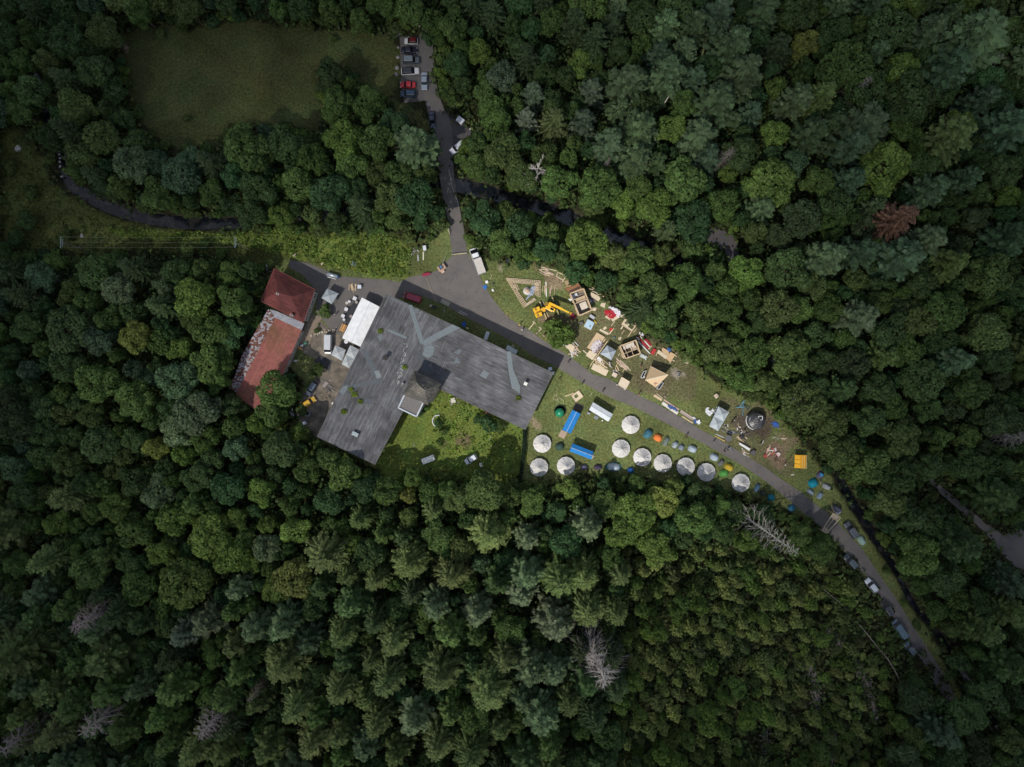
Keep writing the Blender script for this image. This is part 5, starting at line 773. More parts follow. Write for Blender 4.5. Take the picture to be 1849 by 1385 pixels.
pile('A', 1120, 1050, 14, 170, -1.28, 26, 'pale stone-like block in the garden edging left of the white van', ((.6,.5,.36), (.5,.42,.3), (.7,.66,.6)), .25, .5, .3); pile('C', 665, 150, 25, 80, -1.2, 10, 'grey scrap rod in the weeds left of the white box', ((.35,.3,.3), (.45,.42,.42)), .4, 1.4, .5); pile('D', 1110, 580, 50, 40, .6, 9, 'grey twig or slat in the scrap heap below the tower', ((.2,.16,.16), (.4,.37,.33)), .4, 1.1, 1)
EB = [('E',785,320,955,365,9,'long batten along the top of the loose heap',PLY),('E',960,376,1065,422,9,'top rail of the ladder-like frame on the grass',PLY),('E',945,420,1030,468,9,'bottom rail of the ladder-like frame on the grass',PLY),('E',1065,405,1020,490,9,'end post of the ladder-like frame on the grass',PLY),('E',970,378,950,425,8,'left rung of the ladder-like frame on the grass',PLY),('E',835,485,842,650,11,'long white board right of the lattice stack',(.78,.76,.72)),('E',715,930,645,1015,9,'stem of the T-shaped post nearest the crane',PLY),('E',690,925,720,950,9,'crosspiece of the T-shaped post nearest the crane',PLY),('E',790,1000,720,1075,9,'stem of the second T-shaped post by the road',PLY),('E',760,990,790,1012,10,'crosspiece of the second T-shaped post by the road',PLY),('E',865,880,840,825,9,'pale timber by the crane outrigger',TAN),('E',800,700,825,760,10,'grey timber by the crane rear',(.4,.36,.28)),('E',240,405,212,455,4,'thin pale stick in the grass near the truck',PLY),
 ('F',675,60,735,97,70,'square plywood sheet on the red tarpaulin',PLY),('F',745,130,835,75,42,'oblong plywood sheet on the lower edge of the red tarpaulin',PLY),('F',865,60,920,92,52,'plywood sheet right of the white cloth',PLY),('F',940,75,1065,188,7,'long batten along the bushes above the wall panel',PLY),('F',1050,190,950,345,10,'long stud leaning off the wall panel',TAN),('F',1062,238,1018,288,8,'short stud right of the wall panel',TAN),('F',905,255,870,305,7,'short stick left of the long stud',TAN),('F',780,140,735,205,7,'thin batten below the red tarpaulin',PLY),('F',885,205,860,243,16,'stub board at the lower left of the wall panel',PLY),('F',590,250,700,308,26,'long arm of the L-shaped board pair',PLY),('F',636,245,672,218,30,'short arm of the L-shaped board pair',PLY),('F',770,230,710,308,14,'board lying on red cloth',PLY),('F',862,345,845,385,16,'small pale board right of the blue bucket',PLY),('F',838,345,832,380,10,'narrow pale board right of the blue bucket',PLY),
 ('F',690,395,460,722,10,'very long beam laid past the silver gazebo',TAN),('F',660,370,555,515,12,'beam on the right edge of the plywood platform',TAN),('F',375,515,440,570,12,'short beam at the left end of the platform',PLY),('F',615,430,550,540,26,'pinkish board stack beside the silver gazebo',(.62,.36,.26)),('F',540,650,690,745,14,'long board under the silver gazebo, upper',TAN),('F',530,668,660,752,12,'long board under the silver gazebo, lower',TAN),('F',560,575,750,740,6,'thin long stick along the gazebo edge',TAN),('F',555,615,610,650,46,'white foam sheet under the silver gazebo',(.75,.76,.78)),('F',495,718,685,810,82,'large plywood sheet at the road edge',PLY),
 ('F',810,632,985,775,10,'upper long plank beside the small fenced table',PLY),('F',850,640,960,738,8,'second long plank beside the small fenced table',PLY),('F',880,790,920,742,6,'short yellow stick near the small table',TAN),('F',820,680,790,735,7,'yellowish stick at the left of the planks',(.6,.45,.15)),('F',1310,590,1335,522,8,'post standing left on the right-hand deck',TAN),('F',1585,520,1485,685,9,'long post on the right edge of the right-hand deck',TAN),('F',1620,640,1722,690,9,'lower slat of the slatted bench by the bushes',PLY),('F',1628,625,1728,675,9,'middle slat of the slatted bench by the bushes',PLY),('F',1636,610,1734,660,9,'upper slat of the slatted bench by the bushes',PLY),('F',1660,585,1655,605,6,'small stick above the slatted bench',PLY),('F',1540,575,1580,598,8,'short rail at the right of the deck',PLY),('F',1510,640,1555,655,8,'short rail at the lower right of the deck',PLY),
 ('F',1285,1092,1385,1155,30,'pale board stack nearest the plywood pavilion',TAN),('F',1320,1072,1395,1130,8,'narrow batten above the pale board stack',PLY),('F',1410,1148,1605,1278,18,'upper long plank of the roadside stack with blue cloth',PNK),('F',1392,1190,1590,1325,40,'broad white panel of the roadside stack with blue cloth',(.70,.66,.60)),('H',705,365,880,478,20,'pinkish long plank, upper of the roadside stack',(.50,.40,.38)),('H',700,385,860,490,12,'dark pinkish plank in the middle of the roadside stack',(.40,.31,.29)),('H',722,440,862,528,14,'tan plank at the lower edge of the roadside stack',TAN),
 ('G',640,396,756,354,13,'tan board beside the square panel with a hole',TAN),('G',990,345,955,400,4,'thin stick in the grass right of the square panel',PLY),('I',290,692,420,760,9,'orange-yellow board at the road edge by the gazebo',(.68,.45,.16)),('I',300,668,410,712,12,'grey metal tray on the bench at the road edge',(.4,.42,.45)),('I',1032,718,1215,722,9,'long pale board above the carpentry heap',PLY),('I',1040,702,1200,740,6,'crossing thin board above the carpentry heap',PLY),('I',1045,712,1110,725,14,'short pale board above the carpentry heap',(.7,.66,.62)),('I',580,690,610,725,14,'yellow offcut left of the scaffold bars',TAN),('I',590,730,680,778,7,'tan batten above the long white table',TAN),('I',970,890,1000,815,14,'pale upright-lying board in the carpentry heap',PLY),('I',1020,925,1055,870,22,'broad pale board in the carpentry heap',PLY),('I',895,800,915,745,8,'pale board carried by the man left of the carpentry heap',(.6,.56,.5)),
 ('B',1085,318,1135,250,9,'pale board on the gravel by the hall',PLY),('C',1170,805,1255,852,4,'upper white pole beside the hall',(.7,.7,.7)),('C',1150,820,1225,858,4,'lower white pole beside the hall',(.7,.7,.7)),('C',998,765,998,835,8,'beige board in the shade beside the hall',(.3,.26,.2)),('C',765,150,765,245,12,'pale yellow-white plank below the white box in the weeds',(.7,.68,.5)),('C',705,190,710,255,16,'grey-white scrap panel in the weeds',(.4,.4,.42)),('D',1515,960,1500,1045,3,'thin grey post lying in the garden weeds',(.45,.42,.38)),('D',1500,1050,1530,1088,3,'short grey rod in the garden weeds',(.45,.42,.38)),('D',665,1040,655,1100,3,'thin pale bent rod in the shaded lawn',(.35,.38,.36)),('P',440,857,455,857.5,1.2,'thin white pole lying in the lower left clearing',(.6,.65,.6))]
for e in EB: board(*e[:7], e[7])
BL = (.03,.18,.55)
# wall panel with a window opening, square panel with a hole
def panelhole(f, pts, hole, lab, z=.1, colr=PLY):
    Q = [zp(f, *p) for p in pts]; c = cen(Q, z); o = thing('wall_panel', lab, 'panel', (c[0], c[1], 0)); P = [Vector(p) for p in loc2(Q, z, c)]
    def at(s, t): return tuple(P[0].lerp(P[1], s).lerp(P[3].lerp(P[2], s), t))
    a, b, d, e = hole; mb = MB()
    for s0, s1, t0, t1 in ((0, a, 0, 1), (b, 1, 0, 1), (a, b, 0, d), (a, b, e, 1)): mb.prism([at(s0, t0), at(s1, t0), at(s1, t1), at(s0, t1)], z, z + .06)
    mb.build('sheathing', 'wood', o, colr); fr = MB(); cs = [(*at(0, 0), z + .1), (*at(1, 0), z + .1), (*at(1, 1), z + .1), (*at(0, 1), z + .1)]; [fr.beam(cs[i], cs[(i + 1) % 4], .1) for i in range(4)]; fr.build('frame', 'wood', o, TAN)
panelhole('F', [(915,108),(1055,200),(1000,275),(865,185)], (.52, .93, .2, .75), 'pale plywood wall panel with a square window opening', .15); panelhole('G', [(722,390),(815,320),(875,398),(780,468)], (.22, .62, .18, .62), 'square plywood panel with a hole lying on the lawn by the hall', .3)
def platform(f, pts, z, lab, colr=TAN, name='timber_deck', legs=True, cat='deck', th=.12):
    Q = [zp(f, *p) for p in pts]; c = cen(Q, z); o = thing(name, lab, cat, (c[0], c[1], 0)); P = loc2(Q, z, c); MB().prism(P, z - th, z).build('deck_boards', 'wood', o, colr); fr = MB(); n = len(P); [fr.beam((*P[i], z - th - .08), (*P[(i + 1) % n], z - th - .08), .1, .16) for i in range(n)]; fr.build('joists', 'wood', o, tuple(k * .8 for k in colr))
    if legs:
        for p in P: MB().box((p[0] * .93, p[1] * .93, (z - th) / 2), (.1, .1, z - th)).build('leg', 'wood', o, colr)
    return o
platform('F', [(555,285),(655,345),(535,540),(428,478)], .45, 'long plywood platform heaped with film and boards', (.58,.43,.27)); platform('F', [(460,515),(555,560),(495,638),(412,580)], .5, 'small plywood deck below the heaped platform', PLY); platform('F', [(1385,510),(1400,480),(1560,570),(1495,665),(1440,620)], .5, 'right-hand plywood deck with a blue sheet on it', (.60,.42,.24)); platform('F', [(1345,508),(1460,590),(1435,625),(1325,545)], .6, 'narrow board ramp joining the right-hand deck', PLY, 'timber_ramp')
platform('F', [(150,470),(215,425),(270,470),(240,540)], .4, 'small worktable in the mixed heap near the bush', PLY, 'worktable'); platform('E', [(1340,600),(1450,660),(1420,700),(1330,640)], .5, 'slanted plywood stack right of the open hut', PLY); platform('E', [(1455,720),(1500,720),(1490,775),(1440,750)], .2, 'small plywood offcut pair left of the red tarpaulin', PLY, 'plywood_offcut', False); platform('E', [(1350,770),(1400,775),(1385,810),(1345,800)], .2, 'plywood offcut at the lower right corner of the hut', PLY, 'plywood_offcut', False)
platform('H', [(1130,170),(1165,145),(1195,180),(1160,212)], .8, 'small square plywood table above the two-bay gazebo', (.6,.5,.38), 'worktable'); platform('I', [(608,775),(745,855),(732,880),(608,800)], .8, 'long narrow white table at the road edge', (.80,.80,.78), 'long_table', True, 'table', .05); platform('I', [(1075,915),(1110,895),(1135,925),(1105,962)], .6, 'white-topped table by the red chairs', (.7,.6,.55), 'worktable', True, 'table'); platform('I', [(745,905),(785,868),(820,900),(785,945)], .9, 'dark square table at the road edge', (.10,.09,.10), 'worktable', True, 'table')
# loose film, tarps
def cloth(f, pts, z, lab, colr, rough=.1, name='tarpaulin', cat='tarpaulin', seed=1):
    Q = [zp(f, *p) for p in pts]; c = cen(Q, z); P = loc2(Q, z, c); rg = random.Random(seed); xs = [p[0] for p in P]; ys = [p[1] for p in P]; st = .3; mb = MB(); idx = {}
    nx = int((max(xs) - min(xs)) / st) + 2; ny = int((max(ys) - min(ys)) / st) + 2
    def vid(i, j):
        if (i, j) not in idx: idx[(i, j)] = len(mb.v); mb.v.append((min(xs) + i * st + rg.uniform(-.08, .08), min(ys) + j * st + rg.uniform(-.08, .08), z + abs(rg.gauss(0, rough))))
        return idx[(i, j)]
    for i in range(nx):
        for j in range(ny):
            cx, cy = min(xs) + (i + .5) * st, min(ys) + (j + .5) * st
            if inpoly(P, cx, cy): mb.f.append((vid(i, j), vid(i + 1, j), vid(i + 1, j + 1), vid(i, j + 1)))
    if not mb.f: mb.prism(P, z, z + .02)
    o = mb.build(name, 'fabric', None, colr); o.location = (c[0], c[1], 0); m = o.modifiers.new('s', 'SOLIDIFY'); m.thickness = .02; return tag(o, lab, cat)
cloth('F', [(655,0),(760,0),(810,55),(770,110),(720,110),(650,40)], .06, 'dark red tarpaulin spread under plywood sheets', (.40,.015,.03)); cloth('E', [(1530,770),(1545,755),(1640,790),(1685,830),(1660,870),(1640,890),(1605,830)], .3, 'white crumpled sheet across the red tarpaulin', (.72,.68,.74), .12); cloth('E', [(1100,850),(1140,830),(1175,870),(1150,900),(1110,895)], .2, 'small dark red cloth under the crane boom', (.16,.01,.03), .08)
cloth('F', [(540,390),(590,375),(620,420),(570,500),(520,560),(460,480),(500,430)], .55, 'white plastic film draped over the long platform', (.60,.55,.56), .12, 'plastic_film', 'film'); cloth('F', [(590,430),(640,440),(560,540),(520,550)], .6, 'dark cloth bundle on the long platform', (.22,.17,.19), .15, 'cloth', 'cloth'); cloth('H', [(1022,340),(1060,325),(1075,370),(1120,340),(1140,375),(1100,410),(1070,440),(1030,400)], .1, 'crumpled white sheet left of the two-bay gazebo', (.68,.70,.74), .2); cloth('H', [(1130,400),(1165,320),(1190,330),(1140,420)], .6, 'grey sheet hanging at the edge of the two-bay gazebo', (.45,.48,.52), .15)
cloth('I', [(1015,520),(1060,505),(1105,530),(1110,590),(1080,570),(1050,580)], .1, 'blue tarpaulin right of the round hut', (.04,.12,.42), .12); cloth('F', [(1455,500),(1475,478),(1500,490),(1500,525),(1470,535)], .8, 'rumpled blue sheet on the right-hand deck', (.04,.13,.42), .12); cloth('F', [(1460,1215),(1490,1210),(1590,1270),(1580,1300),(1540,1285),(1470,1255)], .22, 'dark blue cloth on the roadside board stack', (.05,.10,.28), .08, 'cloth', 'cloth'); cloth('H', [(862,490),(905,470),(920,520),(880,535)], .3, 'blue cloth at the end of the roadside stack', (.05,.10,.30), .1, 'cloth', 'cloth'); cloth('H', [(905,495),(940,485),(962,515),(935,540),(905,530)], .4, 'white bag at the end of the roadside stack', (.75,.78,.80), .15, 'bag', 'bag'); cloth('H', [(855,445),(880,440),(900,475),(870,470)], .3, 'white plastic sheet in the roadside stack', (.72,.74,.76), .12)
cloth('F', [(1095,290),(1130,275),(1155,310),(1145,340),(1105,320)], .1, 'crumpled white sheet beside the red boards', (.68,.66,.72), .2); cloth('F', [(1100,600),(1115,558),(1195,598),(1190,640)], .5, 'pale blue-white panel right of the square hut', (.52,.58,.56), .02); cloth('B', [(745,690),(790,658),(800,700),(808,740),(775,745)], .3, 'crumpled grey-white plastic under the trees at the yard end', (.42,.46,.54), .2); cloth('E', [(130,530),(180,525),(185,560),(150,572)], .1, 'blue plastic sheet at the asphalt edge near the truck', (.03,.16,.50), .12); cloth('C', [(1190,950),(1225,930),(1245,965),(1215,990)], .2, 'blue tarpaulin bundle in the shade beside the hall', (.02,.11,.40), .15)
cloth('E', [(1310,650),(1340,640),(1400,690),(1370,730)], .08, 'grey groundsheet right of the open hut', (.12,.10,.11), .06); cloth('A', [(1440,300),(1460,250),(1500,265),(1485,312)], .3, 'blue-grey sheet on the weeds above the yard', (.20,.27,.36), .03)
# ------------------------------------------------------------------ timber structures
def hut(f, pts, h, lab, floor, extras):
    Q = [zp(f, *p) for p in pts]; c = cen(Q, h); t = thing('timber_frame_hut', lab, 'hut', (c[0], c[1], 0)); P = loc2(Q, h, c); n = 4
    MB().prism(inset(P, .1), .1, .25).build('floor', 'wood', t, floor)
    for i in range(4):
        a = Vector((*P[i], 0)); b = Vector((*P[(i + 1) % 4], 0)); d = b - a; m = MB(); m.beam(a + Vector((0, 0, h - .06)), b + Vector((0, 0, h - .06)), .26, .14); m.beam(a + Vector((0, 0, .15)), b + Vector((0, 0, .15)), .14)
        k = max(2, int(d.length / .65)); [m.beam(a + d * (j / k) + Vector((0, 0, .2)), a + d * (j / k) + Vector((0, 0, h - .1)), .1) for j in range(k + 1)]; m.build('wall_frame', 'wood', t, TAN)
        q = inset(P, .12); aa = Vector((*q[i], 0)); bb = Vector((*q[(i + 1) % 4], 0)); MB().beam(aa + Vector((0, 0, h * .5)), bb + Vector((0, 0, h * .5)), .03, h * .85).build('wall_sheathing', 'wood', t, (.45,.34,.22))
    PV = [Vector(p) for p in P]
    def at(s, u): return PV[0].lerp(PV[1], s).lerp(PV[3].lerp(PV[2], s), u)
    for s0, s1, u0, u1, z, nm, cc, mat in extras: MB().prism([tuple(at(*q)) for q in ((s0, u0), (s1, u0), (s1, u1), (s0, u1))], z - .06, z).build(nm, mat, t, cc)
    return t, at
t, at = hut('E', [(1105,615),(1255,560),(1345,800),(1208,860)], 2.5, 'open-topped timber hut with white contents beside the crane boom', (.22,.18,.15), [(.08,.5,.05,.17,.9,'bench',(.55,.6,.66),'fabric'),(.08,.25,.17,.3,.9,'bench',(.55,.6,.66),'fabric'),(.2,.93,.3,.47,1.6,'loft_boards',(.5,.38,.25),'wood'),(.35,.88,.52,.82,.8,'bed',(.62,.56,.48),'fabric'),(.1,.3,.5,.75,.6,'shelf',(.28,.22,.2),'wood')])
fr = MB(); [fr.beam((*at(0, u), 2.45), (*at(1, u), 2.45), .12) for u in (.3, .48)]; fr.build('cross_beam', 'wood', t, TAN)
platform('E', [(1050,560),(1200,505),(1235,560),(1110,615)], 2.4, 'rust-brown plank roof section leaning on the open hut', (.28,.13,.06), 'roof_section'); board('E', 1095, 600, 1215, 545, 25, 'dark board painted as a shadowed gap on the rust-brown roof section', (.06,.035,.025), 2.41, .05); board('E', 1050, 545, 1195, 500, 12, 'light edge batten on the rust-brown roof section', (.42,.27,.13), 2.42, .05); slab('wooden_floor_or_shadow', 'heap of wood chips above the rust-brown roof', 'wood chips', zq('E',1040,480,1170,445,1190,480,1060,530), .02, .07, (.42,.30,.19)); cloth('E', [(1088,680),(1115,665),(1130,685),(1105,700)], 2.2, 'small white cloth on the left wall of the open hut', (.8,.82,.84), .05, 'cloth', 'cloth')  # near-black board stands in for shade in a roof gap
t, at = hut('F', [(850,460),(1055,385),(1110,555),(922,622)], 2.5, 'square open timber hut with dark floor openings among the gazebos', (.07,.05,.03), [(.15,.85,.06,.36,1.9,'ceiling_boards',(.58,.52,.46),'wood'),(.55,.92,.36,.62,1.8,'ceiling_boards',(.55,.44,.32),'wood')]); fr = MB(); [fr.beam((*at(s0, .62), 2.4), (*at(s1, .62), 2.4), .12) for s0, s1 in ((.02, .98),)]; fr.beam((*at(.55, .36), 2.4), (*at(.55, .98), 2.4), .12); fr.beam((*at(.2, 0), 2.45), (*at(.2, 1), 2.45), .1); fr.build('cross_beam', 'wood', t, TAN)
def pavilion():
    Q = zq('F',1240,720,1455,828,1310,990,1165,902); h = 2.6; c = cen(Q, h); t = thing('plywood_pavilion', 'four-sided plywood pavilion with a sharp ridged roof and window frames leaning on it', 'pavilion', (c[0], c[1], 0)); P = loc2(Q, h, c)
    r1 = loc2(zq('F',1175,900), 2.9, c)[0]; r2 = loc2(zq('F',1465,832), 3.9, c)[0]; top = [(*P[0], h), (*P[2], h - .6)]; A = (*r1, 2.9); B = (*r2, 3.9)
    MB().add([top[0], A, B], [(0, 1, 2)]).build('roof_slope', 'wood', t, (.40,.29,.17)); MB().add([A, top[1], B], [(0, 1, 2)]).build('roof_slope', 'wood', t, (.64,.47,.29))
    e = MB(); e.beam(A, B, .35, .08); e.beam(top[0], B, .08); e.beam(top[1], B, .1); e.build('ridge_boards', 'wood', t, PLY); q = inset(P, .5); MB().prism(q, 0, 1.9).build('wall', 'wood', t, (.35,.26,.17))
    m = MB(); rg = random.Random(5)
    for _ in range(7): m.box((P[2][0] * .55 + rg.gauss(0, .25), P[2][1] * .6 + rg.gauss(0, .3), 2.72 + rg.random() * .15), (.5, .07, .05), rg.uniform(0, 3))
    m.build('pinkish_offcuts', 'wood', t, (.5,.25,.2))
    for f_, pts in (('F', [(1150,790),(1190,775),(1145,870),(1115,865)]), ('F', [(1375,930),(1408,935),(1355,1015),(1318,1005)])):
        QQ = [zp(f_, *p) for p in pts]; cc = cen(QQ, .9); o = thing('window_frame', 'white-framed dark glass window leaning %s of the plywood pavilion' % ('left' if pts[0][0] < 1200 else 'right'), 'window frame', (cc[0], cc[1], 0)); PP = loc2(QQ, .9, cc); MB().prism(inset(PP, .06), .82, .86).build('pane', 'glass', o); ff = MB(); [ff.beam((*PP[i], .86), (*PP[(i + 1) % 4], .86), .1) for i in range(4)]; ff.build('frame', 'plain', o, (.75,.76,.78)); [MB().box((p[0] * .8, p[1] * .8, .4), (.06, .06, .8)).build('leg', 'wood', o, TAN) for p in PP]
pavilion()
def kiosk():
    Q = zq('F',872,858,975,920,922,1018,822,958); c = cen(Q, 2.4); t = thing('plywood_kiosk', 'square plywood booth with a flat pale roof beside the road', 'kiosk', (c[0], c[1], 0)); P = loc2(Q, 2.4, c); MB().prism(P, 2.3, 2.4).build('roof', 'wood', t, (.66,.55,.42)); q = inset(P, .25); MB().prism(q, .1, 2.3).build('wall', 'wood', t, (.5,.38,.26)); e = MB(); [e.beam((*P[i], 2.43), (*P[(i + 1) % 4], 2.43), .08) for i in range(4)]; e.build('edge_batten', 'wood', t, PLY); MB().box(((q[3][0] + q[2][0]) / 2, (q[3][1] + q[2][1]) / 2, 1.1), (.9, .08, 1.0), R(-28)).build('counter_hatch', 'plain', t, (.08,.07,.06))
    for p in (P[3], P[2]): MB().box((p[0], p[1], .4), (.25, .25, .8)).build('foot_block', 'plain', t, (.6,.6,.6))
kiosk()
def lattice():
    x0, y0 = W(*zp('E', 640, 600), .3); t = thing('timber_lattice', 'triangular deck of crossed battens around the pale cone', 'deck', (x0, y0, 0)); N = 0
    def side(q, nx, ny):
        P = [Vector(p) for p in loc2([zp('E', *p) for p in q], .35, (x0, y0))]
        def at(s, u): return P[0].lerp(P[1], s).lerp(P[3].lerp(P[2], s), u)
        lo_, hi_ = MB(), MB()
        for i in range(nx): a, b = at(i / (nx - 1), 0), at(i / (nx - 1), 1); lo_.beam((*a, .26), (*b, .26), .12, .07)
        for j in range(ny): a, b = at(0, j / (ny - 1)), at(1, j / (ny - 1)); hi_.beam((*a, .34), (*b, .34), .10, .08)
        lo_.build('cross_battens', 'wood', t, TAN); hi_.build('battens', 'wood', t, PLY)
        for s in (0, .5, 1): p = at(s, .5); MB().box((p.x, p.y, .1), (.2, .2, .22)).build('foot_block', 'wood', t, TAN)
    side([(400,443),(775,475),(760,520),(470,490)], 18, 4); side([(395,450),(430,455),(625,735),(590,772)], 4, 17); side([(590,772),(728,685),(705,665),(615,735)], 8, 4); side([(722,500),(775,478),(772,655),(722,630)], 4, 9); side([(465,500),(500,490),(540,570),(500,580)], 3, 6)
    cloth('E', [(590,590),(640,640),(600,700),(700,620),(725,560),(710,520),(660,560)], .12, 'blue-grey sheet inside the triangular lattice', (.30,.34,.42), .12)
    x, y = W(*zp('E', 625, 585), .6); t2 = thing('cone_tent', 'small pale cone with tan top inside the triangular lattice', 'tent', (x, y, 0)); MB().lathe([(1.05, 0), (1.0, .45), (.6, .8)], 12).build('skirt', 'fabric', t2, (.60,.58,.56)); MB().lathe([(.68, .72), (.5, 1.1), (.08, 1.35)], 12, (.05, .02, 0)).build('cone_top', 'fabric', t2, (.55,.40,.30))
lattice()
def round_hut():
    x, y = W(1365.4, 759.5, 1.6); t = thing('round_hut', 'round hut with a black slatted roof, white canvas skirt and square skylight', 'hut', (x, y, 0)); R_ = 2.45
    MB().lathe([(R_, 0), (R_ * 1.0, 1.7)], 24).build('wall', 'fabric', t, (.10,.09,.09)); MB().lathe([(R_ * 1.02, 1.7), (R_ * .86, 2.2), (R_ * .5, 2.7), (.1, 2.95)], 24).build('roof', 'paint', t, (.05,.05,.055), False)
    m = MB()
    for i in range(9): yy = -2.0 + i * .45; xx = math.sqrt(max(.1, (R_ * .93) ** 2 - yy * yy)) ; zf = lambda q: 1.85 + 1.15 * (1 - min(1, q / R_) ** 1.6); pts = [(xx * s, yy + .15 * math.sin(s * 2), zf(math.hypot(xx * s, yy)) + .06) for s in (-1, -.5, 0, .5, 1)]; [m.beam(pts[k], pts[k + 1], .09, .05) for k in range(4)]
    m.build('roof_slats', 'metal', t, (.30,.28,.26))
    for a0, a1, nm in ((150, 262, 'canvas_skirt'), (285, 350, 'canvas_skirt')):
        m = MB(); n = 12; vs = []; 
        for k in range(n + 1): a = R(a0 + (a1 - a0) * k / n); vs += [(R_ * 1.05 * math.cos(a), R_ * 1.05 * math.sin(a), .8), (R_ * .8 * math.cos(a) + 0, R_ * .8 * math.sin(a), 2.35 + .1 * math.sin(k))]
        m.add(vs, [(2 * k, 2 * k + 2, 2 * k + 3, 2 * k + 1) for k in range(n)]); m.build(nm, 'fabric', t, (.75,.77,.80))
    sk = MB(); cx, cy = .75, .75; [sk.beam((cx + a * .5, cy + b * .5, 2.75), (cx + c_ * .5, cy + d * .5, 2.75), .14) for a, b, c_, d in ((-1,-1,1,-1),(1,-1,1,1),(1,1,-1,1),(-1,1,-1,-1))]; s_ = sk.build('skylight', 'plain', t, (.8,.82,.84)); MB().box((cx, cy, 2.72), (.9, .9, .05)).build('skylight_pane', 'glass', s_)
    x, y = W(1341, 736, .8); t = thing('scaffold_frame', 'tangle of light blue metal poles above left of the round hut', 'scaffolding', (x, y, 0))
    for k, (a, b) in enumerate((((-1.7,.0,.4),(.3,.1,1.2)),((.3,.1,1.2),(1.9,-.2,.6)),((0,.2,1.3),(.2,1.9,1.5)),((0,.2,1.3),(.1,-2.3,.3)),((.1,.1,1.1),(1.5,-.9,.5)),((-.9,.2,.9),(.1,1.7,1.4)))): MB().beam(a, b, .13).build('pole', 'metal', t, (.10,.30,.45) if k != 4 else (.4,.35,.3))
    for p in ((-1.7, 0), (1.9, -.2), (.1, -2.3), (.2, 1.9)): MB().box((p[0], p[1], .35), (.08, .08, .8)).build('leg', 'metal', t, (.1,.25,.4))
round_hut()
def yellow_shelter():
    Q = zq('I',1320,932,1470,940,1465,1110,1316,1103); c = cen(Q, 2.2); t = thing('yellow_shelter', 'bright yellow plank shelter with three stepped roof panels', 'shelter', (c[0], c[1], 0)); P = [Vector(p) for p in loc2(Q, 2.2, c)]
    def at(s, u): return P[0].lerp(P[1], s).lerp(P[3].lerp(P[2], s), u)
    for k in range(3):
        u0 = k / 3 + .012; u1 = (k + 1) / 3 - .012; z0, z1 = 2.35, 2.0; a, b, d, e = at(0, u0), at(.45, u0), at(.45, u1), at(0, u1); MB().add([(*a, z1), (*b, z0), (*d, z0 - .12), (*e, z1 - .12)], [(0, 1, 2, 3)]).build('roof_panel', 'plain', t, (.85,.43,.01))
    m = MB(); 
    for k in range(9): u = (k + .5) / 9; a, b = at(.46, u), at(1, u); m.beam((*a, 1.9), (*b, 1.7), .42, .05)
    m.build('slats', 'plain', t, (.80,.40,.015)); r = MB(); [r.beam((*at(s, 0), 2.12), (*at(s, 1), 2.12), .09) for s in (.45, .64, .82, 1)]; r.build('rafters', 'wood', t, (.8,.62,.3)); [MB().box((*(at(s, u)), 1.0), (.1, .1, 2.0)).build('leg', 'wood', t, (.7,.5,.2)) for s, u in ((.02, .02), (.98, .02), (.98, .98), (.02, .98))]
yellow_shelter()
def gateway():
    zt = 4.0; Q = zq('K',1240,685,1335,745,1155,945,1098,905); c = cen(Q, zt); t = thing('timber_gateway', 'pale timber gateway tower spanning the road', 'gateway', (c[0], c[1], 0)); P = loc2(Q, zt, c); f = MB(); [f.beam((*P[i], zt), (*P[(i + 1) % 4], zt), .16) for i in range(4)]; PV = [Vector(p) for p in P]
    def at(s, u): return PV[0].lerp(PV[1], s).lerp(PV[3].lerp(PV[2], s), u)
    f.build('top_frame', 'wood', t, (.55,.46,.32)); b = MB(); [b.beam((*at(0, u), zt - .1), (*at(1, u), zt - .1), .12) for u in (.22, .82)]; b.beam((*at(.45, .22), zt - .1), (*at(.45, .82), zt - .1), .1); b.build('cross_beam', 'wood', t, (.52,.42,.26)); MB().prism([tuple(at(*q)) for q in ((.05, .02), (.95, .02), (.95, .2), (.05, .2))], zt - .5, zt - .42).build('deck_boards', 'wood', t, (.40,.34,.27)); MB().prism([tuple(at(*q)) for q in ((.05, .84), (.95, .84), (.95, .98), (.05, .98))], zt - .5, zt - .42).build('deck_boards', 'wood', t, (.36,.31,.26))
    for p in P: MB().box((p[0], p[1], zt / 2), (.16, .16, zt)).build('post', 'wood', t, (.5,.4,.28))
    MB().beam((*at(.1, 0), zt + .05), (*loc2(zq('K',1200,505), 1, c)[0], 1.0), .09).build('brace_pole', 'wood', t, (.55,.38,.15))
    dome(1512, 920, 1.6, 1.0, -.5, 1.6, (.15,.15,.20), 'dark grey-blue bundled tent at the foot of the gateway'); cloth('K', [(1270,670),(1305,690),(1350,650),(1310,705),(1280,700)], 1.2, 'pale cloth on the bundled tent at the gateway', (.45,.47,.52), .08, 'cloth', 'cloth')
gateway()
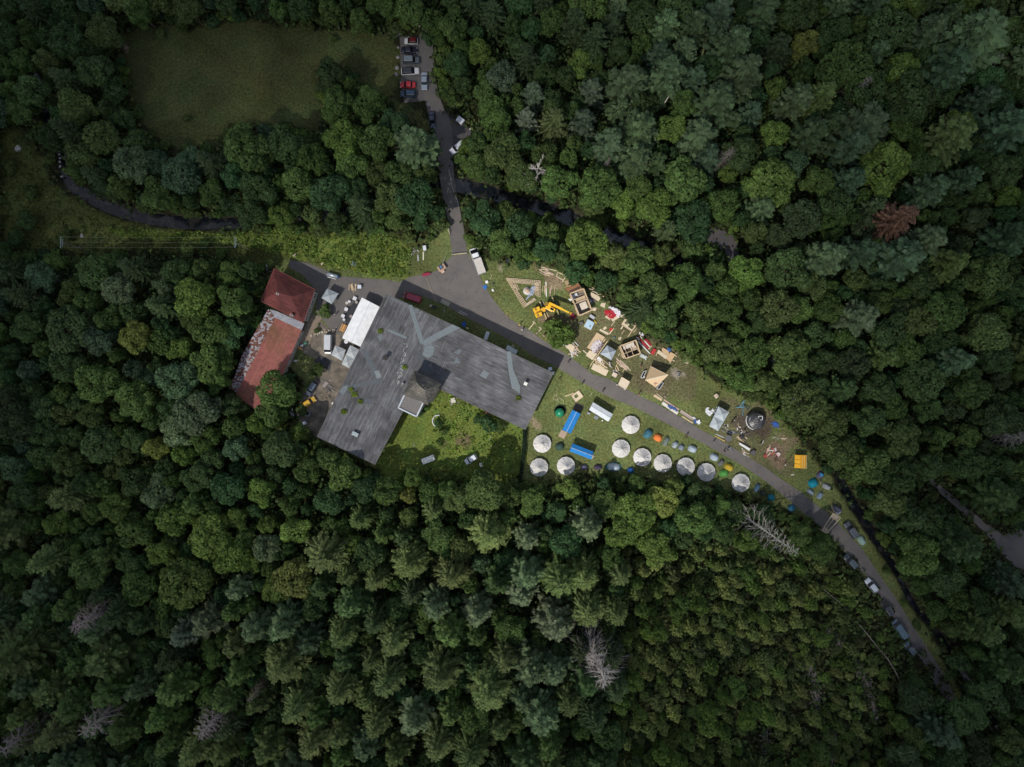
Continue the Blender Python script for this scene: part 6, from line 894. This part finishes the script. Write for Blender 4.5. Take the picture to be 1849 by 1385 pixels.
# ------------------------------------------------------------------ furniture and small things
def table(f, x, y, w_, d, h, ang, lab, colr, mat='plain', name='table', group=None, round_=False):
    u, v = zp(f, x, y); X, Y, z = G(u, v, h); t = thing(name, lab, 'table', (X, Y, z), ang, group)
    (MB().tube((0, 0, h - .04), (0, 0, h), w_ / 2, n=20) if round_ else MB().box((0, 0, h - .02), (w_, d, .04))).build('tabletop', mat, t, colr)
    for sx in (-1, 1):
        for sy in (-1, 1): MB().tube((sx * w_ * .36, sy * d * .36, 0), (sx * w_ * .34, sy * d * .34, h - .03), .025, n=5).build('leg', 'metal', t, (.3,.3,.3))
    return t
gt = 'small white tables beside the marquee'
for x, y, s_, lab in ((1480,670,.95,'white square table nearest the upper corner of the marquee'),(1420,705,.65,'small white table left of the topmost one'),(1385,790,.9,'white table in the middle of the curved row'),(1350,865,.9,'fourth white table of the curved row'),(1360,905,.6,'lowest small white table of the curved row')): table('A', x, y, s_, s_, .75, -.4, lab, (.72,.72,.76), group=gt)
table('A', 1393, 720, .8, .8, .75, 0, 'round cream table left in the curved row', (.6,.55,.48), round_=True); table('A', 1500, 712, .75, .75, .75, 0, 'round beige table under the upper table', (.42,.38,.35), round_=True); table('A', 1440, 870, .9, .9, .75, 0, 'round grey-brown table on the dark mat', (.35,.30,.30), round_=True); table('A', 1532, 540, 1.0, 1.0, 1.0, 0, 'white-topped box table beside the board stack', (.66,.70,.78)); table('A', 1385, 1150, 1.1, 1.1, 2.0, 0, 'round white parasol top below the marquee corner', (.72,.73,.74), 'fabric', 'parasol', round_=True)
table('C', 1470, 1085, 1.0, 2.3, .8, -.35, 'white folding table with a chair beside the hall', (.55,.60,.62)); table('F', 780, 830, 1.3, 1.1, .75, -.5, 'pale octagonal table ringed by chairs', (.66,.55,.45)); table('G', 945, 615, .8, .6, .75, -.4, 'grey folding table left under the long white gazebo', (.30,.32,.33)); table('G', 1042, 668, 1.1, .9, .75, -.4, 'grey-topped folding table in the middle of the long white gazebo', (.22,.24,.28)); table('G', 1120, 708, .4, .4, .5, 0, 'round white stool right of the long white gazebo tables', (.75,.74,.68), round_=True, name='stool')
table('E', 178, 488, .75, .75, .5, .3, 'small white table near the blue sheet at the asphalt edge', (.8,.8,.8)); table('I', 940, 948, .95, .95, .6, 0, 'round red table left of the carpentry heap', (.40,.06,.05), round_=True); table('I', 465, 722, 1.7, 1.7, 1.9, 0, 'round grey parasol at the road edge', (.13,.13,.14), 'fabric', 'parasol', round_=True); table('I', 1090, 935, .6, .6, .5, .2, 'small crimson stool by the white-topped table', (.35,.02,.05), name='stool'); table('B', 920, 825, 1.2, .95, .9, .5, 'white square box table at the lower end of the yard', (.52,.56,.66))
table('E', 245, 580, .5, .7, .4, .4, 'small white chair-like stool in the grass near the truck', (.75,.75,.7), name='stool')
def bench(f, x, y, ang, lab, L_=2.0, colr=(.60,.32,.12), w_=.3, h=.45):
    u, v = zp(f, x, y); X, Y, z = G(u, v, h); t = thing('bench', lab, 'bench', (X, Y, z), ang, 'folding benches and tables of orange wood'); MB().box((0, 0, h), (L_, w_, .04)).build('seat', 'wood', t, colr); [MB().box((s_ * L_ * .4, 0, h / 2), (.05, w_ * .9, h)).build('leg', 'metal', t, (.1,.2,.12)) for s_ in (-1, 1)]
bench('A', 1330, 990, ANG1, 'orange bench left of the beer table below the marquee', 2.1); bench('A', 1352, 998, ANG1, 'orange beer table between its benches beside the marquee', 2.1, w_=.55, h=.76); bench('A', 1372, 1006, ANG1, 'orange bench right of the beer table at the marquee edge', 2.1); bench('A', 870, 1215, -.5, 'orange bench leaning at the shed corner, upper', 1.6); bench('A', 872, 1230, -.5, 'orange bench leaning at the shed corner, lower', 1.6)
# tables with blue top and round things near the hut
def crate(f, x, y, w_, d, h, ang, lab, colr, mat='plain', name='crate', lid=None, cat=None):
    u, v = zp(f, x, y); X, Y, z = G(u, v, h); t = thing(name, lab, cat or name.replace('_', ' '), (X, Y, z), ang); MB().box((0, 0, h / 2), (w_, d, h)).build('body', mat, t, colr, False, .03); MB().box((0, 0, h + .015), (w_ * .94, d * .94, .03)).build('lid', mat, t, lid or tuple(min(1, c * 1.15) for c in colr)); return t
crate('F', 455, 185, 2.2, 2.3, .9, R(-28), 'pale blue-topped workbench on a timber base', (.45,.36,.28), lid=(.42,.58,.70), name='workbench'); crate('F', 465, 205, .3, .3, 1.0, 0, 'black disc-shaped tool on the pale blue workbench', (.03,.03,.04), name='power_tool', cat='tool'); crate('E', 1350, 875, 1.6, .8, .8, -.6, 'dark machine with a white cover above the blue workbench', (.06,.06,.06), lid=(.45,.47,.5), name='table_saw', cat='machine'); crate('E', 1385, 930, .9, .25, .5, -.9, 'yellow tool stand right of the blue workbench', (.6,.42,.03), name='tool_stand', cat='tool'); crate('E', 1230, 945, .9, .8, .7, .4, 'small dark machine left of the blue workbench', (.10,.09,.09), name='compressor', cat='machine')
crate('E', 245, 218, 1.6, .6, .5, -.85, 'black crate in the grass right of the truck', (.015,.015,.015)); crate('E', 418, 255, .7, .8, .5, .1, 'dark purple-blue crate in the grass right of the truck', (.05,.04,.16)); crate('E', 242, 508, .5, .45, .5, .1, 'small dark box in the grass near the asphalt edge', (.08,.08,.06)); crate('C', 1255, 1000, .8, .4, .4, -.3, 'pale yellow box in the shade beside the hall', (.45,.42,.2)); crate('C', 1720, 1225, 1.6, 1.3, 1.2, -.45, 'left of two white rounded tanks beside the hall', (.48,.55,.56), 'fabric', 'water_tank'); crate('C', 1775, 1257, 1.6, 1.3, 1.2, -.45, 'right of two white rounded tanks beside the hall', (.48,.55,.56), 'fabric', 'water_tank')
crate('C', 1010, 715, 2.5, 1.2, .3, -.45, 'beige pallet load in sawdust on the asphalt', (.30,.28,.22), 'wood', 'pallet'); crate('C', 850, 752, .7, .6, .6, .3, 'cream sack beside the motor scooter by the hall', (.45,.42,.32), 'fabric', 'sack'); crate('C', 885, 765, 1.4, .5, .8, -.3, 'dark motor scooter parked beside the hall', (.03,.03,.035), 'metal', 'scooter'); crate('G', 450, 42, 1.0, .9, 1.0, .2, 'pale blue-white bin at the corner of the hall by the road', (.50,.55,.66), 'plain', 'bin'); crate('G', 492, 98, .5, .9, .9, -.2, 'small white box below the pale bin at the hall corner', (.7,.7,.68), 'plain', 'box')
crate('B', 1235, 605, .7, .5, .6, .7, 'small white box against the hall eaves', (.66,.68,.66), name='box'); crate('B', 1155, 395, 1.7, .9, .5, .9, 'grey-pink pallet stack beside the hall', (.30,.25,.24), 'wood', 'pallet'); crate('B', 1185, 462, .8, .8, .6, .6, 'white-rimmed square frame with a dark centre on the gravel', (.42,.42,.40), name='frame_box', lid=(.1,.1,.1)); crate('A', 890, 1195, .8, .5, .8, .1, 'white box at the shed corner', (.6,.62,.62), name='box'); crate('A', 930, 1170, .9, .7, .8, .4, 'green-teal crate at the shed corner', (.05,.16,.11)); crate('B', 820, 132, .8, .5, .6, .1, 'white bag under the tree at the shed', (.6,.6,.56), 'fabric', 'bag'); crate('F', 775, 352, .4, .5, .5, 0, 'blue bucket-like box on the grass among boards', (.10,.17,.24), name='box'); crate('F', 1145, 860, .9, .35, .6, .2, 'white box below the left window frame', (.75,.75,.78), name='box')
crate('F', 735, 245, 1.0, .6, .3, .6, 'red box with boards on it', (.45,.03,.02)); crate('F', 1280, 530, .9, 1.6, .5, -.5, 'red pallet-like crate left of the right-hand deck', (.42,.03,.03), 'wood'); crate('K', 720, 193, .9, .3, .2, .2, 'small white litter bag on the grass below the yellow shelter', (.55,.55,.5), 'fabric', 'bag'); crate('I', 640, 705, 0.8, .9, .7, .4, 'black box among the scaffold bars', (.03,.03,.035), name='box')
for i, (x1, y1, x2, y2, w_, cc, lab) in enumerate(((1072,345,1225,500,26,RED,'broad red board left in the striped stack'),(1150,345,1245,455,34,RED,'broad red board right in the striped stack'),(1110,335,1225,470,9,(.72,.66,.6),'white strip between the red boards'),(1062,345,1100,385,14,(.7,.66,.62),'pale end cap of the striped stack'),(1258,455,1215,500,12,TAN,'tan end board of the striped stack'),(1082,400,1235,558,14,(.70,.68,.66),'long white board below the red boards'),(1175,400,1235,470,7,(.7,.62,.55),'narrow white strip on the right red board'))): board('F', x1, y1, x2, y2, w_, lab, cc, .1 + .04 * i, .05)
# concrete ring, half-round wall, info stand, sign, barrier, rails, fence, hedge
x, y, _ = G(556, 747, .6); t = thing('concrete_ring', 'round grey well ring with a dark opening in the yard', 'well ring', (x, y, 0)); MB().lathe([(.8, 0), (.8, 1.0), (.45, 1.0), (.45, .3), (.01, .3)], 24).build('ring', 'plaster', t, (.16,.18,.18)); MB().tube((0, 0, .28), (0, 0, .32), .44, n=20).build('water', 'glass', t)
x, y = W(791, 760.5); mb = MB(); pts = [(1.45 * math.cos(R(a)), 1.6 * math.sin(R(a))) for a in range(75, 245, 14)]
for i, (a, b) in enumerate(pts): mb.box((a, b, .2), (.42, .28, .42 + .05 * (i % 3)), R(75 + 14 * i + 90))
o = mb.build('stone_edging', 'plaster', None, (.60,.62,.60)); o.location = (x, y, 0); tag(o, 'white half-round stone edging of the flower bed in the garden', 'edging')
t = thing('info_stand', 'small timber stand with a dark framed blue screen at the yard edge', 'information stand', (*W(*zp('C', 968, 328), 1), 0), R(33)); MB().box((0, 0, 1.0), (2.1, 1.5, .12)).build('tabletop', 'wood', t, (.5,.33,.24)); MB().box((-.05, .2, 1.14), (1.1, 1.2, .15)).build('screen_box', 'plain', t, (.05,.05,.06)); MB().box((-.05, .2, 1.23), (.5, .75, .03)).build('screen', 'plain', t, (.10,.20,.34)); [MB().box((a * .95, b * .65, .5), (.09, .09, 1.0)).build('leg', 'wood', t, PNK) for a in (-1, 1) for b in (-1, 1)]; MB().box((-.3, -.95, .6), (.9, .8, .08)).build('side_shelf', 'wood', t, (.6,.42,.3)); MB().beam((.9, .9, .9), (2.2, 1.7, .9), .14).build('arm', 'metal', t, (.3,.3,.33))
t = thing('canoe', 'pink-white canoe with a dark red rim at the field edge', 'boat', (*W(*zp('C', 798, 403), .4), 0), R(12)); MB().lathe([(1.0, .55), (.95, .25), (.5, .05), (.05, 0)][::-1], 20, sx=1.25, sy=.42).build('hull', 'paint', t, (.30,.02,.05)); MB().tube((0, 0, .5), (0, 0, .53), 1.0, n=20).build('deck', 'plain', t, (.62,.35,.38)).scale = (1.12, .34, 1)
def post_rail(name, lab, cat, pts, h, r, colr, rails=(1.0,), post=2.2, mat='wood', group=None, w_=None):
    P = [G(*p) for p in pts]; c = P[0]; t = thing(name, lab, cat, (c[0], c[1], c[2]), 0, group); Q = [Vector((a - c[0], b - c[1], d - c[2])) for a, b, d in P]
    for i in range(len(Q) - 1):
        for q in rails: MB().beam(Q[i] + Vector((0, 0, h * q)), Q[i + 1] + Vector((0, 0, h * q)), r * 1.2, w_ or r * 1.2).build('rail', mat, t, colr)
        n = max(1, int((Q[i + 1] - Q[i]).length / post))
        for k in range(n + (i == len(Q) - 2)): p = Q[i].lerp(Q[i + 1], k / n); MB().box((p.x, p.y, p.z + h / 2), (r * 1.3, r * 1.3, h)).build('post', mat, t, colr)
post_rail('bridge_railing', 'pale metal railing on the right side of the bridge', 'railing', [(811,308),(816,335),(829,373)], 1.1, .07, (.50,.47,.42), (1, .55), mat='metal'); post_rail('bridge_railing', 'short pale railing on the left side of the lane below the bridge', 'railing', [(807,403),(812,423)], 1.0, .09, (.62,.60,.42), (1, .5), 1.5); post_rail('bridge_railing', 'thin grey railing on the left side of the bridge', 'railing', [(787,328),(793,345)], 1.0, .05, (.35,.35,.3), (1,), 2, 'metal')
t = thing('boom_gate', 'pale yellow boom barrier across the lane', 'barrier', (*W(817, 461), 0)); a = Vector(W(843, 457, 1)) - Vector(W(817, 461)); MB().beam((0, 0, 1.0), (a.x, a.y, 1.0), .11).build('boom', 'plain', t, (.72,.66,.30)); MB().box((0, 0, .5), (.25, .25, 1.1)).build('post', 'metal', t, (.3,.3,.28)); MB().box((a.x, a.y, .5), (.12, .12, 1.0)).build('rest_post', 'metal', t, (.3,.3,.28))
post_rail('rail_fence', 'old grey pole fence curving above the parked cars, upper stretch', 'fence', [(1461,1048),(1484,1062),(1508,1082),(1526,1098)], 1.3, .09, (.22,.20,.17), (1,), 2.5, 'bark'); post_rail('rail_fence', 'old grey pole fence curving down the felled slope, lower stretch', 'fence', [(1547,1125),(1562,1142),(1580,1165),(1600,1188),(1614,1212),(1625,1235),(1632,1255),(1632,1280)], 1.3, .10, (.24,.22,.19), (1, .5), 2.5, 'bark')
for nm, pts in (('hedge', [(947.6,776),(946,806),(943,840),(938.4,870)]),):
    P = [W(*p) for p in pts]; t = thing('hedge', 'narrow dark green hedge dividing garden and tent lawn', 'hedge', (*P[0], 0)); V_ = []
    for i in range(len(P) - 1):
        n = 700; k = rng.random(n); a = np.array(P[i]); b = np.array(P[i + 1]); d = (b - a) / np.linalg.norm(b - a); q = a + (b - a) * k[:, None] - np.array(P[0]) + np.outer(rng.uniform(-.42, .42, n), [-d[1], d[0]]); V_.append(leafquads(np.column_stack([q, rng.uniform(.2, 1.7, n)]), rng.normal(size=(n, 3)) * .6 + [0, 0, .6], np.full(n, .28)))
    V_ = np.vstack(V_); mk('foliage', npmesh('foliage', V_, qf(len(V_) // 4)), 'leaf', t, (.018,.035,.018)); m = MB(); [m.beam((P[i][0] - P[0][0], P[i][1] - P[0][1], .7), (P[i + 1][0] - P[0][0], P[i + 1][1] - P[0][1], .7), .5, 1.3) for i in range(len(P) - 1)]; m.build('inner_twigs', 'bark', t, (.02,.03,.015))
# garden edging terrace left of the white van, square planter mound
slab('terrace', 'grey gravel terrace with wooden ribs beside the red house', 'terrace', zq('A',1010,850,1115,870,1110,900,960,1200,870,1180,880,1120), .02, .15, (.24,.19,.14), 'plain')
for i in range(4): board('A', 1005 - 22 * i, 950 + i * 4, 905 - 12 * i, 1150, 4, 'thin pale rib on the gravel terrace', (.42,.35,.28), .16, .06, 'rib', 'slat', group='ribs on the gravel terrace')
slab('asphalt_mat', 'dark curved mat under the small tables beside the marquee', 'mat', zq('A',1540,690,1480,700,1400,790,1370,870,1380,930,1420,945), .04, .06, (.035,.037,.045), 'fabric'); slab('asphalt_mat', 'dark square tarpaulin below the white van', 'tarpaulin', zq('B',1020,140,1100,70,1230,130,1200,245), .03, .06, (.045,.047,.055), 'fabric')
def utility_pole(u, v, lab):
    hz = 9; x, y = W(u, v, hz); t = thing('utility_pole', lab, 'utility pole', (x, y, 0), 0, 'power line poles'); MB().tube((0, 0, 0), (0, 0, hz), .16, .11, 10).build('pole', 'bark', t, (.25,.23,.2)); cr = MB().beam((0, -1.4, hz - .2), (0, 1.4, hz - .2), .12).build('crossarm', 'metal', t, (.35,.42,.45)); MB().beam((-.05, -.9, hz - .9), (0.05, .9, hz - .9), .1).build('crossarm', 'metal', t, (.3,.38,.4))
    for s_ in (-1.3, 0, 1.3): MB().lathe([(.07, 0), (.11, .1), (.06, .25)], 8, (0, s_, hz - .14)).build('insulator', 'plain', cr, (.5,.6,.62))
    return Vector((x, y, hz + .1))
p1 = utility_pole(424, 437, 'steel-armed power pole near the red-roofed house'); p2 = utility_pole(109, 437, 'power pole at the left edge of the weedy field')
for k, s_ in enumerate((-1.3, 0, 1.3)):
    mb = MB(); n = 12; Q = [p1.lerp(p2, i / n) + Vector((0, s_, -1.0 * math.sin(math.pi * i / n))) for i in range(n + 1)]; [mb.tube(Q[i] - p1, Q[i + 1] - p1, .022, n=4) for i in range(n)]; o = mb.build('power_line', 'metal', None, (.34,.34,.26)); o.location = p1; tag(o, ['lowest', 'middle', 'topmost'][k] + ' of the three overhead wires over the weedy field', 'power line', 'overhead wires')
def rock(u, v, r, lab, colr=(.30,.29,.28), group=None):
    x, y, z = G(u, v, .2); rg = random.Random(int(u * 7)); mb = MB().lathe([(r * .9, -.1), (r, r * .2), (r * .75, r * .5), (r * .2, r * .62)], 9); mb.v = [(a + rg.gauss(0, r * .09), b + rg.gauss(0, r * .09), c + rg.gauss(0, r * .05)) for a, b, c in mb.v]; o = mb.build('boulder', 'plaster', None, colr); o.location = (x, y, z); tag(o, lab, 'boulder', group)
for u, v, r, lab in ((720,60,.9,'round grey boulder above the parking row'),(718,103,.5,'light boulder left of the grey estate car'),(717,122,.55,'light boulder left of the long white car'),(716,134,.5,'light boulder left below the long white car'),(719,85,.35,'small boulder left of the black sedan'),(757,47,.25,'small whitish stone at the top of the parking area'),(773,188,.6,'yellowish tree stump stone beside the lane'),(849,232.5,.3,'white marker stone at the tip of the dark pad'),(1619,1022,.3,'white stone in the dark stream'),(32,268,.9,'pale rock pair in the left-hand scrub'),(147,426,.55,'white rock in the weedy field near the wires'),(1225,675,.7,'low pale stone at the bare patch right of the pavilion')): rock(u, v, r, lab, (.55,.54,.5) if r < .32 or u < 200 else (.26,.25,.24))
for u, v in ((106,285),(108,292),(105,278),(110,300),(103,272),(112,318),(107,265)): rock(u + random.uniform(-2, 2), v, .35, 'grey rock in the riffle of the upper river', (.4,.4,.42), 'rocks in the river riffle')
table('D', 1097, 572, 1.2, 1.3, .5, .2, 'white square frame in the scrap heap below the tower', (.6,.58,.5), name='frame_table'); crate('D', 1405, 1290, .7, 1.0, .6, .2, 'white garden figure right of the small white van', (.66,.68,.64), 'plaster', 'statue'); crate('D', 1490, 710, 1.5, 1.2, .9, -.45, 'reddish-brown box with a white corner post at the hall wall', (.14,.045,.04), 'plain', 'compost_bin'); crate('C', 1765, 1198, .9, .4, .5, -.5, 'tan sack above the white tanks', (.35,.28,.2), 'fabric', 'sack'); crate('A', 1075, 960, .6, .6, .5, 0, 'dark round planter on the terrace', (.09,.10,.03), 'plain', 'planter')
# tufts growing on the hall roof
for u, v, s_ in ((621.5,743,1.0),(687,598,.9),(936,719,.9),(640,712,1.1),(651,725,.9),(731,663,.8),(634,703,.7)):
    x, y = W(u, v, 7.0); n = 120; q = rng.normal(size=(n, 3)).clip(-1.6, 1.6) * [.42 * s_, .34 * s_, .12] + [0, 0, .25]; Vv = leafquads(q, rng.normal(size=(n, 3)) * .5 + [0, 0, 1], rng.uniform(.2, .4, n)); o = mk('roof_weed', npmesh('roof_weed', Vv, qf(n)), 'leaf', None, (.11,.15,.02)); o.location = (x, y, 7.0); tag(o, 'tuft of yellow-green weeds growing on the grey hall roof', 'plant', 'weeds on the hall roof')
# ------------------------------------------------------------------ people
def skinned(name, joints, edges):
    me = bpy.data.meshes.new(name); me.from_pydata([j[:3] for j in joints], edges, []); o = bpy.data.objects.new(name, me); col.objects.link(o)
    m = o.modifiers.new('skin', 'SKIN'); 
    for i, j in enumerate(joints): me.skin_vertices[0].data[i].radius = (j[3], j[4] if len(j) > 4 else j[3])
    me.skin_vertices[0].data[0].use_root = True
    s = o.modifiers.new('sub', 'SUBSURF'); s.levels = s.render_levels = 1; bpy.context.view_layer.update()
    dg = bpy.context.evaluated_depsgraph_get(); out = bpy.data.meshes.new_from_object(o.evaluated_get(dg)); bpy.data.objects.remove(o, do_unlink=True); out.name = name
    out.polygons.foreach_set('use_smooth', [True] * len(out.polygons)); return out
def person_meshes(pose):
    lean = .28 if pose else 0; st = .16 if pose else .06
    J = [(0,0,.95,.13,.15),(lean*.3,0,1.15,.12,.15),(lean*.6,0,1.35,.13,.18),(lean*.8,0,1.48,.06,.07),(lean,0,1.56,.055),(lean+.02,0,1.66,.085,.075),(lean+.02,0,1.76,.06)]
    E = [(0,1),(1,2),(2,3),(3,4),(4,5),(5,6)]
    def chain(root, pts):
        p = root
        for q in pts: J.append(q); E.append((p, len(J) - 1)); p = len(J) - 1
        return p
    for s in (-1, 1):
        chain(0, [(st*s*.5,s*.10,.88,.09),(st*s+.02,s*.11,.5,.065),(st*s*1.4,s*.11,.1,.042),(st*s*1.4+.16,s*.12,.04,.035)])
        if pose: h = chain(2, [(lean*.7,s*.2,1.42,.06),(lean+.08,s*.25,1.2,.042),(lean+.32,s*.17,1.12,.03),(lean+.38,s*.16,1.11,.03,.04)])
        else: h = chain(2, [(0,s*.19,1.42,.06),(.0,s*.25,1.15,.042),(.10,s*.27,.92,.03),(.13,s*.27,.86,.03,.04)])
        b = J[h]; dx = (1, 0) if pose else (.25, -1)
        for k in range(4): chain(h, [(b[0]+.05*dx[0], b[1]+(k-1.5)*.02, b[2]+.05*dx[1], .010),(b[0]+(.085+.008*(k in(1,2)))*dx[0], b[1]+(k-1.5)*.022, b[2]+.085*dx[1]-.012, .009)])
        chain(h, [(b[0]+.03, b[1]-s*.035, b[2]+.01*dx[1], .011),(b[0]+.06, b[1]-s*.045, b[2]+.03*dx[1], .009)])
    body = skinned('body', J, E)
    sh = [(0,0,.98,.145,.165),(lean*.3,0,1.15,.135,.165),(lean*.6,0,1.35,.145,.195),(lean*.78,0,1.46,.08,.1)]; se = [(0,1),(1,2),(2,3)]
    for s in (-1, 1): n = len(sh); sh += [(lean*.7 if pose else 0,s*.2,1.43,.075),(lean*.9 if pose else 0,s*.24,1.27,.06)]; se += [(2,n),(n,n+1)]
    shirt = skinned('shirt', sh, se); tr = [(0,0,.97,.14,.16)]; te = []
    for s in (-1, 1): n = len(tr); tr += [(st*s*.5,s*.10,.88,.10),(st*s+.02,s*.11,.5,.08),(st*s*1.4,s*.11,.12,.06)]; te += [(0,n),(n,n+1),(n+1,n+2)]
    trousers = skinned('trousers', tr, te); m = MB().lathe([(.088,-.02),(.1,.05),(.085,.11),(.03,.14)], 10, (lean - .005, 0, 1.68)); hair = bpy.data.meshes.new('hair'); hair.from_pydata(m.v, [], m.f)
    f = MB(); f.box((lean+.115,0,1.66),(.03,.022,.04)); [f.box((lean+.1,s*.035,1.685),(.02,.02,.012)) for s in (-1,1)]; f.box((lean+.1,0,1.62),(.015,.045,.01)); [f.box((lean+.02,s*.088,1.665),(.04,.02,.05)) for s in (-1,1)]; face = bpy.data.meshes.new('face'); face.from_pydata(f.v, [], f.f)
    for me, k in ((body,'skin'),(shirt,'fabric'),(trousers,'fabric'),(hair,'bark'),(face,'skin')): me.materials.append(MAT[k])
    return body, shirt, trousers, hair, face
PM = [person_meshes(0), person_meshes(1)]
DK = (.03,.03,.035)
for f, x, y, a, pose, sc, tc_, hc, lab in [('A',1258,850,1.0,0,(.7,.7,.7),DK,(.1,.06,.03),'person in a white shirt standing alone in the yard left of the tables'),('A',1245,1035,2.2,0,(.7,.66,.62),(.3,.25,.2),(.1,.06,.03),'person in pale clothes just right of the white van'),('E',540,970,.5,1,(.6,.48,.05),DK,(.05,.04,.03),'person in a yellow top bending at the road edge'),('E',572,1025,1.2,1,(.5,.55,.55),(.2,.25,.28),(.12,.08,.05),'person in pale grey on the asphalt below the one in yellow'),('E',730,1075,2.8,1,(.1,.1,.12),(.5,.5,.5),(.05,.04,.03),'person in dark clothes by the second T-shaped post'),('E',812,1085,.3,0,(.65,.25,.30),(.6,.6,.6),(.2,.12,.06),'person in a pink top at the road edge left of the bush'),
 ('F',190,665,.8,0,DK,DK,(.03,.02,.02),'person in black walking on the road near the hall end'),('F',430,750,2.4,0,(.04,.04,.05),(.05,.05,.07),(.03,.02,.02),'person in dark clothes at the end of the very long beam'),('F',632,1040,.9,0,(.03,.03,.03),(.05,.05,.06),(.03,.02,.02),'person in black walking along the lower road edge'),('F',78,878,1.6,0,DK,DK,(.03,.02,.02),'person in dark clothes on the lawn by the hall end'),('F',365,945,0,0,(.02,.03,.02),DK,(.03,.02,.02),'person in dark green at the lawn edge above the square panel'),('F',1603,845,1.9,0,(.7,.68,.66),(.1,.06,.05),(.05,.03,.02),'person in a white top alone on the bare patch'),('F',1115,725,1.3,1,(.25,.06,.07),(.3,.2,.18),(.05,.03,.02),'person in a dark red top in front of the plywood pavilion'),('F',1085,1090,.2,1,(.3,.15,.12),(.2,.12,.1),(.06,.04,.02),'person in brown at the road edge below the kiosk'),('F',1425,1110,2.2,0,(.7,.66,.62),(.25,.16,.12),(.1,.06,.04),'person in a pale top above the roadside boards'),
 ('H',1330,122,1.5,0,(.05,.04,.04),DK,(.03,.02,.02),'person in dark clothes walking alone above the round hut'),('H',1198,172,2.5,1,(.06,.05,.05),DK,(.03,.02,.02),'person in dark clothes right of the small square table'),('H',775,705,.4,1,(.02,.02,.025),(.03,.03,.04),(.02,.02,.02),'person in black crouching at the lower road edge near the pale tents'),('H',1135,765,1.4,0,(.35,.45,.6),(.05,.06,.1),(.05,.03,.02),'person in light blue on the road beside the orange board'),('H',1270,885,2.0,0,(.03,.03,.03),(.04,.04,.05),(.02,.02,.02),'person in black on the road, left of the thin rods'),('H',1310,868,.7,0,(.05,.05,.06),(.03,.03,.04),(.02,.02,.02),'person in charcoal on the road above the one in black'),('I',885,795,1.0,0,(.66,.66,.66),(.04,.04,.05),(.05,.03,.02),'person in a white shirt carrying a board'),('I',1188,1070,.6,1,(.62,.6,.55),(.04,.05,.03),(.05,.03,.02),'person in a pale top bending below the carpentry heap'),('I',1272,975,2.2,0,(.62,.22,.24),(.2,.1,.1),(.2,.12,.06),'person in a pink-red top left of the yellow shelter'),('I',540,490,.3,0,(.60,.6,.55),(.03,.04,.02),(.05,.03,.02),'person in a cream top between the two-bay gazebo and round hut'),('I',672,640,1.7,1,(.62,.58,.52),(.2,.12,.08),(.1,.06,.04),'person in a beige top below the round hut'),('I',508,532,2.7,0,(.08,.07,.05),(.03,.03,.03),(.05,.03,.02),'person in brown below the one in cream'),('I',1075,1000,.5,1,(.02,.03,.02),(.03,.03,.03),(.02,.02,.02),'person in black below the crimson stool'),('K',1075,300,1.1,1,(.55,.56,.58),(.03,.03,.03),(.04,.03,.02),'person in a white top among the tents by the stream')]:
    u, v = zp(f, x, y); X, Y, z = G(u, v, 1.0); t = thing('person', lab, 'person', (X, Y, z + .03), a + .7); 
    for me, nm, cc in zip(PM[pose], ('body', 'shirt', 'trousers', 'hair', 'face'), ((.45,.28,.2), sc, tc_, hc, (.42,.25,.18))): o = bpy.data.objects.new(nm, me); col.objects.link(o); o.parent = t; o.color = (*cc, 1)
